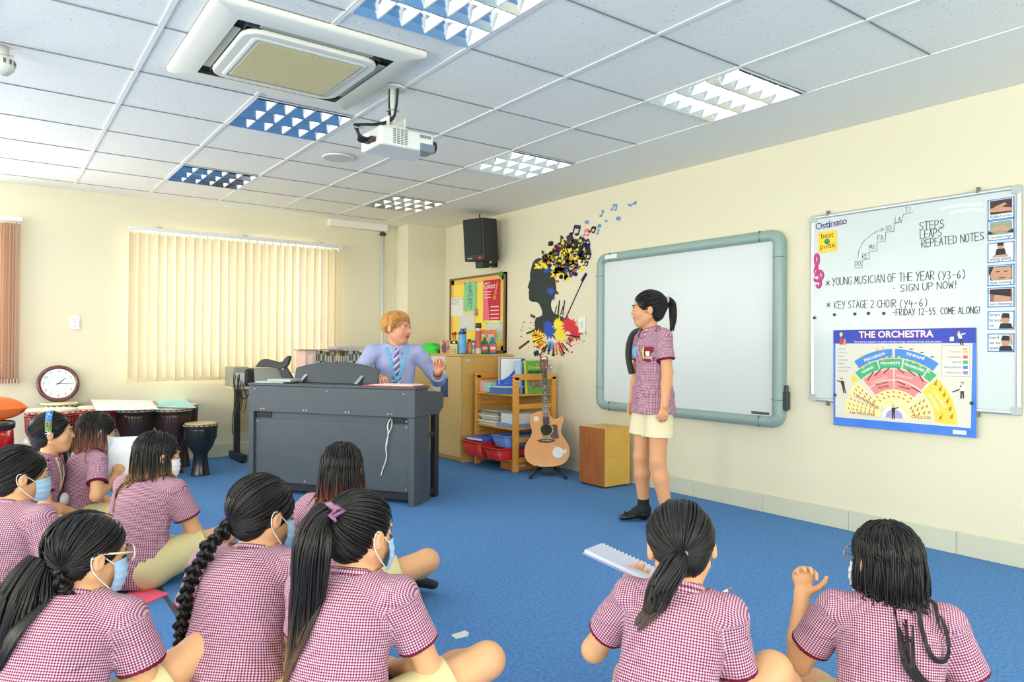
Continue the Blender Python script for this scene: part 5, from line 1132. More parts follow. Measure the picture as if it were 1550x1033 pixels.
# ------------------------------------------------------------------ drums along the window wall
SKINH = mat('drum_skin', (232, 224, 196), .6, noise=(9, (214, 200, 160), .3)); SKINB = mat('drum_skin_dark', (216, 190, 140), .6, noise=(9, (196, 166, 112), .3))
def djembe(lab, px, py, zt, R, wood, rope, skin=None, slim=1., group='djembe drums along the window wall', pos=None):
    p = on('z', zt, px, py) if pos is None else pos
    t = thing('djembe', lab, 'drum', (p[0], p[1], 0), group=group); h = zt
    m = MB(); m.lathe([(R*.62*slim, 0), (R*.60*slim, h*.02), (R*.50*slim, h*.18), (R*.44*slim, h*.38), (R*.52, h*.44), (R*.80, h*.56), (R*.96, h*.72), (R*.985, h*.86), (R*.97, h*.955)], 40); m.build('shell', wood, t)
    m = MB(); m.lathe([(R*1.0, h*.945), (R*1.02, h*.955), (R*1.015, h*.985), (R*.99, h*.998), (R*.9, h), (1e-5, h*1.0)], 40, None, True, False); m.build('drum_head', skin or SKINH, t)
    m = MB(); n = 20
    for ring_z in (.925, .965): m.tube([(R*1.03*math.cos(2*PI*k/40), R*1.03*math.sin(2*PI*k/40), h*ring_z) for k in range(40)], .006, 6, True)
    m.build('rim_rings', rope, t)
    m = MB()
    for k in range(n):
        a, b = 2*PI*k/n, 2*PI*(k+.5)/n
        for aa, bb in ((a, b), (b, a+2*PI/n)): m.tube([(R*1.03*math.cos(aa), R*1.03*math.sin(aa), h*.93), (R*.985*math.cos((aa+bb)/2), R*.985*math.sin((aa+bb)/2), h*.72), (R*.60*math.cos(bb), R*.60*math.sin(bb), h*.47)], .0022, 4)
    m.build('tension_ropes', rope, t)
    m = MB()
    for k in range(n): a = 2*PI*(k+.5)/n; m.tube([(R*1.045*math.cos(a-.09), R*1.045*math.sin(a-.09), h*.962), (R*1.05*math.cos(a+.09), R*1.05*math.sin(a+.09), h*.955)], .0055, 5)
    m.build('rope_loops', flat((232, 232, 222)), t)
    return t, p
RBR = mat('drum_red_brown', (112, 44, 34), .3, noise=(8, (84, 30, 26), .3, (3, 3, .6)), coat=.3); DBR = mat('drum_dark_brown', (74, 38, 34), .3, noise=(8, (52, 28, 28), .3, (3, 3, .6)), coat=.3); BKD = mat('drum_black', (28, 32, 32), .3, coat=.3)
RRED = mat('rope_red', (206, 48, 56), .6); RBLK = mat('rope_dark', (30, 44, 38), .6)
djembe('red-roped djembe in front of the wall clock', 79, 619, .615, .175, RBR, RRED)
djembe('second red-roped djembe with the white sheet lying on it', 148, 615, .60, .148, RBR, RRED)
djembe('dark brown djembe with black ropes, third of the tall front row', 206, 617, .58, .147, DBR, RBLK)
djembe('dark brown djembe with black ropes, last of the tall front row', 262, 616.5, .575, .145, DBR, RBLK)
djembe('small black djembe at the right end of the drum row', 304, 640, .45, .128, BKD, RBLK, SKINB)
_, pck = djembe('pale-headed drum the wall clock stands on', 90, 609.5, .612, .14, DBR, RBLK)
djembe('djembe with a dark rim behind the last tall one, under the pale blue sheet', 274, 611.5, .575, .14, DBR, RBLK)
djembe('short drum with a yellow-green rim half hidden between the red-roped ones', 114, 641, .47, .08, BKD, mat('rope_green', (110, 150, 60), .6), group='small drums')
p = on('z', .56, -30, 640)
t = thing('red_drum', 'shiny red barrel drum with dark metal rim under the orange cushion', 'drum', (p[0], p[1], 0)); R = .20
m = MB(); m.lathe([(R*.80, 0), (R*.93, .12), (R*1.0, .30), (R*1.0, .42), (R*.97, .53)], 40); m.build('shell', mat('drum_red', (200, 28, 30), .2, coat=.6), t)
m = MB(); m.lathe([(R*.99, .51), (R*1.03, .515), (R*1.03, .555), (R*1.0, .56)], 40, None, True, False); m.build('metal_rim', mat('drum_rim', (66, 80, 80), .3, metal=.7), t); m = MB(); m.lathe([(R*.995, .55), (1e-5, .552)], 40, None, True, False); m.build('drum_head', SKINB, t)
t = thing('cushion', 'bright orange cushion lying on the red drum at the left edge', 'cushion', (p[0]-.03, p[1]+.04, .562), rz=.4)
vs = []; n = 20
for sgn in (-1, 1):
    for i in range(n+1):
        for j in range(n+1):
            u, v = -1+2*i/n, -1+2*j/n; b = max(0, (1-u**4)*(1-v**4))**.5; vs.append((u*.25*(1-.08*(1-v*v)*0-.06*(1-abs(u*v))), v*.22*(1-.06*(1-abs(u*v))), .09+sgn*.09*b))
fs = []
for s in (0, 1):
    o = s*(n+1)**2
    for i in range(n):
        for j in range(n): a = o+i*(n+1)+j; q = (a, a+1, a+n+2, a+n+1); fs.append(q if s == 0 else q[::-1])
m = MB(); m.add(vs, fs, True); m.build('cushion_cover', mat('cushion_orange', (240, 116, 50), .6), t); t.location.z = .565
# sheets lying across the drums
def lying(name, lab, pxs, z, c, th=.0012, cat='sheet'):
    P = [on('z', z, *q) for q in pxs]; c0 = sum(P)/len(P); t = thing(name, lab, cat, c0); m = MB()
    m.prism([(p_[0]-c0[0], p_[1]-c0[1]) for p_ in P], 0, th); m.build('paper', flat(c, .6), t); return t, P, c0
t, P, c0 = lying('painted_sheet', 'large white sheet with faint coloured lines lying on the drums', [(146, 622), (240, 620), (228, 606.5), (137, 605)], .622, (226, 226, 224))
m = MB()
for k, (a, b) in enumerate((((155, 618), (215, 611)), ((165, 610), (228, 618)), ((190, 617), (236, 616)))): A, B = on('z', .581, *a)-c0, on('z', .581, *b)-c0; m.tube(smooth([tuple(A), tuple((A+B)/2+np.array((.03, .05, 0))), tuple(B)]), .003, 4)
m.build('pen_lines', flat((196, 150, 160)), t)
m = MB(); Q = [on('z', .5806, *q)-c0 for q in ((207, 606.8), (222, 604.8), (224, 607.5))]; m.prism([(a[0], a[1]) for a in Q], 0, .0006, T3(0, 0, .0016)); m.build('red_corner', flat((214, 96, 96)), t)
t, P, c0 = lying('painted_sheet', 'pale turquoise painted sheet lying on the drums at the right', [(232, 617), (297, 618), (283, 606), (226, 604.5)], .5815, (160, 214, 214))
m = MB(); Q = [on('z', .583, *q)-c0 for q in ((229, 604.6), (234, 604.7), (240, 613), (234, 613))]; m.prism([(a[0], a[1]) for a in Q], 0, .0006, T3(0, 0, .0014)); m.build('brown_tape', flat((168, 130, 110)), t)
# wall clock standing on a drum, leaning on the wall
q = on('y', YB-.10, 88.5, 581); ck = thing('wall_clock', 'round brown-rimmed clock leaning against the wall on a drum', 'clock', M=basis((q[0], YB-.085, q[2]), (1, 0, 0), (0, .16, 1)))
CR = .162
m = MB(); m.lathe([(CR*.98, -.03), (CR, -.022), (CR, .0), (CR*.97, .012), (CR*.88, .016), (CR*.80, .006)], 56, None, True, False); m.build('rim', mat('clock_brown', (92, 40, 30), .25, coat=.5), ck)
m = MB(); m.lathe([(CR*.97, -.028), (1e-5, -.0285)], 56, None, True, False); m.build('back', BLACK, ck); m = MB(); m.lathe([(CR*.83, .004), (1e-5, .0045)], 56, None, True, False); m.build('dial', flat((222, 230, 234), .4), ck)
DGR = flat((90, 100, 110)); 
for k in range(12): a = PI/2-2*PI*(k+1)/12; text(str(k+1), .030, flat((200, 90, 80)) if k+1 in (7, 8) else DGR, ck, T3(CR*.66*math.cos(a), CR*.66*math.sin(a)-.010, .0052), 'numeral')
m = MB(); ring(m, [(0, .005), (.002, .0055)], CR*.9, CR*.9, CR*.45, 10); m.build('dial_ring', flat((170, 180, 190)), ck)
for nm, ang, L, w, c in (('hour_hand', 49, .065, .004, (40, 40, 44)), ('minute_hand', 91, .10, .003, (40, 40, 44)), ('second_hand', 222, .05, .0012, (200, 130, 100))):
    a = PI/2-math.radians(ang); m = MB(); m.prism([(-.015, -w), (L, -w*.5), (L, w*.5), (-.015, w)], .007, .008, Matrix.Rotation(a, 4, 'Z')); m.build(nm, flat(c), ck)

# ------------------------------------------------------------------ small things on the carpet
def onfloor(name, lab, cat, pxs, c, th, z=.0006):
    P = [fl(*q) for q in pxs]; c0 = sum(P)/len(P); t = thing(name, lab, cat, (c0[0], c0[1], z)); m = MB(); m.prism([(p_[0]-c0[0], p_[1]-c0[1]) for p_ in P], 0, th); m.build('sheet', flat(c, .5), t); return t
onfloor('pink_folder', 'bright pink paper folder lying on the carpet beside the black tape', 'folder', [(170, 920), (194, 927), (256, 901), (209, 887)], (240, 96, 128), .006)
onfloor('floor_tape', 'strip of black tape stuck on the blue carpet by the pink folder', 'tape', [(274, 946), (281, 945), (233, 872), (226, 873)], (52, 66, 70), .0012)
onfloor('paper_scrap', 'small torn scrap of white paper on the carpet by the bent knee', 'paper', [(683, 962), (690, 968), (708, 964), (710, 959), (704, 955.5)], (214, 222, 220), .001)
onfloor('teal_booklet', 'corner of a teal booklet on the carpet at the left edge', 'booklet', [(-40, 1030), (18, 1012), (19, 1002), (-30, 1004)], (60, 170, 160), .006)

# ================================================================== people: distance-field bodies meshed to one continuous surface
V = lambda *a: np.array(a, float)
def unit(v): v = np.asarray(v, float); return v/max(1e-9, np.linalg.norm(v))
class Sdf:
    def __init__(s): s.p = []
    def _add(s, f, c, r, op, k): s.p.append((f, np.asarray(c, float)-r, np.asarray(c, float)+r, op, k)); return s
    def cone(s, a, b, ra, rb, k=.02, op='u', ax=None, sq=1.):
        """tapered capsule; sq>1 flattens it along direction ax"""
        a = np.asarray(a, float); b = np.asarray(b, float); ab = b-a; L2 = max(1e-9, ab@ab); A = None if ax is None else unit(ax)
        def f(P):
            q = P-a; t = np.clip((q@ab)/L2, 0, 1); q = q-t[..., None]*ab
            if A is not None: q = q+((q@A)*(sq-1))[..., None]*A
            d = np.sqrt((q*q).sum(-1))-(ra+(rb-ra)*t)
            return d if A is None else d/(1+(sq-1)*.45)
        m = max(ra, rb); lo = np.minimum(a, b)-m; hi = np.maximum(a, b)+m
        s.p.append((f, lo, hi, op, k)); return s
    def ell(s, c, r, R=None, k=.02, op='u'):
        c = np.asarray(c, float); r = np.asarray(r, float); R = np.eye(3) if R is None else R
        def f(P):
            q = (P-c)@R; k0 = np.sqrt(((q/r)**2).sum(-1)); k1 = np.sqrt(((q/(r*r))**2).sum(-1)); return k0*(k0-1)/np.maximum(k1, 1e-6)
        return s._add(f, c, r.max(), op, k)
    def cut(s, p, n):
        """keep the side the normal points away from"""
        p = np.asarray(p, float); n = unit(n); s.p.append((lambda P: (P-p)@n, None, None, 'i', 0)); return s
    def group(s, g, k=.02, op='u'):
        lo = np.min([q[1] for q in g.p if q[1] is not None and q[3] == 'u'], 0); hi = np.max([q[2] for q in g.p if q[1] is not None and q[3] == 'u'], 0)
        s.p.append((g.eval, lo, hi, op, k)); return s
    @staticmethod
    def comb(D, d, op, k):
        if op == 'i': return np.maximum(D, d)
        if op == 's': d = -d; h = np.clip(.5-.5*(D-d)/k, 0, 1) if k > 0 else (d > D)*1.; return D*(1-h)+d*h+k*h*(1-h)
        if k <= 0: return np.minimum(D, d)
        h = np.clip(.5+.5*(d-D)/k, 0, 1); return d*(1-h)+D*h-k*h*(1-h)
    def eval(s, P):
        D = np.full(P.shape[:-1], .12)
        for f, lo, hi, op, k in s.p: D = s.comb(D, f(P), op, k)
        return D
    def bounds(s):
        q = [x for x in s.p if x[3] == 'u']; return np.min([x[1] for x in q], 0), np.max([x[2] for x in q], 0)
    def mesh(s, h):
        lo, hi = s.bounds(); lo = lo-3*h; n = np.ceil((hi+3*h-lo)/h).astype(int)+1
        ax = [lo[i]+h*np.arange(n[i]) for i in range(3)]; D = np.full(n, .12, np.float32)
        for f, a, b, op, k in s.p:
            if a is None: sl = [slice(0, m) for m in n]
            else:
                pad = k+2.5*h; i0 = np.clip(np.floor((a-pad-lo)/h).astype(int), 0, n); i1 = np.clip(np.ceil((b+pad-lo)/h).astype(int)+1, 0, n); sl = [slice(i0[i], i1[i]) for i in range(3)]
            sl = tuple(sl)
            if min(x.stop-x.start for x in sl) <= 0: continue
            G = np.stack(np.meshgrid(*[ax[i][sl[i]] for i in range(3)], indexing='ij'), -1)
            D[sl] = s.comb(D[sl], f(G), op, k)
        return surface_nets(D, lo, h)
def surface_nets(D, lo, h):
    S = D < 0; n = D.shape
    c = np.zeros(tuple(m-1 for m in n), np.int8)
    for i in (0, 1):
        for j in (0, 1):
            for k in (0, 1): c += S[i:n[0]-1+i, j:n[1]-1+j, k:n[2]-1+k]
    act = np.argwhere((c > 0) & (c < 8)); idx = np.full(c.shape, -1, np.int32); idx[tuple(act.T)] = np.arange(len(act))
    acc = np.zeros((len(act), 3)); cnt = np.zeros(len(act))
    corners = [(i, j, k) for i in (0, 1) for j in (0, 1) for k in (0, 1)]
    for a in corners:
        for ax in range(3):
            if a[ax]: continue
            b = list(a); b[ax] = 1
            da = D[act[:, 0]+a[0], act[:, 1]+a[1], act[:, 2]+a[2]].astype(float); db = D[act[:, 0]+b[0], act[:, 1]+b[1], act[:, 2]+b[2]].astype(float)
            m = (da < 0) != (db < 0); t = np.where(m, da/np.where(m, da-db, 1), 0)
            p = np.tile(np.array(a, float), (len(act), 1)); p[:, ax] += t
            acc += p*m[:, None]; cnt += m
    v = lo+h*(act+acc/np.maximum(cnt, 1)[:, None])
    F = []
    for ax in range(3):
        b, c2 = (ax+1) % 3, (ax+2) % 3
        s0 = [slice(None)]*3; s1 = [slice(None)]*3; s0[ax] = slice(0, n[ax]-1); s1[ax] = slice(1, n[ax])
        e = np.argwhere(S[tuple(s0)] != S[tuple(s1)])
        e = e[(e[:, b] > 0) & (e[:, c2] > 0) & (e[:, b] < n[b]-1) & (e[:, c2] < n[c2]-1)]
        sgn = S[tuple(e.T)]
        q = []
        for db, dc in ((0, 0), (-1, 0), (-1, -1), (0, -1)):
            w = e.copy(); w[:, b] += db; w[:, c2] += dc; q.append(idx[tuple(w.T)])
        q = np.stack(q, 1); q[~sgn] = q[~sgn][:, ::-1]; F.append(q)
    return v, np.concatenate(F)
def np_mesh(name, v, f, m, parent, col=None, smooth=True, uv=None):
    me = bpy.data.meshes.new(name); nv, nf = len(v), len(f); w = f.shape[1]
    me.vertices.add(nv); me.vertices.foreach_set('co', np.asarray(v, np.float32).ravel())
    me.loops.add(nf*w); me.loops.foreach_set('vertex_index', np.asarray(f, np.int32).ravel())
    me.polygons.add(nf); me.polygons.foreach_set('loop_start', np.arange(0, nf*w, w, dtype=np.int32))
    me.polygons.foreach_set('use_smooth', np.ones(nf, bool) if smooth else np.zeros(nf, bool))
    if col is not None:
        a = me.color_attributes.new('col', 'FLOAT_COLOR', 'POINT'); c4 = np.ones((nv, 4), np.float32); c4[:, :col.shape[1]] = col; a.data.foreach_set('color', c4.ravel())
    if uv is not None:
        u = me.uv_layers.new(name='UVMap'); u.data.foreach_set('uv', np.asarray(uv, np.float32)[np.asarray(f).ravel()].ravel())
    me.update(calc_edges=True); me.validate()
    for mm in (m if isinstance(m, (list, tuple)) else [m]): me.materials.append(mm)
    o = bpy.data.objects.new(name, me); COL.objects.link(o); o.parent = parent; return o

# ---- materials for people
def attr_mat(name, rough, spec=.5, sub=0., bump=None, sheen=0.):
    m = bpy.data.materials.new(name); m.use_nodes = True; nt = m.node_tree; b = nt.nodes['Principled BSDF']
    a = nt.nodes.new('ShaderNodeAttribute'); a.attribute_name = 'col'; nt.links.new(a.outputs['Color'], b.inputs['Base Color'])
    b.inputs['Roughness'].default_value = rough; b.inputs['Specular IOR Level'].default_value = spec
    if sub: b.inputs['Subsurface Weight'].default_value = sub; b.inputs['Subsurface Radius'].default_value = (.010, .004, .002); b.inputs['Subsurface Scale'].default_value = 1.
    return m
SKINM = attr_mat('skin', .5, .35, .25); HAIRM = attr_mat('hair_strands', .40, .34)
def gingham(name, p, base=(216, 203, 211), mid=(168, 108, 134), dark=(102, 30, 60)):
    m = bpy.data.materials.new(name); m.use_nodes = True; nt = m.node_tree; b = nt.nodes['Principled BSDF']; L = nt.links.new; N = nt.nodes.new
    b.inputs['Roughness'].default_value = .85; b.inputs['Specular IOR Level'].default_value = .2
    uv = N('ShaderNodeUVMap'); sx = N('ShaderNodeSeparateXYZ'); L(uv.outputs[0], sx.inputs[0]); st = []
    for i in (0, 1):
        d = N('ShaderNodeMath'); d.operation = 'DIVIDE'; d.inputs[1].default_value = p; L(sx.outputs[i], d.inputs[0])
        f = N('ShaderNodeMath'); f.operation = 'FRACT'; L(d.outputs[0], f.inputs[0])
        g = N('ShaderNodeMath'); g.operation = 'GREATER_THAN'; g.inputs[1].default_value = .5; L(f.outputs[0], g.inputs[0]); st.append(g)
    ad = N('ShaderNodeMath'); ad.operation = 'ADD'; L(st[0].outputs[0], ad.inputs[0]); L(st[1].outputs[0], ad.inputs[1])
    h = N('ShaderNodeMath'); h.operation = 'MULTIPLY'; h.inputs[1].default_value = .5; L(ad.outputs[0], h.inputs[0])
    r = N('ShaderNodeValToRGB'); r.color_ramp.interpolation = 'CONSTANT'; e = r.color_ramp.elements
    e[0].position = 0; e[0].color = lin(base); e[1].position = .4; e[1].color = lin(mid); x = e.new(.9); x.color = lin(dark)
    L(h.outputs[0], r.inputs[0])
    at = N('ShaderNodeAttribute'); at.attribute_name = 'col'; mx = N('ShaderNodeMix'); mx.data_type = 'RGBA'; sp = N('ShaderNodeSeparateColor'); L(at.outputs['Color'], sp.inputs[0])
    gt = N('ShaderNodeMath'); gt.operation = 'GREATER_THAN'; gt.inputs[1].default_value = .5; L(sp.outputs[0], gt.inputs[0])
    L(gt.outputs[0], mx.inputs['Factor']); L(r.outputs[0], mx.inputs[6]); mx.inputs[7].default_value = lin((112, 24, 52)); L(mx.outputs[2], b.inputs['Base Color'])
    tc = N('ShaderNodeTexCoord'); mp = N('ShaderNodeMapping'); mp.inputs['Scale'].default_value = (9, 9, 22); n = N('ShaderNodeTexNoise'); n.inputs['Scale'].default_value = 1.; n.inputs['Detail'].default_value = 3; n.inputs['Distortion'].default_value = .8
    L(tc.outputs['Object'], mp.inputs[0]); L(mp.outputs[0], n.inputs['Vector']); bp = N('ShaderNodeBump'); bp.inputs['Strength'].default_value = .85; bp.inputs['Distance'].default_value = .02; L(n.outputs['Fac'], bp.inputs['Height']); L(bp.outputs[0], b.inputs['Normal'])
    return m
GING = gingham('maroon_gingham', .0074)
KHAKI = mat('khaki_cotton', (210, 200, 148), .85, bump=.35, bscale=28); SOCK = mat('black_sock', (26, 34, 34), .9); SHOE = mat('black_shoe', (16, 18, 20), .18)
BLUESHIRT = mat('lilac_shirt', (160, 172, 216), .8, bump=.5, bscale=16); MASKW = mat('mask_white', (232, 236, 238), .7, bump=.1, bscale=60); MASKB = mat('mask_blue', (164, 204, 232), .7, bump=.1, bscale=60)
EYEW = mat('eye_white', (206, 196, 188), .2); IRIS = mat('eye_dark', (34, 22, 18), .1); TROUS = mat('dark_trousers', (44, 48, 58), .8)

def rotm(yaw, pitch, roll):
    """degrees: yaw + turns left, pitch + looks down, roll + tips to the person's right"""
    return np.array((Matrix.Rotation(math.radians(yaw), 3, 'Z') @ Matrix.Rotation(math.radians(-pitch), 3, 'X') @ Matrix.Rotation(math.radians(roll), 3, 'Y')))
def ik(S, T, U, L, hint):
    d = T-S; n = np.linalg.norm(d); n2 = min(n, (U+L)*.995); T = S+d/max(n, 1e-6)*n2; d = unit(d); a = (U*U-L*L+n2*n2)/(2*n2); hgt = math.sqrt(max(0, U*U-a*a))
    w = np.asarray(hint, float); w = unit(w-(w@d)*d); return S+d*a+w*hgt, T
def head_prims(B, H, R, adult=False, k=1.):
    P = lambda x, y, z: H+R@(V(x, y, z)*k); r = lambda *a: V(*a)*k
    B.ell(P(0, -.012, .030), r(.074, .094, .079), R, .01); B.ell(P(0, .026, -.035), r(.056 if not adult else .059, .064, .076), R, .03)
    B.ell(P(0, .050, -.082), r(.026, .026, .021), R, .03)
    for s in (-1, 1):
        B.ell(P(s*.036, .058, -.030), r(.024, .024, .026), R, .025); B.cone(P(s*.057, .0, -.045), P(s*.020, .055, -.088), .014*k, .013*k, .03)
        B.ell(P(s*.030, .0905, .007), r(.017, .012, .011), R, .012, 's')
        B.ell(P(s*.0305, .0785, .006), r(.0125, .0115, .0115), R, .004)
        B.cone(P(s*.012, .092, .026), P(s*.044, .080, .026), .006*k, .005*k, .014)
        B.ell(P(s*.081, -.004, -.006), r(.012, .0175, .028), R @ rotm(-s*22, 0, 0), .006); B.ell(P(s*.093, .004, -.004), r(.006, .010, .017), R @ rotm(-s*22, 0, 0), .006, 's')
    nl = 1.2 if adult else .62
    B.cone(P(0, .085, .010), P(0, .086+.021*nl, -.024), .0060*k, .0095*k, .014)
    for s in (-1, 1): B.ell(P(s*.0115, .091+.006*(nl-1), -.027), r(.0085, .0095, .007), R, .008)
    B.cone(P(-.018, .087, -.0515), P(.018, .087, -.0515), .0055*k, .0055*k, .008); B.cone(P(0, .091, -.0495), P(0, .089, -.053), .006*k, .006*k, .006)
    B.cone(P(-.014, .084, -.0605), P(.014, .084, -.0605), .0065*k, .0065*k, .008); B.cone(P(-.022, .092, -.0558), P(.022, .092, -.0558), .0022*k, .0022*k, .003, 's')
def hand_prims(B, W, d, nrm, curl, side, k=1., spread=1., thumb=.55, tcurl=.3):
    """side +1 right hand, -1 left; nrm points out of the back of the hand"""
    d = unit(d); nrm = unit(np.asarray(nrm, float)-(np.asarray(nrm, float)@d)*d); x = np.cross(d, nrm)*-side*1.0
    x = np.cross(nrm, d)*(-side)
    P = lambda a, b, c: W+(x*a+d*b+nrm*c)*k
    B.cone(P(0, .0, 0), P(.0, .06, 0), .0225*k, .033*k, .012, ax=nrm, sq=2.5); B.cone(P(-.014, .05, 0), P(.016, .055, 0), .014*k, .014*k, .01)
    for i, (bx, by, L, r) in enumerate(((.027, .066, .060, .0080), (.009, .071, .066, .0082), (-.009, .069, .061, .0080), (-.0265, .060, .048, .0070))):
        c = curl[i] if isinstance(curl, (list, tuple)) else curl
        a = P(bx, by-.008, .002); ang = 0; sp = (bx/.027)*.10*spread
        for j, f in enumerate((.46, .30, .26)):
            ang += c*(.8 if j == 0 else 1.); dv = d*math.cos(ang)-nrm*math.sin(ang)+x*sp*math.cos(ang); b = a+unit(dv)*L*f*k
            B.cone(a, b, (r-.0006*j)*k, (r-.0006*(j+1))*k, .004 if j else .008); a = b
    a = P(.022, .014, -.006); b = a+(x*.70*math.cos(thumb*.5)+d*.62-nrm*(.25+thumb*.5))*.034*k; c = b+unit(x*(.45-tcurl)+d*.75-nrm*(.3+tcurl))*.026*k; e = c+unit(x*(.2-tcurl)+d*.8-nrm*(.35+tcurl))*.020*k
    B.cone(a, b, .0125*k, .0095*k, .012); B.cone(b, c, .0092*k, .0082*k, .004); B.cone(c, e, .0082*k, .0066*k, .003)

def strands(name, paths, parent, r0, cols, sides=4, taper=None):
    """paths (N,T,3); cols (N,T,3)"""
    N, T, _ = paths.shape; tn = np.gradient(paths, axis=1); tn /= np.maximum(np.linalg.norm(tn, axis=2, keepdims=True), 1e-9)
    up = np.where(np.abs(tn[..., 2:3]) < .92, V(0, 0, 1), V(1, .2, 0)); sd = np.cross(tn, up); sd /= np.maximum(np.linalg.norm(sd, axis=2, keepdims=True), 1e-9); u2 = np.cross(sd, tn)
    t = np.linspace(0, 1, T); w = np.minimum(1, (1.04-t)*4.5)**.8 if taper is None else taper(t); rr = (r0*np.random.uniform(.7, 1.25, N))[:, None]*w[None]
    vs = np.stack([paths+sd*(rr*math.cos(2*PI*q/sides))[..., None]+u2*(rr*math.sin(2*PI*q/sides))[..., None] for q in range(sides)], 2)
    base = (np.arange(N)[:, None, None]*T+np.arange(T-1)[None, :, None])*sides; k = np.arange(sides)[None, None]; k2 = (k+1) % sides
    f = np.stack([base+k, base+k2, base+sides+k2, base+sides+k], -1).reshape(-1, 4)
    c = np.repeat(cols.reshape(N*T, 1, 3), sides, 1).reshape(-1, 3)
    return np_mesh(name, vs.reshape(-1, 3), f, HAIRM, parent, c)
def resample(pts, T):
    pts = np.array(smooth([tuple(p) for p in pts], 3)); s = np.r_[0, np.cumsum(np.linalg.norm(np.diff(pts, axis=0), axis=1))]; q = np.linspace(0, s[-1], T)
    return np.stack([np.interp(q, s, pts[:, i]) for i in range(3)], 1)
HB = np.array(lin((23, 21, 20))[:3]); 
def hair_cols(N, T, tip=None, base=None, start=.55):
    b = HB if base is None else np.array(lin(base)[:3]); c = np.tile(b, (N, T, 1))*np.random.uniform(.65, 1.5, (N, 1, 1))
    if tip is not None:
        tc = np.array(lin(tip)[:3]); f = np.clip((np.linspace(0, 1, T)[None, :]+np.random.uniform(-.12, .12, (N, 1))-start)/.3, 0, 1)[..., None]*np.random.uniform(.6, 1, (N, 1, 1)); c = c*(1-f)+tc*f
    return c
HC = V(0, -.013, .031); HR = V(.080, .101, .087)
def in_face(p): return (((p-V(0, .108, -.045))/V(.074, .088, .108))**2).sum(-1) < 1
def scalp(n, seed):
    """roots over the hairy part of the head, as directions"""
    i = np.arange(n)+.5; ph = np.arccos(1-2*i/n); th = PI*(1+5**.5)*i; d = np.stack([np.cos(th)*np.sin(ph), np.sin(th)*np.sin(ph), np.cos(ph)], 1)
    d += np.random.RandomState(seed).normal(0, .02, d.shape); d /= np.linalg.norm(d, axis=1, keepdims=True); p = HC+HR*d
    ear = (np.abs(p[:, 0]) > .06) & (p[:, 2] < .0) & (p[:, 1] > -.03)
    return d[(~in_face(p)) & (p[:, 2] > -.05) & ~ear]
def slerp(a, b, t):
    o = np.arccos(np.clip((a*b).sum(-1, keepdims=True), -.9999, .9999)); return (np.sin((1-t)*o)*a+np.sin(t*o)*b)/np.sin(o)

def push_out(paths, sdf, m=.006, skip=0):
    sh = paths.shape; P = paths.reshape(-1, 3)
    for _ in range(3):
        d = sdf.eval(P); g = np.stack([sdf.eval(P+e)-d for e in np.eye(3)*.004], -1); g /= np.maximum(np.linalg.norm(g, axis=1, keepdims=True), 1e-6)
        P = P+g*np.clip(m-d, 0, .15)[:, None]
    out = P.reshape(sh); out[:, :skip] = paths[:, :skip]; return out

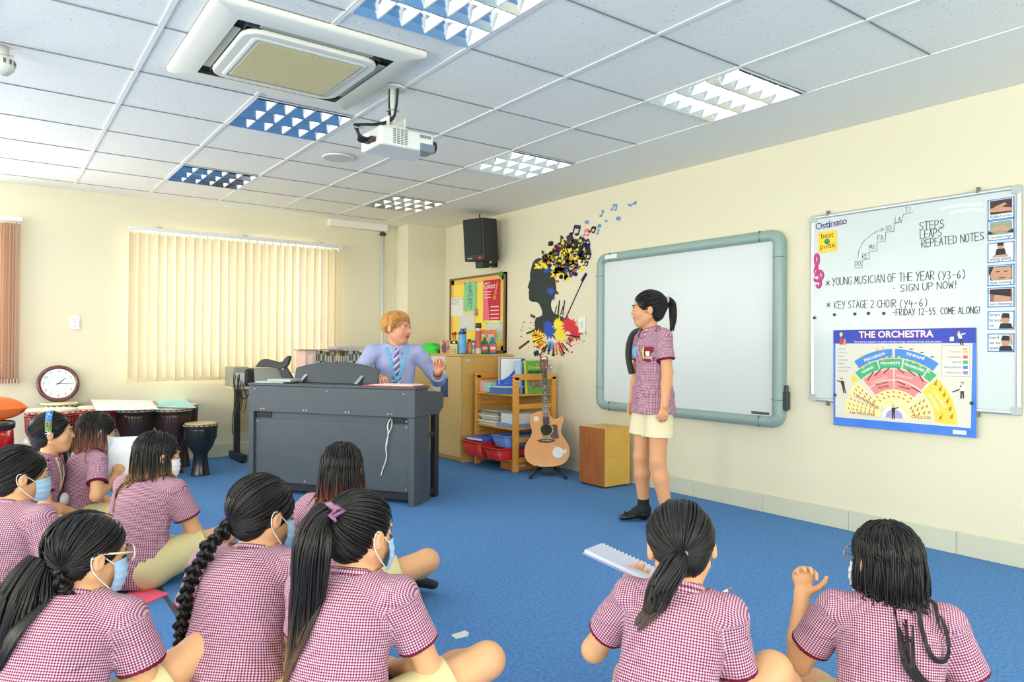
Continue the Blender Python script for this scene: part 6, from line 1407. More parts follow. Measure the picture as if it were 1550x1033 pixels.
def person(label, cat, place, rz, h=.005, s=1., adult=False, spine=(8, 14, 22), side=0., twist=0., head=(0, 0, 0), arms=None, legs=None, hair=None, pelvis=.105, sit=True,
           mask=None, skin=(217, 166, 122), shirt=True, group='pupils sitting on the carpet', shoulder=.128, tors=(.13, .14, .115), slim=1., extras=None, neck=.050, footwear='sock', shorts=None):
    """local frame: +y is where the torso faces, +x the person's right, z up from the floor"""
    a = np.cumsum([0, 0, 0.]); p = V(0, 0, pelvis); pts = [p]; fw = []
    for an, L in zip(spine, tors):
        an = math.radians(an); sl = math.radians(side); up = V(math.sin(sl), math.sin(an)*math.cos(sl), math.cos(an)*math.cos(sl)); p = p+up*L; pts.append(p); fw.append(unit(V(0, math.cos(an), -math.sin(an))))
    up3 = unit(pts[3]-pts[2]); tw = math.radians(twist); f3 = fw[2]; r3 = unit(np.cross(f3, up3)); r3, f3 = r3*math.cos(tw)+f3*math.sin(tw)*1., unit(f3*math.cos(tw)-r3*math.sin(tw))
    NB = pts[3]; k = 1.13 if adult else 1.
    RH = rotm(*head); H = NB+unit(up3*.6+V(0, .15, .6))*neck*1.0+RH@V(0, .012, 0)+V(0, 0, .085*k)
    SH = {1: NB-up3*.035+r3*shoulder, -1: NB-up3*.035-r3*shoulder}
    B = Sdf(); wd = [.122*slim, .103*slim, .116*slim, .10*slim]
    for i in range(3): B.cone(pts[i], pts[i+1]-(up3*.03 if i == 2 else 0), wd[i]*(.86 if i == 2 else 1), wd[i+1]*(.72 if i == 2 else 1), .03, ax=fw[i], sq=1.36)
    for sg in (-1, 1): B.cone(NB-up3*.03+r3*sg*.02, SH[sg], .044*slim, .042*slim, .03)
    B.cone(NB-up3*.02, H+RH@V(0, -.012, -.04), .042*(1.12 if adult else 1), .041*(1.15 if adult else 1), .02)
    head_prims(B, H, RH, adult, k)
    J = {'H': H, 'RH': RH, 'NB': NB, 'pts': pts, 'SH': SH, 'r3': r3, 'f3': f3, 'up3': up3}
    T = Sdf(); wt = [.138*slim, .122*slim, .130*slim, .11*slim]
    for i in range(3): T.cone(pts[i], pts[i+1]-(up3*.028 if i == 2 else 0), wt[i]*(.88 if i == 2 else 1), wt[i+1]*(.80 if i == 2 else 1), .03, ax=fw[i], sq=1.30)
    for sg in (-1, 1): T.cone(NB-up3*.032+r3*sg*.02, SH[sg], .051*slim, .050*slim, .035)
    U, L = (.285, .255) if adult else (.225, .205); ra = 1.15 if adult else 1.; am = min(slim, 1.04)
    slv = []
    for sg, key in ((1, 'arm_r'), (-1, 'arm_l')):
        A = dict(wrist=V(sg*.06, .22, .16), hint=(sg*1., -.3, -.8), dir=(-sg*.6, .7, -.2), nrm=(sg*.2, .2, 1.), curl=.45)
        A.update((arms or {}).get(key, {})); E, Wr = ik(SH[sg], np.asarray(A['wrist'], float), U, L, A['hint']); J[key] = (E, Wr, A)
        B.cone(SH[sg], E, .041*ra*am, .034*ra*am, .02); B.cone(E, E+(Wr-E)*.35, .035*ra*am, .0345*ra*am, .012); B.cone(E+(Wr-E)*.35, Wr, .0345*ra*am, .0225*ra, .012)
        hand_prims(B, Wr, A['dir'], A['nrm'], A['curl'], sg, (1.2 if adult else .95), thumb=A.get('thumb', .55), tcurl=A.get('tcurl', .3), spread=A.get('spread', 1.))
        g = Sdf()
        if adult:
            q = E+(Wr-E)*A.get('cuff', .5); T.cone(SH[sg], E, .064, .055, .022); g.cone(E, q, .055, .052, .02); g.cut(q, Wr-E); slv.append((E, q, .047))
        else:
            q = SH[sg]+(E-SH[sg])*.66; e = SH[sg]+(E-SH[sg])*.80; g.cone(SH[sg], e, .049*slim, .060*slim, .015); g.cut(q, E-SH[sg]); slv.append((SH[sg], q, .057))
        T.group(g, .022)
    for sg, key in ((1, 'leg_r'), (-1, 'leg_l')):
        A = dict(knee=V(sg*.285, .225, .14), ankle=V(-sg*.05, .305 if sg > 0 else .25, .045), toe=V(-sg*.16, .30 if sg > 0 else .24, .03)); A.update((legs or {}).get(key, {}))
        hp = V(sg*.075*slim, .0, pelvis-.01); kn, an, to = [np.asarray(A[q], float) for q in ('knee', 'ankle', 'toe')]; J[key] = (hp, kn, an, to)
        q = 1.2 if adult else 1.; B.cone(hp, kn, .074*q*slim, .050*q, .025); B.cone(kn, kn+(an-kn)*.32, .048*q, .050*q, .02); B.cone(kn+(an-kn)*.32, an, .050*q, .031*q, .02)
        fd = unit(to-an); B.cone(an, an+fd*.05, .032*q, .030*q, .015); B.cone(an+fd*.02, to, .031*q, .021*q, .02, ax=(0, 0, 1), sq=1.35)
        if sit: B.ell(hp+V(-sg*.0, -.035, -.02), V(.085, .085, .075)*slim, None, .03)
    # --- world placement from the crown of the head
    top = H+RH@V(0, -.012, .109*k); S = s
    px, py, zt = place; zt = top[2]*S if zt is None else zt; S = zt/top[2]
    wp = on('z', zt, px, py); c_, s_ = math.cos(rz), math.sin(rz); off = V(c_*top[0]-s_*top[1], s_*top[0]+c_*top[1])*S
    root = thing('person', label, cat, (wp[0]-off[0], wp[1]-off[1], 0), rz, group); root.scale = (S, S, S)
    J['root'] = root; J['M'] = Matrix.Translation((wp[0]-off[0], wp[1]-off[1], 0)) @ Matrix.Rotation(rz, 4, 'Z') @ Matrix.Scale(S, 4)
    v, f = B.mesh(h/S); q = (v-H)@RH/k
    col = np.tile(np.array(lin(skin)[:3]), (len(v), 1)); lip = ((q[:, 0]/.024)**2+((q[:, 2]+.0555)/.0105)**2 < 1) & (q[:, 1] > .07); col[lip] = np.array(lin((196, 112, 104) if not adult else (188, 104, 96))[:3])
    np_mesh('body', v, f, SKINM, root, col)
    HP = lambda x, y, z: H+RH@(V(x, y, z)*k)
    HM4 = Matrix.Translation(H) @ Matrix([list(r)+[0] for r in RH]+[[0, 0, 0, 1]]) @ Matrix.Scale(k, 4)
    for sg in (-1, 1):
        m = MB(); m.cur = 0; m.sph((0, 0, 0), .0106, 14, 10); m.cur = 1; m.sph((0, .0058, 0), .0060, 12, 8, (1, .95, 1)); e = m.build('eye', [EYEW, IRIS], root); e.matrix_local = HM4 @ T3(sg*.0305, .0815, .0055) @ Matrix.Rotation(-sg*.12, 4, 'Z')
        bc = mat('brow_dark', (44, 34, 30), .8) if not adult else mat('brow_ginger', (176, 120, 60), .8)
        m = MB(); m.tube([HP(sg*.012, .0965, .0215), HP(sg*.026, .0965, .027), HP(sg*.046, .083, .0225)], .0026*k, 6, rs=[.0022*k, .0030*k, .0012*k]); m.build('eyebrow', bc, root)
        m = MB(); m.tube([HP(sg*.0185, .0895, .0085), HP(sg*.030, .0945, .0125), HP(sg*.0435, .083, .0075)], .0014*k, 5); m.build('eyelashes', bc, root)
    # --- shirt
    nk = Sdf(); nk.cone(NB-up3*.02, H+RH@V(0, -.012, -.04), .048*k, .10, 0)
    hem = pelvis-(.085 if sit else .10)
    T.group(nk, .006, 's')
    if sit: T.cone(V(0, -.03, hem+.045), pts[0]+V(0, .0, .03), .145*slim, .138*slim, .03, ax=(0, 1, 0), sq=1.15)
    else: T.cone(V(0, .0, hem), pts[0], .172*slim, .150*slim, .03, ax=(0, 1, 0), sq=1.28)
    T.cut(V(0, 0, hem), (0, 0, -1))
    v, f = T.mesh(h/S)
    ax_ = pts[0]; up0 = unit(pts[3]-pts[0])
    # arc-length along the spine and angle round it give the cloth its own pattern coordinates
    best = np.full(len(v), 1e9); sl_ = np.zeros(len(v)); lx = np.zeros(len(v)); ly = np.zeros(len(v)); s0 = 0
    for i in range(3):
        A_, B_ = pts[i], pts[i+1]; ab = B_-A_; Ln = np.linalg.norm(ab); t = ((v-A_)@ab)/Ln**2; tc = np.clip(t, 0 if i else -2, 1 if i < 2 else 2); qv = v-(A_+tc[:, None]*ab); d = np.linalg.norm(qv, axis=1)+1e-3*i; mk = d < best
        rr_ = unit(np.cross(fw[i], ab)); best[mk] = d[mk]; sl_[mk] = s0+tc[mk]*Ln; lx[mk] = qv[mk]@rr_; ly[mk] = qv[mk]@fw[i]; s0 += Ln
    th = np.arctan2(lx, -ly); vv = (v-pts[0])@up0; fw0 = unit(np.cross(up0, r3)); tot = np.linalg.norm(pts[3]-pts[0]); rp = np.clip((vv-(tot-.085))/.06, 0, 1); bk_ = np.clip(1.25-np.abs(th)/1.1, 0, 1)
    lat = (v-pts[0])@r3; uvt = np.stack([(1-np.maximum(rp, bk_))*th*.118*slim+np.maximum(rp, bk_)*lat*1.1, vv*1.06+rp*np.clip((v-pts[3])@fw0+.078*slim, 0, 1)], 1); cl = np.zeros((len(v), 3)); dt = np.minimum(T.p[0][0](v), np.minimum(T.p[1][0](v), T.p[2][0](v)))
    tvf = (v-pts[0])@up0
    for (sa, sb, r_) in slv:
        ab = sb-sa; Ln = np.linalg.norm(ab); t = ((v-sa)@ab)/Ln**2; qv = v-(sa+np.clip(t, 0, 1)[:, None]*ab); d = np.linalg.norm(qv, axis=1)-r_
        mk = (d < .02) & (d < dt+.004) & (t > .05); e1 = unit(np.cross(ab, V(.1, .3, 1))); e2 = unit(np.cross(ab, e1)); an = np.arctan2(qv@e1, qv@e2)
        uvt[mk] = np.stack([an[mk]*r_, t[mk]*Ln], 1)
        if not adult: cl[mk & (t > .93) & (d < dt-.004), 0] = 1
    # soft folds
    g = np.zeros((len(v), 3)); nrm_ = np.zeros_like(v); fn = np.cross(v[f[:, 1]]-v[f[:, 0]], v[f[:, 3]]-v[f[:, 0]])
    for c_i in range(4): np.add.at(nrm_, f[:, c_i], fn)
    nrm_ /= np.maximum(np.linalg.norm(nrm_, axis=1, keepdims=True), 1e-9); ph = sum(map(ord, label)) % 17
    low = np.clip((.26-sl_)/.2, 0, 1)*np.clip(sl_/.02+.3, 0, 1)
    fold = np.sin(62*sl_+5*np.sin(3*th+ph)+2*np.sin(7*th)) ; fold2 = np.sin(5*th+26*sl_+ph*2+2*np.sin(14*sl_))
    v = v+nrm_*((np.maximum(fold, -.2)*.0058*low+fold2*.0046*(.35+.65*low)+.0020*np.sin(45*v[:, 0]+38*v[:, 2]+ph))*(.8 if not adult else 1.))[:, None]
    so = np_mesh('shirt', v, f, BLUESHIRT if adult else GING, root, cl, uv=uvt)
    J['shirt'] = so; J['T'] = T
    # collar: stand-and-fall band round the neck, open at the front
    nz = unit(up3*.8+V(0, .1, .5)); nx = r3; ny = unit(np.cross(nz, nx)); vs = []; us = []; n = 36
    prof = [(.050, -.014), (.049, .020), (.053, .025), (.060, .018), (.070, -.006), (.0735, -.018), (.070, -.020), (.056, -.004)]
    for i in range(n+1):
        an = PI/2+math.radians(20)+(2*PI-math.radians(40))*i/n; fr = max(0, math.sin(an))**3
        for j, (r_, z_) in enumerate(prof):
            r_ = r_*k*(1+.10*fr)+(.012*fr if j in (4, 5, 6) else 0); z_ = z_*k-.022*fr*(1 if j in (4, 5, 6) else .35); vs.append(NB+nz*(.006+z_)+nx*(r_*math.cos(an)*1.04)+ny*(r_*math.sin(an))); us.append((an*.06, j*.012))
    npf = len(prof); fs = [[i*npf+j, i*npf+(j+1) % npf, (i+1)*npf+(j+1) % npf, (i+1)*npf+j] for i in range(n) for j in range(npf)]
    np_mesh('collar', np.array(vs), np.array(fs)[:, ::-1], BLUESHIRT if adult else GING, so, np.zeros((len(vs), 3)), uv=np.array(us))
    # --- shorts / trousers
    Q = Sdf(); Q.cone(pts[0]-V(0, 0, .0), pts[0]+V(0, 0, .05), .128*slim, .115*slim, .03, ax=(0, 1, 0), sq=1.25)
    for sg, key in ((1, 'leg_r'), (-1, 'leg_l')):
        hp, kn, an, to = J[key]; g = Sdf()
        if adult: g.cone(hp, kn, .104, .076, .02); g.cone(kn, an, .076, .058, .02); g.cut(an, an-kn)
        else:
            fr = .70 if sit else .62; q = hp+(kn-hp)*fr; g.cone(hp, hp+(kn-hp)*(fr+.12), (.090 if sit else .080)*slim, (.070 if sit else .098)*slim, .02); g.cut(q, kn-hp)
        Q.group(g, .03)
        if sit: Q.ell(hp+V(0, -.035, -.02), V(.094, .094, .083)*slim, None, .03)
        if not adult or 1:
            F = Sdf(); fd = unit(to-an)
            if footwear == 'sock' or footwear == 'both': F.cone(an+unit(kn-an)*(.05 if sit else .085), an, .037, .036, .02)
            F.cone(an, an+fd*.045, .036, .034, .015); F.cone(an+fd*.02, to, .0355, .026, .02, ax=(0, 0, 1), sq=1.3); F.cone(an-fd*.02-V(0, 0, .012), an, .03, .033, .02)
            F.cut((0, 0, .003), (0, 0, -1)); J['F'+key] = F; v, f = F.mesh(h/S); np_mesh('sock', v, f, SOCK, root)
    Q.cut((0, 0, .004), (0, 0, -1)); v, f = Q.mesh(h/S*1.15); np_mesh('trousers' if adult else 'shorts', v, f, TROUS if adult else (shorts or KHAKI), root)
    # --- hair
    if hair: make_hair(root, J, k, S, h, **hair)
    if mask: make_mask(root, J, k, HP, **mask, lx=.86 if hair and hair['kind'] == 'long' else 1.)
    return J

def make_hair(root, J, k, S, h, kind, tie=None, tail=None, n=520, length=.30, tip=None, base=None, tail_r=.03, part=0., rad=.0026, braid_r=.016, start=.55, spread=1., fringe=False, loose=None, only=0, cap=True):
    H, RH, T = J['H'], J['RH'], J['T']; W = lambda d: H+(d@RH.T)*k
    C = Sdf(); C.ell(H+RH@(HC*k), (HR+.0005)*k, RH, .01)
    if kind != 'crop': C.ell(H+RH@(V(0, -.045, -.018)*k), V(.060, .052, .062)*k, RH, .02)
    C.ell(H+RH@(V(0, .112, -.05)*k), V(.074, .088, .112)*k, RH, .012, 's')
    for sg in (-1, 1): C.ell(H+RH@(V(sg*.082, .006, -.022)*k), V(.022, .030, .045)*k, RH, .01, 's')
    bc = HB*.8 if base is None else np.array(lin(base)[:3])*.8
    if cap: v, f = C.mesh(h/S); ho = np_mesh('hair', v, f, HAIRM, root, np.tile(bc, (len(v), 1)))
    else: ho = J['hair']
    d = scalp(n, n+int(length*100))
    if kind in ('tail', 'braid', 'bun'):       # the nape too
        rq = np.random.RandomState(5); dn = np.stack([rq.uniform(-.62, .62, n//5), -np.abs(rq.uniform(.6, 1, n//5)), rq.uniform(-1.25, -.75, n//5)], 1); d = np.concatenate([d, dn/np.linalg.norm(dn, axis=1, keepdims=True)])
    if only: d = d[d[:, 0]*only > -.03]
    N = len(d); rs = np.random.RandomState(N); T1 = 12
    lift = rs.uniform(.001, .009, (N, 1, 1))
    if kind in ('tail', 'braid', 'bun'):
        td = unit(tie); t = np.linspace(0, 1, T1)[None, :, None]; dirs = slerp(d[:, None, :], np.tile(td, (N, T1, 1))+0*t, t*.985)
        path = push_out(W(HC+(HR+lift)*dirs), C, .003); TP = W(HC+(HR+.006)*td)
        strands('hair_strands', path, ho, rad, hair_cols(N, T1, base=base), taper=lambda q: np.minimum(1, .25+q*5))
        J['TP'] = TP
        tl = resample([TP]+[TP+np.asarray(p, float) for p in tail], 26) if kind != 'bun' else None
        if kind == 'tail':
            Nt = int(150*spread); R = rs.uniform(0, 1, Nt)**.5; A = rs.uniform(0, 2*PI, Nt); tt = np.linspace(0, 1, 26); prof = tail_r*np.interp(tt, [0, .05, .25, .6, 1], [.45, .6, 1.0, .9, .45]); Le = rs.uniform(.72, 1.0, Nt)
            tn = np.gradient(tl, axis=0); tn /= np.linalg.norm(tn, axis=1, keepdims=True); sd = np.cross(tn, V(.05, 1, .1)); sd /= np.linalg.norm(sd, axis=1, keepdims=True); u2 = np.cross(sd, tn)
            P = []
            for i in range(Nt):
                q = np.clip(tt*Le[i], 0, 1)*25; i0 = np.minimum(q.astype(int), 24); fr = (q-i0)[:, None]; cen = tl[i0]*(1-fr)+tl[i0+1]*fr; wob = .25*tail_r*np.sin(tt*5+A[i]*3)
                P.append(cen+sd[i0]*((prof*R[i]*math.cos(A[i])*1.25+wob*.5))[:, None]+u2[i0]*((prof*R[i]*math.sin(A[i])*.8))[:, None])
            P = push_out(np.array(P), T, .008, 2); strands('tail_strands', P, ho, rad*1.35, hair_cols(Nt, 26, tip, base, start))
        if kind == 'braid':
            nn = 90; tl = resample([TP]+[TP+np.asarray(p, float) for p in tail], nn); tl = push_out(tl[None], T, braid_r*1.25, 4)[0]
            tn = np.gradient(tl, axis=0); tn /= np.linalg.norm(tn, axis=1, keepdims=True); ref = V(.0, -1, .2); sd = np.cross(tn, ref); sd /= np.linalg.norm(sd, axis=1, keepdims=True); u2 = np.cross(sd, tn)
            Ln = np.linalg.norm(np.diff(tl, axis=0), axis=1).sum(); w = 2*PI*Ln/.080; tt = np.linspace(0, 1, nn); P = []; prf = np.interp(tt, [0, .08, .8, 1], [.8, 1, .8, .35])
            for q in range(3):
                p0 = q*2*PI/3
                for r_ in range(9):
                    a_, b_ = rs.normal(0, .26), rs.normal(0, .26); th = w*tt+p0
                    P.append(tl+sd*(prf*braid_r*(.82*np.sin(th)+a_))[:, None]+u2*(prf*braid_r*(.62*np.sin(2*th)+b_))[:, None])
            P = np.array(P); strands('braid', P, ho, braid_r*.36, hair_cols(len(P), nn, tip, base, .8), 5, taper=lambda q: np.minimum(1, (1.03-q)*8)**.6)
            J['BT'] = tl[-1]
    if kind == 'long':
        az = np.arctan2(d[:, 0], -d[:, 1])          # 0 at the back of the head
        tgt = np.clip(az, -1.85, 1.85)*np.where(np.abs(az) > 1.85, .95, 1)+rs.normal(0, .10, N)
        topm = d[:, 2] > .55; sg = np.sign(d[:, 0]-part+1e-6); tgt = np.where(topm, sg*np.abs(np.clip(tgt, -1.75, 1.75)), tgt); el = rs.uniform(-.62, .0, N)
        td = np.stack([np.sin(tgt)*np.cos(el), -np.cos(tgt)*np.cos(el), np.sin(el)], 1)
        t = np.linspace(0, 1, T1)[None, :, None]; dirs = slerp(d[:, None, :], td[:, None, :], t); p1 = push_out(W(HC+(HR+lift)*dirs), C, .003); e = p1[:, -1]
        T2 = 16; ln = length*rs.uniform(.75, 1.05, (N, 1, 1)); q = np.linspace(0, 1, T2+1)[None, 1:, None]
        out = np.stack([(e-H)[:, 0], (e-H)[:, 1], np.zeros(N)], 1); out /= np.maximum(np.linalg.norm(out, axis=1, keepdims=True), 1e-6)
        wv = (rs.normal(0, .008, (N, 1, 3))*q*spread+.004*q*np.sin(q*4+rs.uniform(0, 6, (N, 1, 1)))*V(1, 1, 0)); p2 = e[:, None, :]+V(0, 0, -1)*ln*q+out[:, None, :]*(.012*np.sin(q*PI)-.012*q)+wv
        P = np.concatenate([p1, p2], 1)
        for _ in range(4): P[:, 2:-1] = (P[:, 1:-2]+P[:, 2:-1]*2+P[:, 3:])/4
        P = push_out(P, T, .012, T1-2)
        for _ in range(2): P[:, 2:-1] = (P[:, 1:-2]+P[:, 2:-1]*2+P[:, 3:])/4
        strands('long_strands', P, ho, rad*1.15, hair_cols(N, T1+T2, tip, base, start))
    if kind == 'crop':
        cr_ = unit(V(.12, -.35, .93)); az = np.arctan2(d[:, 0], d[:, 1]); el = np.where(np.abs(az) < 1.15, .30+.12*np.abs(az), np.where(np.abs(az) < 2., -.18, -.62))+rs.normal(0, .05, N)
        az2 = az+rs.normal(0, .12, N)+np.where(np.abs(az) < 1.2, .12, 0); td = np.stack([np.sin(az2)*np.cos(el), np.cos(az2)*np.cos(el), np.sin(el)], 1); st = d*.55+cr_*.45; st /= np.linalg.norm(st, axis=1, keepdims=True)
        t = np.linspace(0, 1, 16)[None, :, None]; dirs = slerp(st[:, None, :], td[:, None, :], t); lf = lift*.9+.006*np.sin(t*PI*.8)-.004
        strands('hair_strands', W(HC+(HR+lf)*dirs), ho, rad*1.2, hair_cols(N, 16, base=base))
    if fringe:
        Nf = 70; x = rs.uniform(-.055, .055, Nf); a = np.stack([x*.5, np.full(Nf, .035), np.full(Nf, .115)], 1); b = np.stack([x, np.full(Nf, .086)-x*x*9, np.full(Nf, .055)], 1); c = np.stack([x*1.15, .094-x*x*10, rs.uniform(.012, .03, Nf)], 1)
        t = np.linspace(0, 1, 10)[None, :, None]; strands('fringe', W((1-t)**2*a[:, None]+2*t*(1-t)*b[:, None]+t*t*c[:, None]), ho, rad, hair_cols(Nf, 10, base=base))
    if loose:        # a few single locks: lists of points from the head centre
        for pts, nl, sp in loose:
            cpt = resample([H+np.asarray(p, float) for p in pts], 24); P = np.array([cpt+rs.normal(0, sp, 3)*np.linspace(.5, 1, 24)[:, None] for _ in range(nl)]); P = push_out(P, T, .013); P[:, 1:-1] = (P[:, :-2]+P[:, 1:-1]*2+P[:, 2:])/4; strands('loose_lock', push_out(P, T, .010), ho, rad, hair_cols(nl, 24, tip, base))
    J['hair'] = ho

def make_mask(root, J, k, HP, mt, lx=1.):
    H, RH = J['H'], J['RH']; hs = Sdf(); head_prims(hs, V(0, 0, 0), np.eye(3), k > 1.05, 1.); nu, nv_ = 25, 15
    U_, V_ = np.meshgrid(np.linspace(-1, 1, nu), np.linspace(0, 1, nv_), indexing='ij'); th = U_*math.radians(66); z = -.004-(.096)*V_+.016*np.abs(U_)**2*(1-2*V_)*-.5
    ts = np.linspace(.02, .17, 76); dirs = np.stack([np.sin(th), np.cos(th), 0*th], -1); og = np.stack([0*th, .01+0*th, z], -1)
    Pq = og[..., None, :]+dirs[..., None, :]*ts[:, None]; ins = hs.eval(Pq) < 0; r = np.where(ins, ts, 0).max(-1)
    mn = .088-.012*U_**2+.010*np.sin(V_*PI); r = np.maximum(r, mn)
    for _ in range(3):
        r2 = np.pad(r, 1, mode='edge'); r = np.maximum(r, (r2[:-2, 1:-1]+r2[2:, 1:-1]+r2[1:-1, :-2]+r2[1:-1, 2:])/4)
    pl_ = .0015*np.sin(V_*PI*8)
    fr_ = og+dirs*(r+.004+pl_)[..., None]; bk_ = og+dirs*(r+.0015)[..., None]; vs = np.concatenate([fr_.reshape(-1, 3), bk_.reshape(-1, 3)]); vs = H+(vs@RH.T)*k
    i, j = np.meshgrid(np.arange(nu-1), np.arange(nv_-1), indexing='ij'); a = (i*nv_+j).ravel(); f1 = np.stack([a, a+1, a+nv_+1, a+nv_], 1); o = nu*nv_; f2 = f1[:, ::-1]+o
    np_mesh('face_mask', vs, np.concatenate([f1, f2]), mt, root)
    m = MB()
    for sg, ui in ((-1, 0), (1, nu-1)):
        A, B_ = fr_[ui, 1], fr_[ui, -2]; m.tube([H+RH@(np.array(q)*k) for q in smooth([tuple(A), (sg*.083*lx, .01, .006), (sg*.088*lx, -.020, .024), (sg*.086*lx, -.028, -.004), (sg*.082*lx, -.012, -.038), tuple(B_)], 2)], .0016*k, 5)
    m.build('ear_loops', MASKW, root)
def glasses(root, J, c, r=.025, wire=.0016, thick=False):
    H, RH = J['H'], J['RH']; mt = mat('glasses_%d' % c[0], c, .25, metal=0. if thick else .7); P = lambda x, y, z: H+RH@V(x, y, z); w = wire; g = None
    m = MB()
    for sg in (-1, 1): m.tube([P(sg*.034+r*1.08*math.cos(a), .106-.10*abs(r*math.cos(a)) if sg*math.cos(a) > 0 else .106, .004+r*.88*math.sin(a)) for a in np.linspace(0, 2*PI, 25)[:-1]], w, 6, True)
    m.tube([P(-.009, .107, .010), P(0, .111, .013), P(.009, .107, .010)], w, 6)
    g = m.build('glasses', mt, root)
    for sg in (-1, 1):
        m = MB(); m.tube([P(sg*.060, .103, .010), P(sg*.078, .05, .014), P(sg*.084, -.005, .016), P(sg*.083, -.025, .002)], w*(1.5 if thick else 1), 6); m.build('temple_arm', mt if thick else mat('temple_dark', (60, 50, 50), .3), g)
        m = MB(); m.cyl(P(sg*.034, .1035, .004), P(sg*.034, .1045, .004), r*.95, n=20); m.build('lens', mat('lens_clear', (250, 252, 255), .02, trans=1.0), g)
def ring_tie(J, name, c, r=.016, w=.006, at=None, fuzzy=False, ax=(0, -1, -.2)):
    m = MB(); p = J['TP'] if at is None else at; a = Vector(unit(ax)); x = a.orthogonal().normalized(); y = a.cross(x)
    m.tube([Vector(p)+x*(r*math.cos(q)*(1+(.14*math.sin(9*q) if fuzzy else 0)))+y*(r*math.sin(q)*(1+(.14*math.sin(9*q) if fuzzy else 0))) for q in np.linspace(0, 2*PI, 28)[:-1]], w, 7, True); return m.build(name, flat(c, .8), J['root'])
AWAY = -math.atan2(CM[2][0], CM[2][1])
def face(deg, px): return AWAY-math.atan((px-CX)/FPX)-math.radians(deg)      # degrees to the right of looking straight away from the viewer

# ------------------------------------------------------------------ the pupils and the teacher
def surf(J, x, z, sdf='T', y0=.5):
    """front surface of the shirt at local x,z"""
    ys = np.linspace(y0, -.3, 321); P = np.stack([np.full(321, x), ys, np.full(321, z)], 1); d = J[sdf].eval(P); i = np.argmax(d < 0); return V(x, ys[i], z)
WIDE = dict(slim=1.1, shoulder=.146)
J = person('pupil with long side-lit ponytail and mauve bow scrunchie, back to us, centre front', 'person', (546, 750, .70), face(27, 546), .0045, spine=(4, 16, 24), head=(-20, 8, 0), neck=.04,
           arms=dict(arm_r=dict(wrist=V(.06, .24, .17), hint=(1, -.3, -.6)), arm_l=dict(wrist=V(-.03, .26, .17))), mask=dict(mt=MASKB), slim=1.06, shoulder=.142, legs=dict(leg_l=dict(knee=V(-.20, .28, .12), ankle=V(.05, .24, .045), toe=V(.15, .22, .03)), leg_r=dict(knee=V(.35, .24, .225), ankle=V(.02, .34, .06), toe=V(-.10, .33, .04))),
           hair=dict(kind='tail', tie=V(-.12, -.93, .36), tail=[(-.01, -.04, -.01), (-.02, -.06, -.08), (-.03, -.06, -.22), (-.05, -.06, -.36), (-.08, -.06, -.50)], tail_r=.042, tip=(112, 84, 60), spread=1.8, start=.6))
ring_tie(J, 'scrunchie', (150, 112, 138), .021, .009, fuzzy=True)
m = MB(); q = J['TP']
for sg in (-1, 1): m.tube([q+V(.02, -.02, .0), q+V(.03+sg*.012, -.03, .012+sg*.012), q+V(.05+sg*.01, -.03, .0+sg*.016), q+V(.03, -.028, -.004)], .006, 6)
m.build('bow', flat((140, 92, 124), .8), J['root'])
J = person('pupil with one long thick plait hanging down the left of the back', 'person', (402, 725, .70), face(30, 402), .0045, spine=(6, 20, 32), side=0, head=(-26, 12, 0), neck=.04,
           arms=dict(arm_r=dict(wrist=V(.05, .26, .15), hint=(1, -.2, -.8))), mask=dict(mt=MASKB), legs=dict(leg_r=dict(knee=V(.22, .30, .17), ankle=V(-.02, .36, .05), toe=V(-.12, .36, .035)), leg_l=dict(knee=V(-.24, .26, .13))), **WIDE,
           hair=dict(kind='braid', tie=V(-.12, -.80, -.75), tail=[(-.02, -.02, -.02), (-.06, -.05, -.08), (-.09, -.06, -.18), (-.115, -.07, -.30), (-.125, -.07, -.42)], braid_r=.017))
J = person('pupil with auburn-tipped long hair sitting just in front of the piano', 'person', (518, 674, .70), face(38, 518), .005, spine=(2, 10, 20), head=(14, 4, 0), neck=.04, slim=1.0, shoulder=.138, legs=dict(leg_r=dict(knee=V(.35, .22, .22), ankle=V(.12, .40, .06), toe=V(.26, .42, .045))),
           hair=dict(kind='long', length=.22, tip=(150, 84, 58), start=.62, n=620), arms=dict(arm_l=dict(wrist=V(-.25, .02, .10), hint=(-1, -.5, 0))))
J = person('pupil in the left foreground with cream glasses, blue mask and long twin plaits', 'person', (135, 782, .655), face(28, 135), .0045, spine=(6, 20, 32), side=5, head=(-40, 8, 0), neck=.04, mask=dict(mt=MASKB), legs=dict(leg_r=dict(knee=V(.32, .26, .26), ankle=V(.06, .36, .06), toe=V(-.06, .36, .04))), **WIDE,
           hair=dict(kind='tail', only=-1, tie=V(-.28, -.85, -.45), tail=[(-.01, -.02, -.03), (-.02, -.05, -.10), (-.04, -.06, -.20), (-.075, -.07, -.32), (-.105, -.07, -.46)], tail_r=.058, spread=2.6))
glasses(J['root'], J, (236, 220, 184), .026, .0022, True)
make_hair(J['root'], J, 1., J['root'].scale[0], .0045, 'braid', only=1, cap=False, tie=V(.55, -.66, -.60), tail=[(.0, -.01, -.03), (.01, .0, -.07), (.015, .02, -.11), (.02, .04, -.15)], braid_r=.013)
ring_tie(J, 'scrunchie', (206, 150, 140), .015, .007, at=J['BT'], fuzzy=True, ax=(0, .2, -1))
q = J['H']+V(-.10, -.13, -.17); ring_tie(J, 'scrunchie', (206, 150, 140), .024, .008, at=q, fuzzy=True, ax=(-.3, -.1, -1))
J = person('masked pupil in profile at the far left edge with short tied-back hair', 'person', (28, 680, .70), face(44, 28), .005, spine=(6, 18, 28), head=(-36, 4, 0), neck=.045, mask=dict(mt=MASKB), **WIDE,
           hair=dict(kind='bun', tie=V(0, -.75, -.65)))
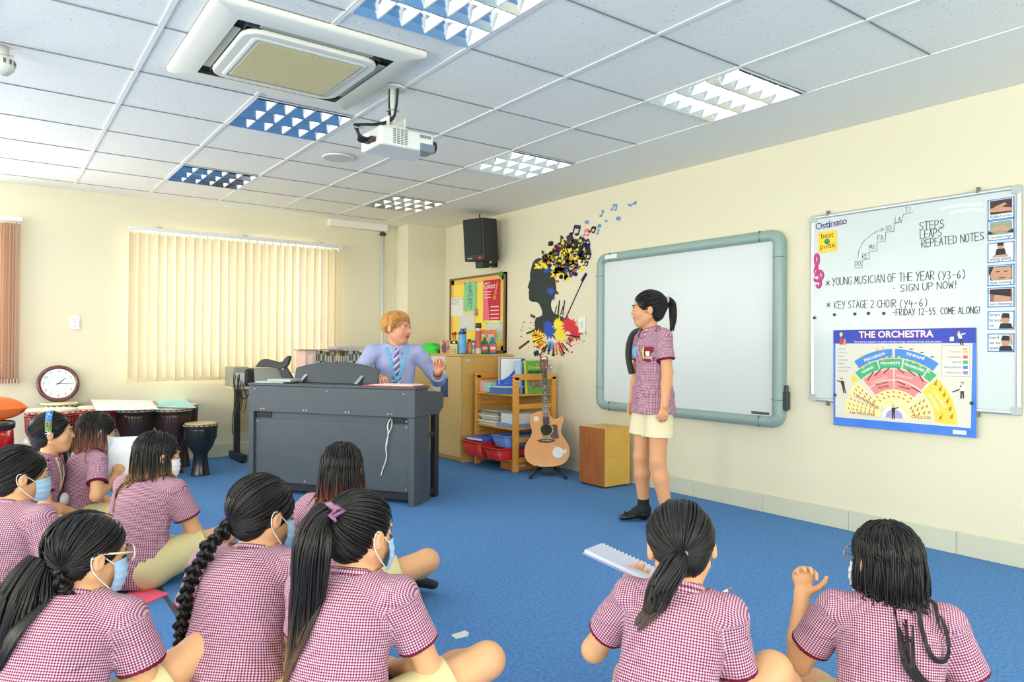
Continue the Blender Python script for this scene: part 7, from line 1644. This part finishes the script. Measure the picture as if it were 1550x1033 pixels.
J = person('pupil in profile with a colourful flowered headband and a mask hanging on the chest', 'person', (76, 628, .72), face(104, 78), .005, spine=(2, 8, 14), head=(6, -2, 0), neck=.055, shoulder=.135,
           hair=dict(kind='bun', tie=V(0, -.85, -.5)))
def headband(J):
    H, RH = J['H'], J['RH']; segs = [((60, 120, 190), 28, 62), ((96, 150, 84), 62, 96), ((60, 120, 190), -10, 28), ((96, 150, 84), -60, -10)]; P = lambda a, y, e: H+RH@(HC+V((HR[0]+.011+e)*math.sin(math.radians(a)), y+.004, (HR[2]+.011+e)*math.cos(math.radians(a))))
    first = None
    for c, a0, a1 in segs:
        m = MB(); n = 8; vs = []
        for i in range(n+1):
            a = a0+(a1-a0)*i/n
            for y, e in ((-.017, 0), (-.017, .003), (.017, .003), (.017, 0)): vs.append(P(a, y, e))
        m.add(vs, [(i*4+j, i*4+(j+1) % 4, i*4+4+(j+1) % 4, i*4+4+j) for i in range(n) for j in range(4)], True); o = m.build('headband', flat(c, .8), first or J['root']); first = first or o
    for a, y, c in ((70, -.008, (206, 50, 50)), (80, .008, (206, 50, 50)), (78, -.010, (206, 50, 50)), (72, .009, (206, 50, 50)), (34, .0, (220, 230, 240)), (44, -.008, (120, 190, 230)), (52, .008, (120, 190, 230)), (40, .010, (120, 190, 230))):
        m = MB(); m.sph(P(a, y, .004), .005, 8, 6); m.build('flower_dot', flat(c, .7), first)
    for a, dy in ((102, .0), (0, 0)):
        m = MB(); c = P(a, 0, .006) if a else H+RH@V(.03, -.125, -.035)
        for q in range(6): e = RH@V(.0 if a else .6*math.cos(q*PI/3), math.cos(q*PI/3), math.sin(q*PI/3))*.018; m.tube([c-e, c+e], .0018, 5)
        m.build('snowflake_clip', flat((232, 236, 240), .4), J['root'])
headband(J)
def lanyard(J, c, drop, w=.0045, x=.055):
    m = MB(); NB = J['NB']; pts = [NB+V(-x, -.03, .01)]
    L = []; R_ = []
    for i in range(12):
        f = i/11; z = NB[2]+.0-drop*f
        for s, l in ((-1, L), (1, R_)): q = surf(J, s*x*(1-f)**.8, z); l.append(q+V(0, .004, 0))
    back = [NB+V(s*.045, -.045, .005) for s in (-1, 1)]
    for l, b in ((L, back[0]), (R_, back[1])): m.tube([b+V(0, .02, .02)]+l, w, 6)
    o = m.build('lanyard', flat(c, .6), J['root']); return L[-1]
p = lanyard(J, (226, 210, 170), .20)
vs = []; m = MB(); m.sph(p+V(.01, .025, -.045), .05, 18, 12, (1.0, .45, .78)); m.build('hanging_mask', MASKW, J['root'])
J = person('pupil holding up a white sheet, brown-tipped hair over the face', 'person', (152, 627, .70), face(70, 152), .005, spine=(6, 14, 22), head=(-6, 16, 0), neck=.045, shoulder=.138, mask=dict(mt=MASKW),
           hair=dict(kind='long', length=.18, tip=(158, 104, 84), start=.45, n=560, part=-.02), arms=dict(arm_r=dict(wrist=V(.13, .17, .33), hint=(.6, -.2, -1), dir=(-.15, .45, .85), nrm=(.9, -.2, .3), curl=.75), arm_l=dict(wrist=V(-.04, .26, .24))))
hw_ = J['arm_r'][1]; c0 = hw_+V(-.015, .06, .09)
t = thing('music_sheet', 'blank white sheet held up in the hand of the pupil by the drums', 'sheet', M=J['M'] @ Matrix.Translation(c0) @ Matrix.Rotation(-.35, 4, 'Z') @ Matrix.Rotation(-.22, 4, 'Y'))
m = MB(); m.box((-.002, -.085, -.15), (.0, .085, .15)); m.build('front_sheet', flat((232, 236, 240), .6), t); m = MB(); m.box((-.005, -.10, -.14), (-.003, .07, .148)); m.build('back_sheet', flat((196, 206, 226), .6), t)
J = person('pupil with long brown-ended hair and white mask, sitting in front of the drums', 'person', (240, 657, .69), face(42, 240), .005, spine=(4, 14, 24), head=(-30, 8, 0), neck=.04, slim=1.08, shoulder=.146, mask=dict(mt=MASKW), legs=dict(leg_r=dict(knee=V(.31, .25, .20), ankle=V(.0, .34, .05), toe=V(-.12, .34, .035))),
           hair=dict(kind='long', length=.27, tip=(178, 130, 66), start=.62, n=700), arms=dict(arm_r=dict(wrist=V(.05, .24, .14), hint=(1, -.1, -.7))))
J = person('pupil writing in a notebook, low side ponytail with a blue tie, back to us', 'person', (1026, 765, .69), face(10, 1026), .0045, spine=(6, 22, 34), head=(14, 20, -4), side=3, neck=.035, slim=.97, shoulder=.124, legs=dict(leg_l=dict(knee=V(-.15, .30, .13), ankle=V(.06, .26, .045), toe=V(.15, .25, .03)), leg_r=dict(knee=V(.245, .22, .255), ankle=V(.31, .40, .07), toe=V(.40, .34, .045))),
           hair=dict(kind='tail', tie=V(-.10, -.80, -.62), tail=[(-.01, -.03, -.02), (-.035, -.05, -.06), (-.06, -.05, -.12), (-.085, -.05, -.19)], tail_r=.026, tip=(70, 58, 48), spread=1.1, start=.5),
           arms=dict(arm_l=dict(wrist=V(-.17, .33, .36), hint=(-.6, -.3, -1), dir=(.15, .6, .6), nrm=(-.3, .6, -.5), curl=.55), arm_r=dict(wrist=V(.11, .30, .31), hint=(.25, -.3, -1), dir=(-.6, .5, .3), nrm=(.5, .3, .8), curl=.7)))
ring_tie(J, 'hair_tie', (150, 196, 226), .015, .004)
nb_ = J['arm_l'][1]+V(-.035, .02, .075)
t = thing('notebook', 'open white notebook held by the pupil with the blue hair tie', 'notebook', M=J['M'] @ Matrix.Translation(nb_) @ Matrix.Rotation(-.1, 4, 'Z') @ Matrix.Rotation(.28, 4, 'Y') @ Matrix.Rotation(-.12, 4, 'X'))
m = MB(); m.box((-.11, -.02, .0), (.11, .13, .012)); m.build('pages', flat((196, 200, 218), .6), t, bevel=.002); m = MB(); m.box((-.113, -.022, -.003), (.113, .133, -.0005)); m.build('cover', flat((150, 160, 196), .5), t)
m = MB(); [m.tube([(-.10+.0133*k+.004*math.cos(a), .132, .005+.009*math.sin(a)) for a in np.linspace(0, 2*PI, 9)[:-1]], .0013, 5, True) for k in range(16)]; m.build('spiral', flat((236, 238, 240), .3), t)
hr = J['arm_r'][1]+V(-.055, .055, .05); t = thing('pencil', 'white pencil in the right hand of the writing pupil', 'pencil', M=J['M'] @ Matrix.Translation(hr) @ Matrix.Rotation(.9, 4, 'Y'))
m = MB(); m.cyl((0, 0, -.07), (0, 0, .08), .004, n=8); m.build('shaft', flat((226, 230, 230), .4), t); m = MB(); m.cyl((0, 0, .08), (0, 0, .095), .004, .0006, n=8); m.build('tip', flat((180, 150, 110), .5), t)
J = person('pupil in the right foreground with loose long black hair, gold glasses and a raised hand', 'person', (1342, 795, .645), face(-4, 1342), .0042, spine=(6, 18, 28), head=(34, 4, 0), neck=.035, slim=1.05, shoulder=.142, legs=dict(leg_l=dict(knee=V(-.20, .28, .12), ankle=V(.05, .24, .045), toe=V(.15, .22, .03))), mask=dict(mt=MASKW),
           hair=dict(kind='long', length=.16, n=1100, rad=.0022, spread=.9, loose=[([(.0, -.09, -.10), (.01, -.12, -.16), (.02, -.13, -.24), (.05, -.13, -.33), (.06, -.12, -.42)], 16, .005), ([(.07, -.08, -.09), (.055, -.12, -.16), (.075, -.14, -.215), (.12, -.13, -.22), (.145, -.10, -.17), (.13, -.08, -.12)], 12, .0035), ([(.09, -.05, -.06), (.115, -.06, -.10), (.12, -.07, -.15)], 8, .004)]),
           arms=dict(arm_l=dict(wrist=V(-.235, .17, .445), hint=(-.35, .1, -1), dir=(.05, .1, 1), nrm=(-.35, .9, 0), curl=[.95, .8, .7, .65], tcurl=.1, thumb=.9)))
glasses(J['root'], J, (206, 178, 110), .027, .0016)

# --- standing pupil
sk = [V(-.085, .02, .41), V(.085, .0, .41)]
J = person('pupil standing before the interactive whiteboard in gingham shirt and khaki shorts', 'person', (984, 443, 1.475), face(-124, 984), .0045, pelvis=.80, sit=False, spine=(0, 2, 6), head=(-27, 0, 0), neck=.05, group='', shoulder=.13, tors=(.14, .15, .125), slim=.98, skin=(214, 158, 116),
           hair=dict(kind='tail', tie=V(0, -.92, .30), tail=[(.0, -.035, .0), (.0, -.05, -.05), (.0, -.05, -.12), (.0, -.04, -.20)], tail_r=.028, spread=1.0),
           arms=dict(arm_l=dict(wrist=V(-.205, .06, .745), hint=(-.3, -1, 0), dir=(.05, .12, -1), nrm=(-.95, .1, 0), curl=.5), arm_r=dict(wrist=V(.20, .03, .74), hint=(.3, -1, 0), dir=(0, .1, -1), nrm=(.95, .1, 0), curl=.4)),
           legs=dict(leg_r=dict(knee=V(.085, .03, .41), ankle=V(.10, .0, .07), toe=V(.12, .13, .028)), leg_l=dict(knee=V(-.08, .02, .41), ankle=V(-.115, -.03, .07), toe=V(-.135, .10, .028))), footwear='both', shorts=mat('pale_khaki', (224, 216, 180), .85, bump=.35, bscale=28))
ring_tie(J, 'hair_tie', (214, 200, 226), .018, .007)
R0 = J['root']; sh_ = J['shirt']
for k in range(6):
    q = surf(J, .0, J['NB'][2]-.045-.075*k); m = MB(); m.sph(q+V(0, .003, 0), .006, 10, 6, (1, .5, 1)); m.build('button', flat((120, 40, 70), .4), sh_)
m = MB(); pl_ = [surf(J, 0, J['NB'][2]-.03-.0175*k)+V(0, .0015, 0) for k in range(26)]
m.add([p+V(dx, 0, 0) for p in pl_ for dx in (-.011, .011)], [(2*i, 2*i+1, 2*i+3, 2*i+2) for i in range(25)], True); m.build('placket', mat('placket_pink', (196, 132, 154), .8), sh_)
def patch(name, x0, x1, z0, z1, mt, off=.003, n=7, parent=None, point=0.):
    vs = []; 
    for i in range(n):
        for j in range(n):
            x = x0+(x1-x0)*i/(n-1); z = z0+(z1-z0)*j/(n-1)
            if j == 0 and point: z -= point*(1-abs(2*i/(n-1)-1))
            vs.append(surf(J, x, z)+V(0, off, 0))
    m = MB(); m.add(vs, [(i*n+j, (i+1)*n+j, (i+1)*n+j+1, i*n+j+1) for i in range(n-1) for j in range(n-1)], True); return m.build(name, mt, parent or sh_)
zt = J['NB'][2]-.10; pk = patch('pocket', -.105, -.03, zt-.085, zt, mat('pocket_maroon', (124, 20, 52), .8), .004, point=.012)
patch('yellow_stripe', -.047, -.034, zt-.075, zt-.002, flat((226, 214, 80), .7), .0055, 5, pk)
patch('crest', -.083, -.058, zt-.052, zt-.028, flat((236, 226, 226), .7), .0055, 4, pk, .008); patch('crest_lettering', -.092, -.052, zt-.066, zt-.060, flat((226, 206, 210), .7), .0055, 3, pk); patch('crest_lettering', -.088, -.056, zt-.074, zt-.070, flat((226, 206, 210), .7), .0055, 3, pk)
m = MB(); q = surf(J, .055, zt-.03); m.cyl(q+V(0, .002, 0), q+V(0, .006, 0), .032, n=20); m.build('blue_badge', flat((96, 176, 222), .5), sh_)
m = MB(); m.tube([surf(J, .01-.0*k, zt+.03-.02*k)+V(.015*math.sin(k), .004, 0) for k in range(5)], .002, 5); m.build('pen_cord', flat((190, 200, 210), .5), sh_)
# dark sash-like strap over the right shoulder
S1 = J['SH'][1]; m = MB(); pts_ = [J['NB']+V(.05, .03, .0), S1+V(-.01, .05, .035), S1+V(.025, .065, -.03), S1+V(.04, .065, -.11), S1+V(.03, .06, -.18), S1+V(.015, .05, -.24)]
m.tube(smooth([tuple(p) for p in pts_]), .020, 8, rs=None); m.build('dark_strap', mat('strap_dark', (46, 50, 44), .8), R0)
for key in ('leg_r', 'leg_l'):
    hp, kn, an, to = J[key]; fd = unit(to-an); F = Sdf(); F.cone(an+fd*.01-V(0, 0, .028), to+fd*.012, .034, .026, .02, ax=(0, 0, 1), sq=1.35); F.cone(an-fd*.025-V(0, 0, .035), an-V(0, 0, .035), .031, .035, .02); F.cut((0, 0, .002), (0, 0, -1))
    op = Sdf(); F.cut((0, 0, .046), (0, 0, 1)); v, f = F.mesh(.0045); so_ = np_mesh('shoe', v, f, SHOE, R0)
    m = MB(); c = to-fd*.005+V(0, 0, .022); x = unit(np.cross(fd, V(0, 0, 1)))
    for sg in (-1, 1): m.tube([c, c+x*sg*.012+V(0, 0, .006), c+x*sg*.02+V(0, 0, .0), c], .0035, 6)
    m.build('shoe_bow', SHOE, so_)

# --- teacher at the piano
J = person('teacher with ginger hair, lilac shirt and striped tie, seated behind the piano', 'person', (600, 473.5, 1.39), face(172, 600), .0055, adult=True, pelvis=.585, spine=(2, 6, 10), tors=(.17, .18, .15), shoulder=.172, slim=1.22, head=(46, 2, 0), group='', skin=(222, 158, 130), neck=.06,
           arms=dict(arm_l=dict(wrist=V(-.30, .24, .90), hint=(-.8, -.5, -1), dir=(-.05, .25, 1), nrm=(-.3, -.8, .3), curl=[.75, .95, 1.0, 1.05], thumb=.9), arm_r=dict(wrist=V(.16, .27, .865), hint=(1, -.4, -.7), dir=(-.3, .9, -.05), nrm=(0, .1, 1), curl=.35)),
           legs=dict(leg_r=dict(knee=V(.13, .40, .53), ankle=V(.13, .34, .09), toe=V(.14, .50, .035)), leg_l=dict(knee=V(-.13, .40, .53), ankle=V(-.13, .34, .09), toe=V(-.14, .50, .035))),
           hair=dict(kind='crop', base=(196, 144, 76), n=1500, rad=.0028))
R0 = J['root']; sh_ = J['shirt']
def tie_pts(k): 
    z = J['NB'][2]-.015-.34*k; return surf(J, .004*math.sin(k*5), z)+V(0, .006, 0)
TIEM = bpy.data.materials.new('striped_tie'); TIEM.use_nodes = True; nt = TIEM.node_tree; b = nt.nodes['Principled BSDF']; b.inputs['Roughness'].default_value = .5
tc = nt.nodes.new('ShaderNodeTexCoord'); sx = nt.nodes.new('ShaderNodeSeparateXYZ'); nt.links.new(tc.outputs['Object'], sx.inputs[0])
def mth(op, a, b_=None):
    n = nt.nodes.new('ShaderNodeMath'); n.operation = op
    for i, q in enumerate((a, b_)):
        if q is None: continue
        if isinstance(q, (int, float)): n.inputs[i].default_value = q
        else: nt.links.new(q, n.inputs[i])
    return n.outputs[0]
fz = mth('FRACT', mth('MULTIPLY', mth('ADD', sx.outputs[2], mth('MULTIPLY', sx.outputs[0], .9)), 19.))
rp = nt.nodes.new('ShaderNodeValToRGB'); rp.color_ramp.interpolation = 'CONSTANT'; e = rp.color_ramp.elements; e[0].color = lin((196, 206, 214)); e[1].position = .38; e[1].color = lin((96, 60, 150))
for p_, c in ((.55, (60, 76, 160)), (.72, (150, 130, 180)), (.86, (120, 60, 150))): x = e.new(p_); x.color = lin(c)
nt.links.new(fz, rp.inputs[0]); nt.links.new(rp.outputs[0], b.inputs['Base Color'])
m = MB(); vs = []; n = 22
for i in range(n):
    k = i/(n-1); w = .016 if k < .06 else .018+.022*k; p = tie_pts(k)
    vs += [p+V(-w, -.004, 0), p+V(0, .004 if i > 1 else .009, 0), p+V(w, -.004, 0)]
m.add(vs, [(3*i+j, 3*i+j+1, 3*i+j+4, 3*i+j+3) for i in range(n-1) for j in (0, 1)], True); m.build('tie', TIEM, R0)
m = MB(); q = tie_pts(0); m.sph(q+V(0, .004, -.004), .018, 12, 8, (1, .6, 1)); m.build('tie_knot', TIEM, R0)
m = MB(); n = 16
for s in (-1, 1):
    vs = []
    for i in range(n):
        f = i/(n-1); z = J['NB'][2]+.01-.27*f; p = surf(J, s*(.072*(1-f)**.9+.004), z)+V(0, .009, 0); vs += [p+V(-.009, 0, 0), p+V(.009, 0, 0)]
    m.add(vs, [(2*i, 2*i+1, 2*i+3, 2*i+2) for i in range(n-1)], True)
m.build('lanyard', flat((84, 186, 226), .6), R0)
p = surf(J, .004, J['NB'][2]-.29); m = MB(); m.box(tuple(p+V(-.008, .008, -.05)), tuple(p+V(.008, .016, .02))); m.build('lanyard_clip', flat((60, 90, 170), .4), R0)
E_, W_, A_ = J['arm_l']; ax = unit(W_-E_); m = MB(); a = Vector(ax); x = a.orthogonal().normalized(); y = a.cross(x); cc = Vector(W_-ax*.022)
m.tube([cc+x*(.030*math.cos(q))+y*(.030*math.sin(q)) for q in np.linspace(0, 2*PI, 20)[:-1]], .006, 6, True); m.sph(cc+x*.0, .001, 6, 4); wt = m.build('wristwatch', flat((40, 40, 44), .4), R0)
for sg in (-1, 1):
    E_, W_, A_ = J['arm_l' if sg < 0 else 'arm_r']; ax = unit(W_-E_); c = Vector(E_+(W_-E_)*.5); a = Vector(ax); x = a.orthogonal().normalized(); y = a.cross(x); m = MB()
    m.tube([c+x*(.043*math.cos(q))+y*(.043*math.sin(q)) for q in np.linspace(0, 2*PI, 24)[:-1]], .011, 8, True); m.build('rolled_cuff', BLUESHIRT, sh_)
st = thing('piano_stool', 'black padded stool under the teacher behind the piano', 'stool', (R0.location.x, R0.location.y, 0), R0.rotation_euler.z)
m = MB(); m.prism(rrect(-.24, -.17, .24, .17, .03), .40, .468); m.build('seat', BLACK, st, bevel=.015)
for x in (-.2, .2):
    for y in (-.13, .13): m = MB(); m.box((x-.02, y-.02, 0), (x+.02, y+.02, .40)); m.build('leg', BLACK, st)
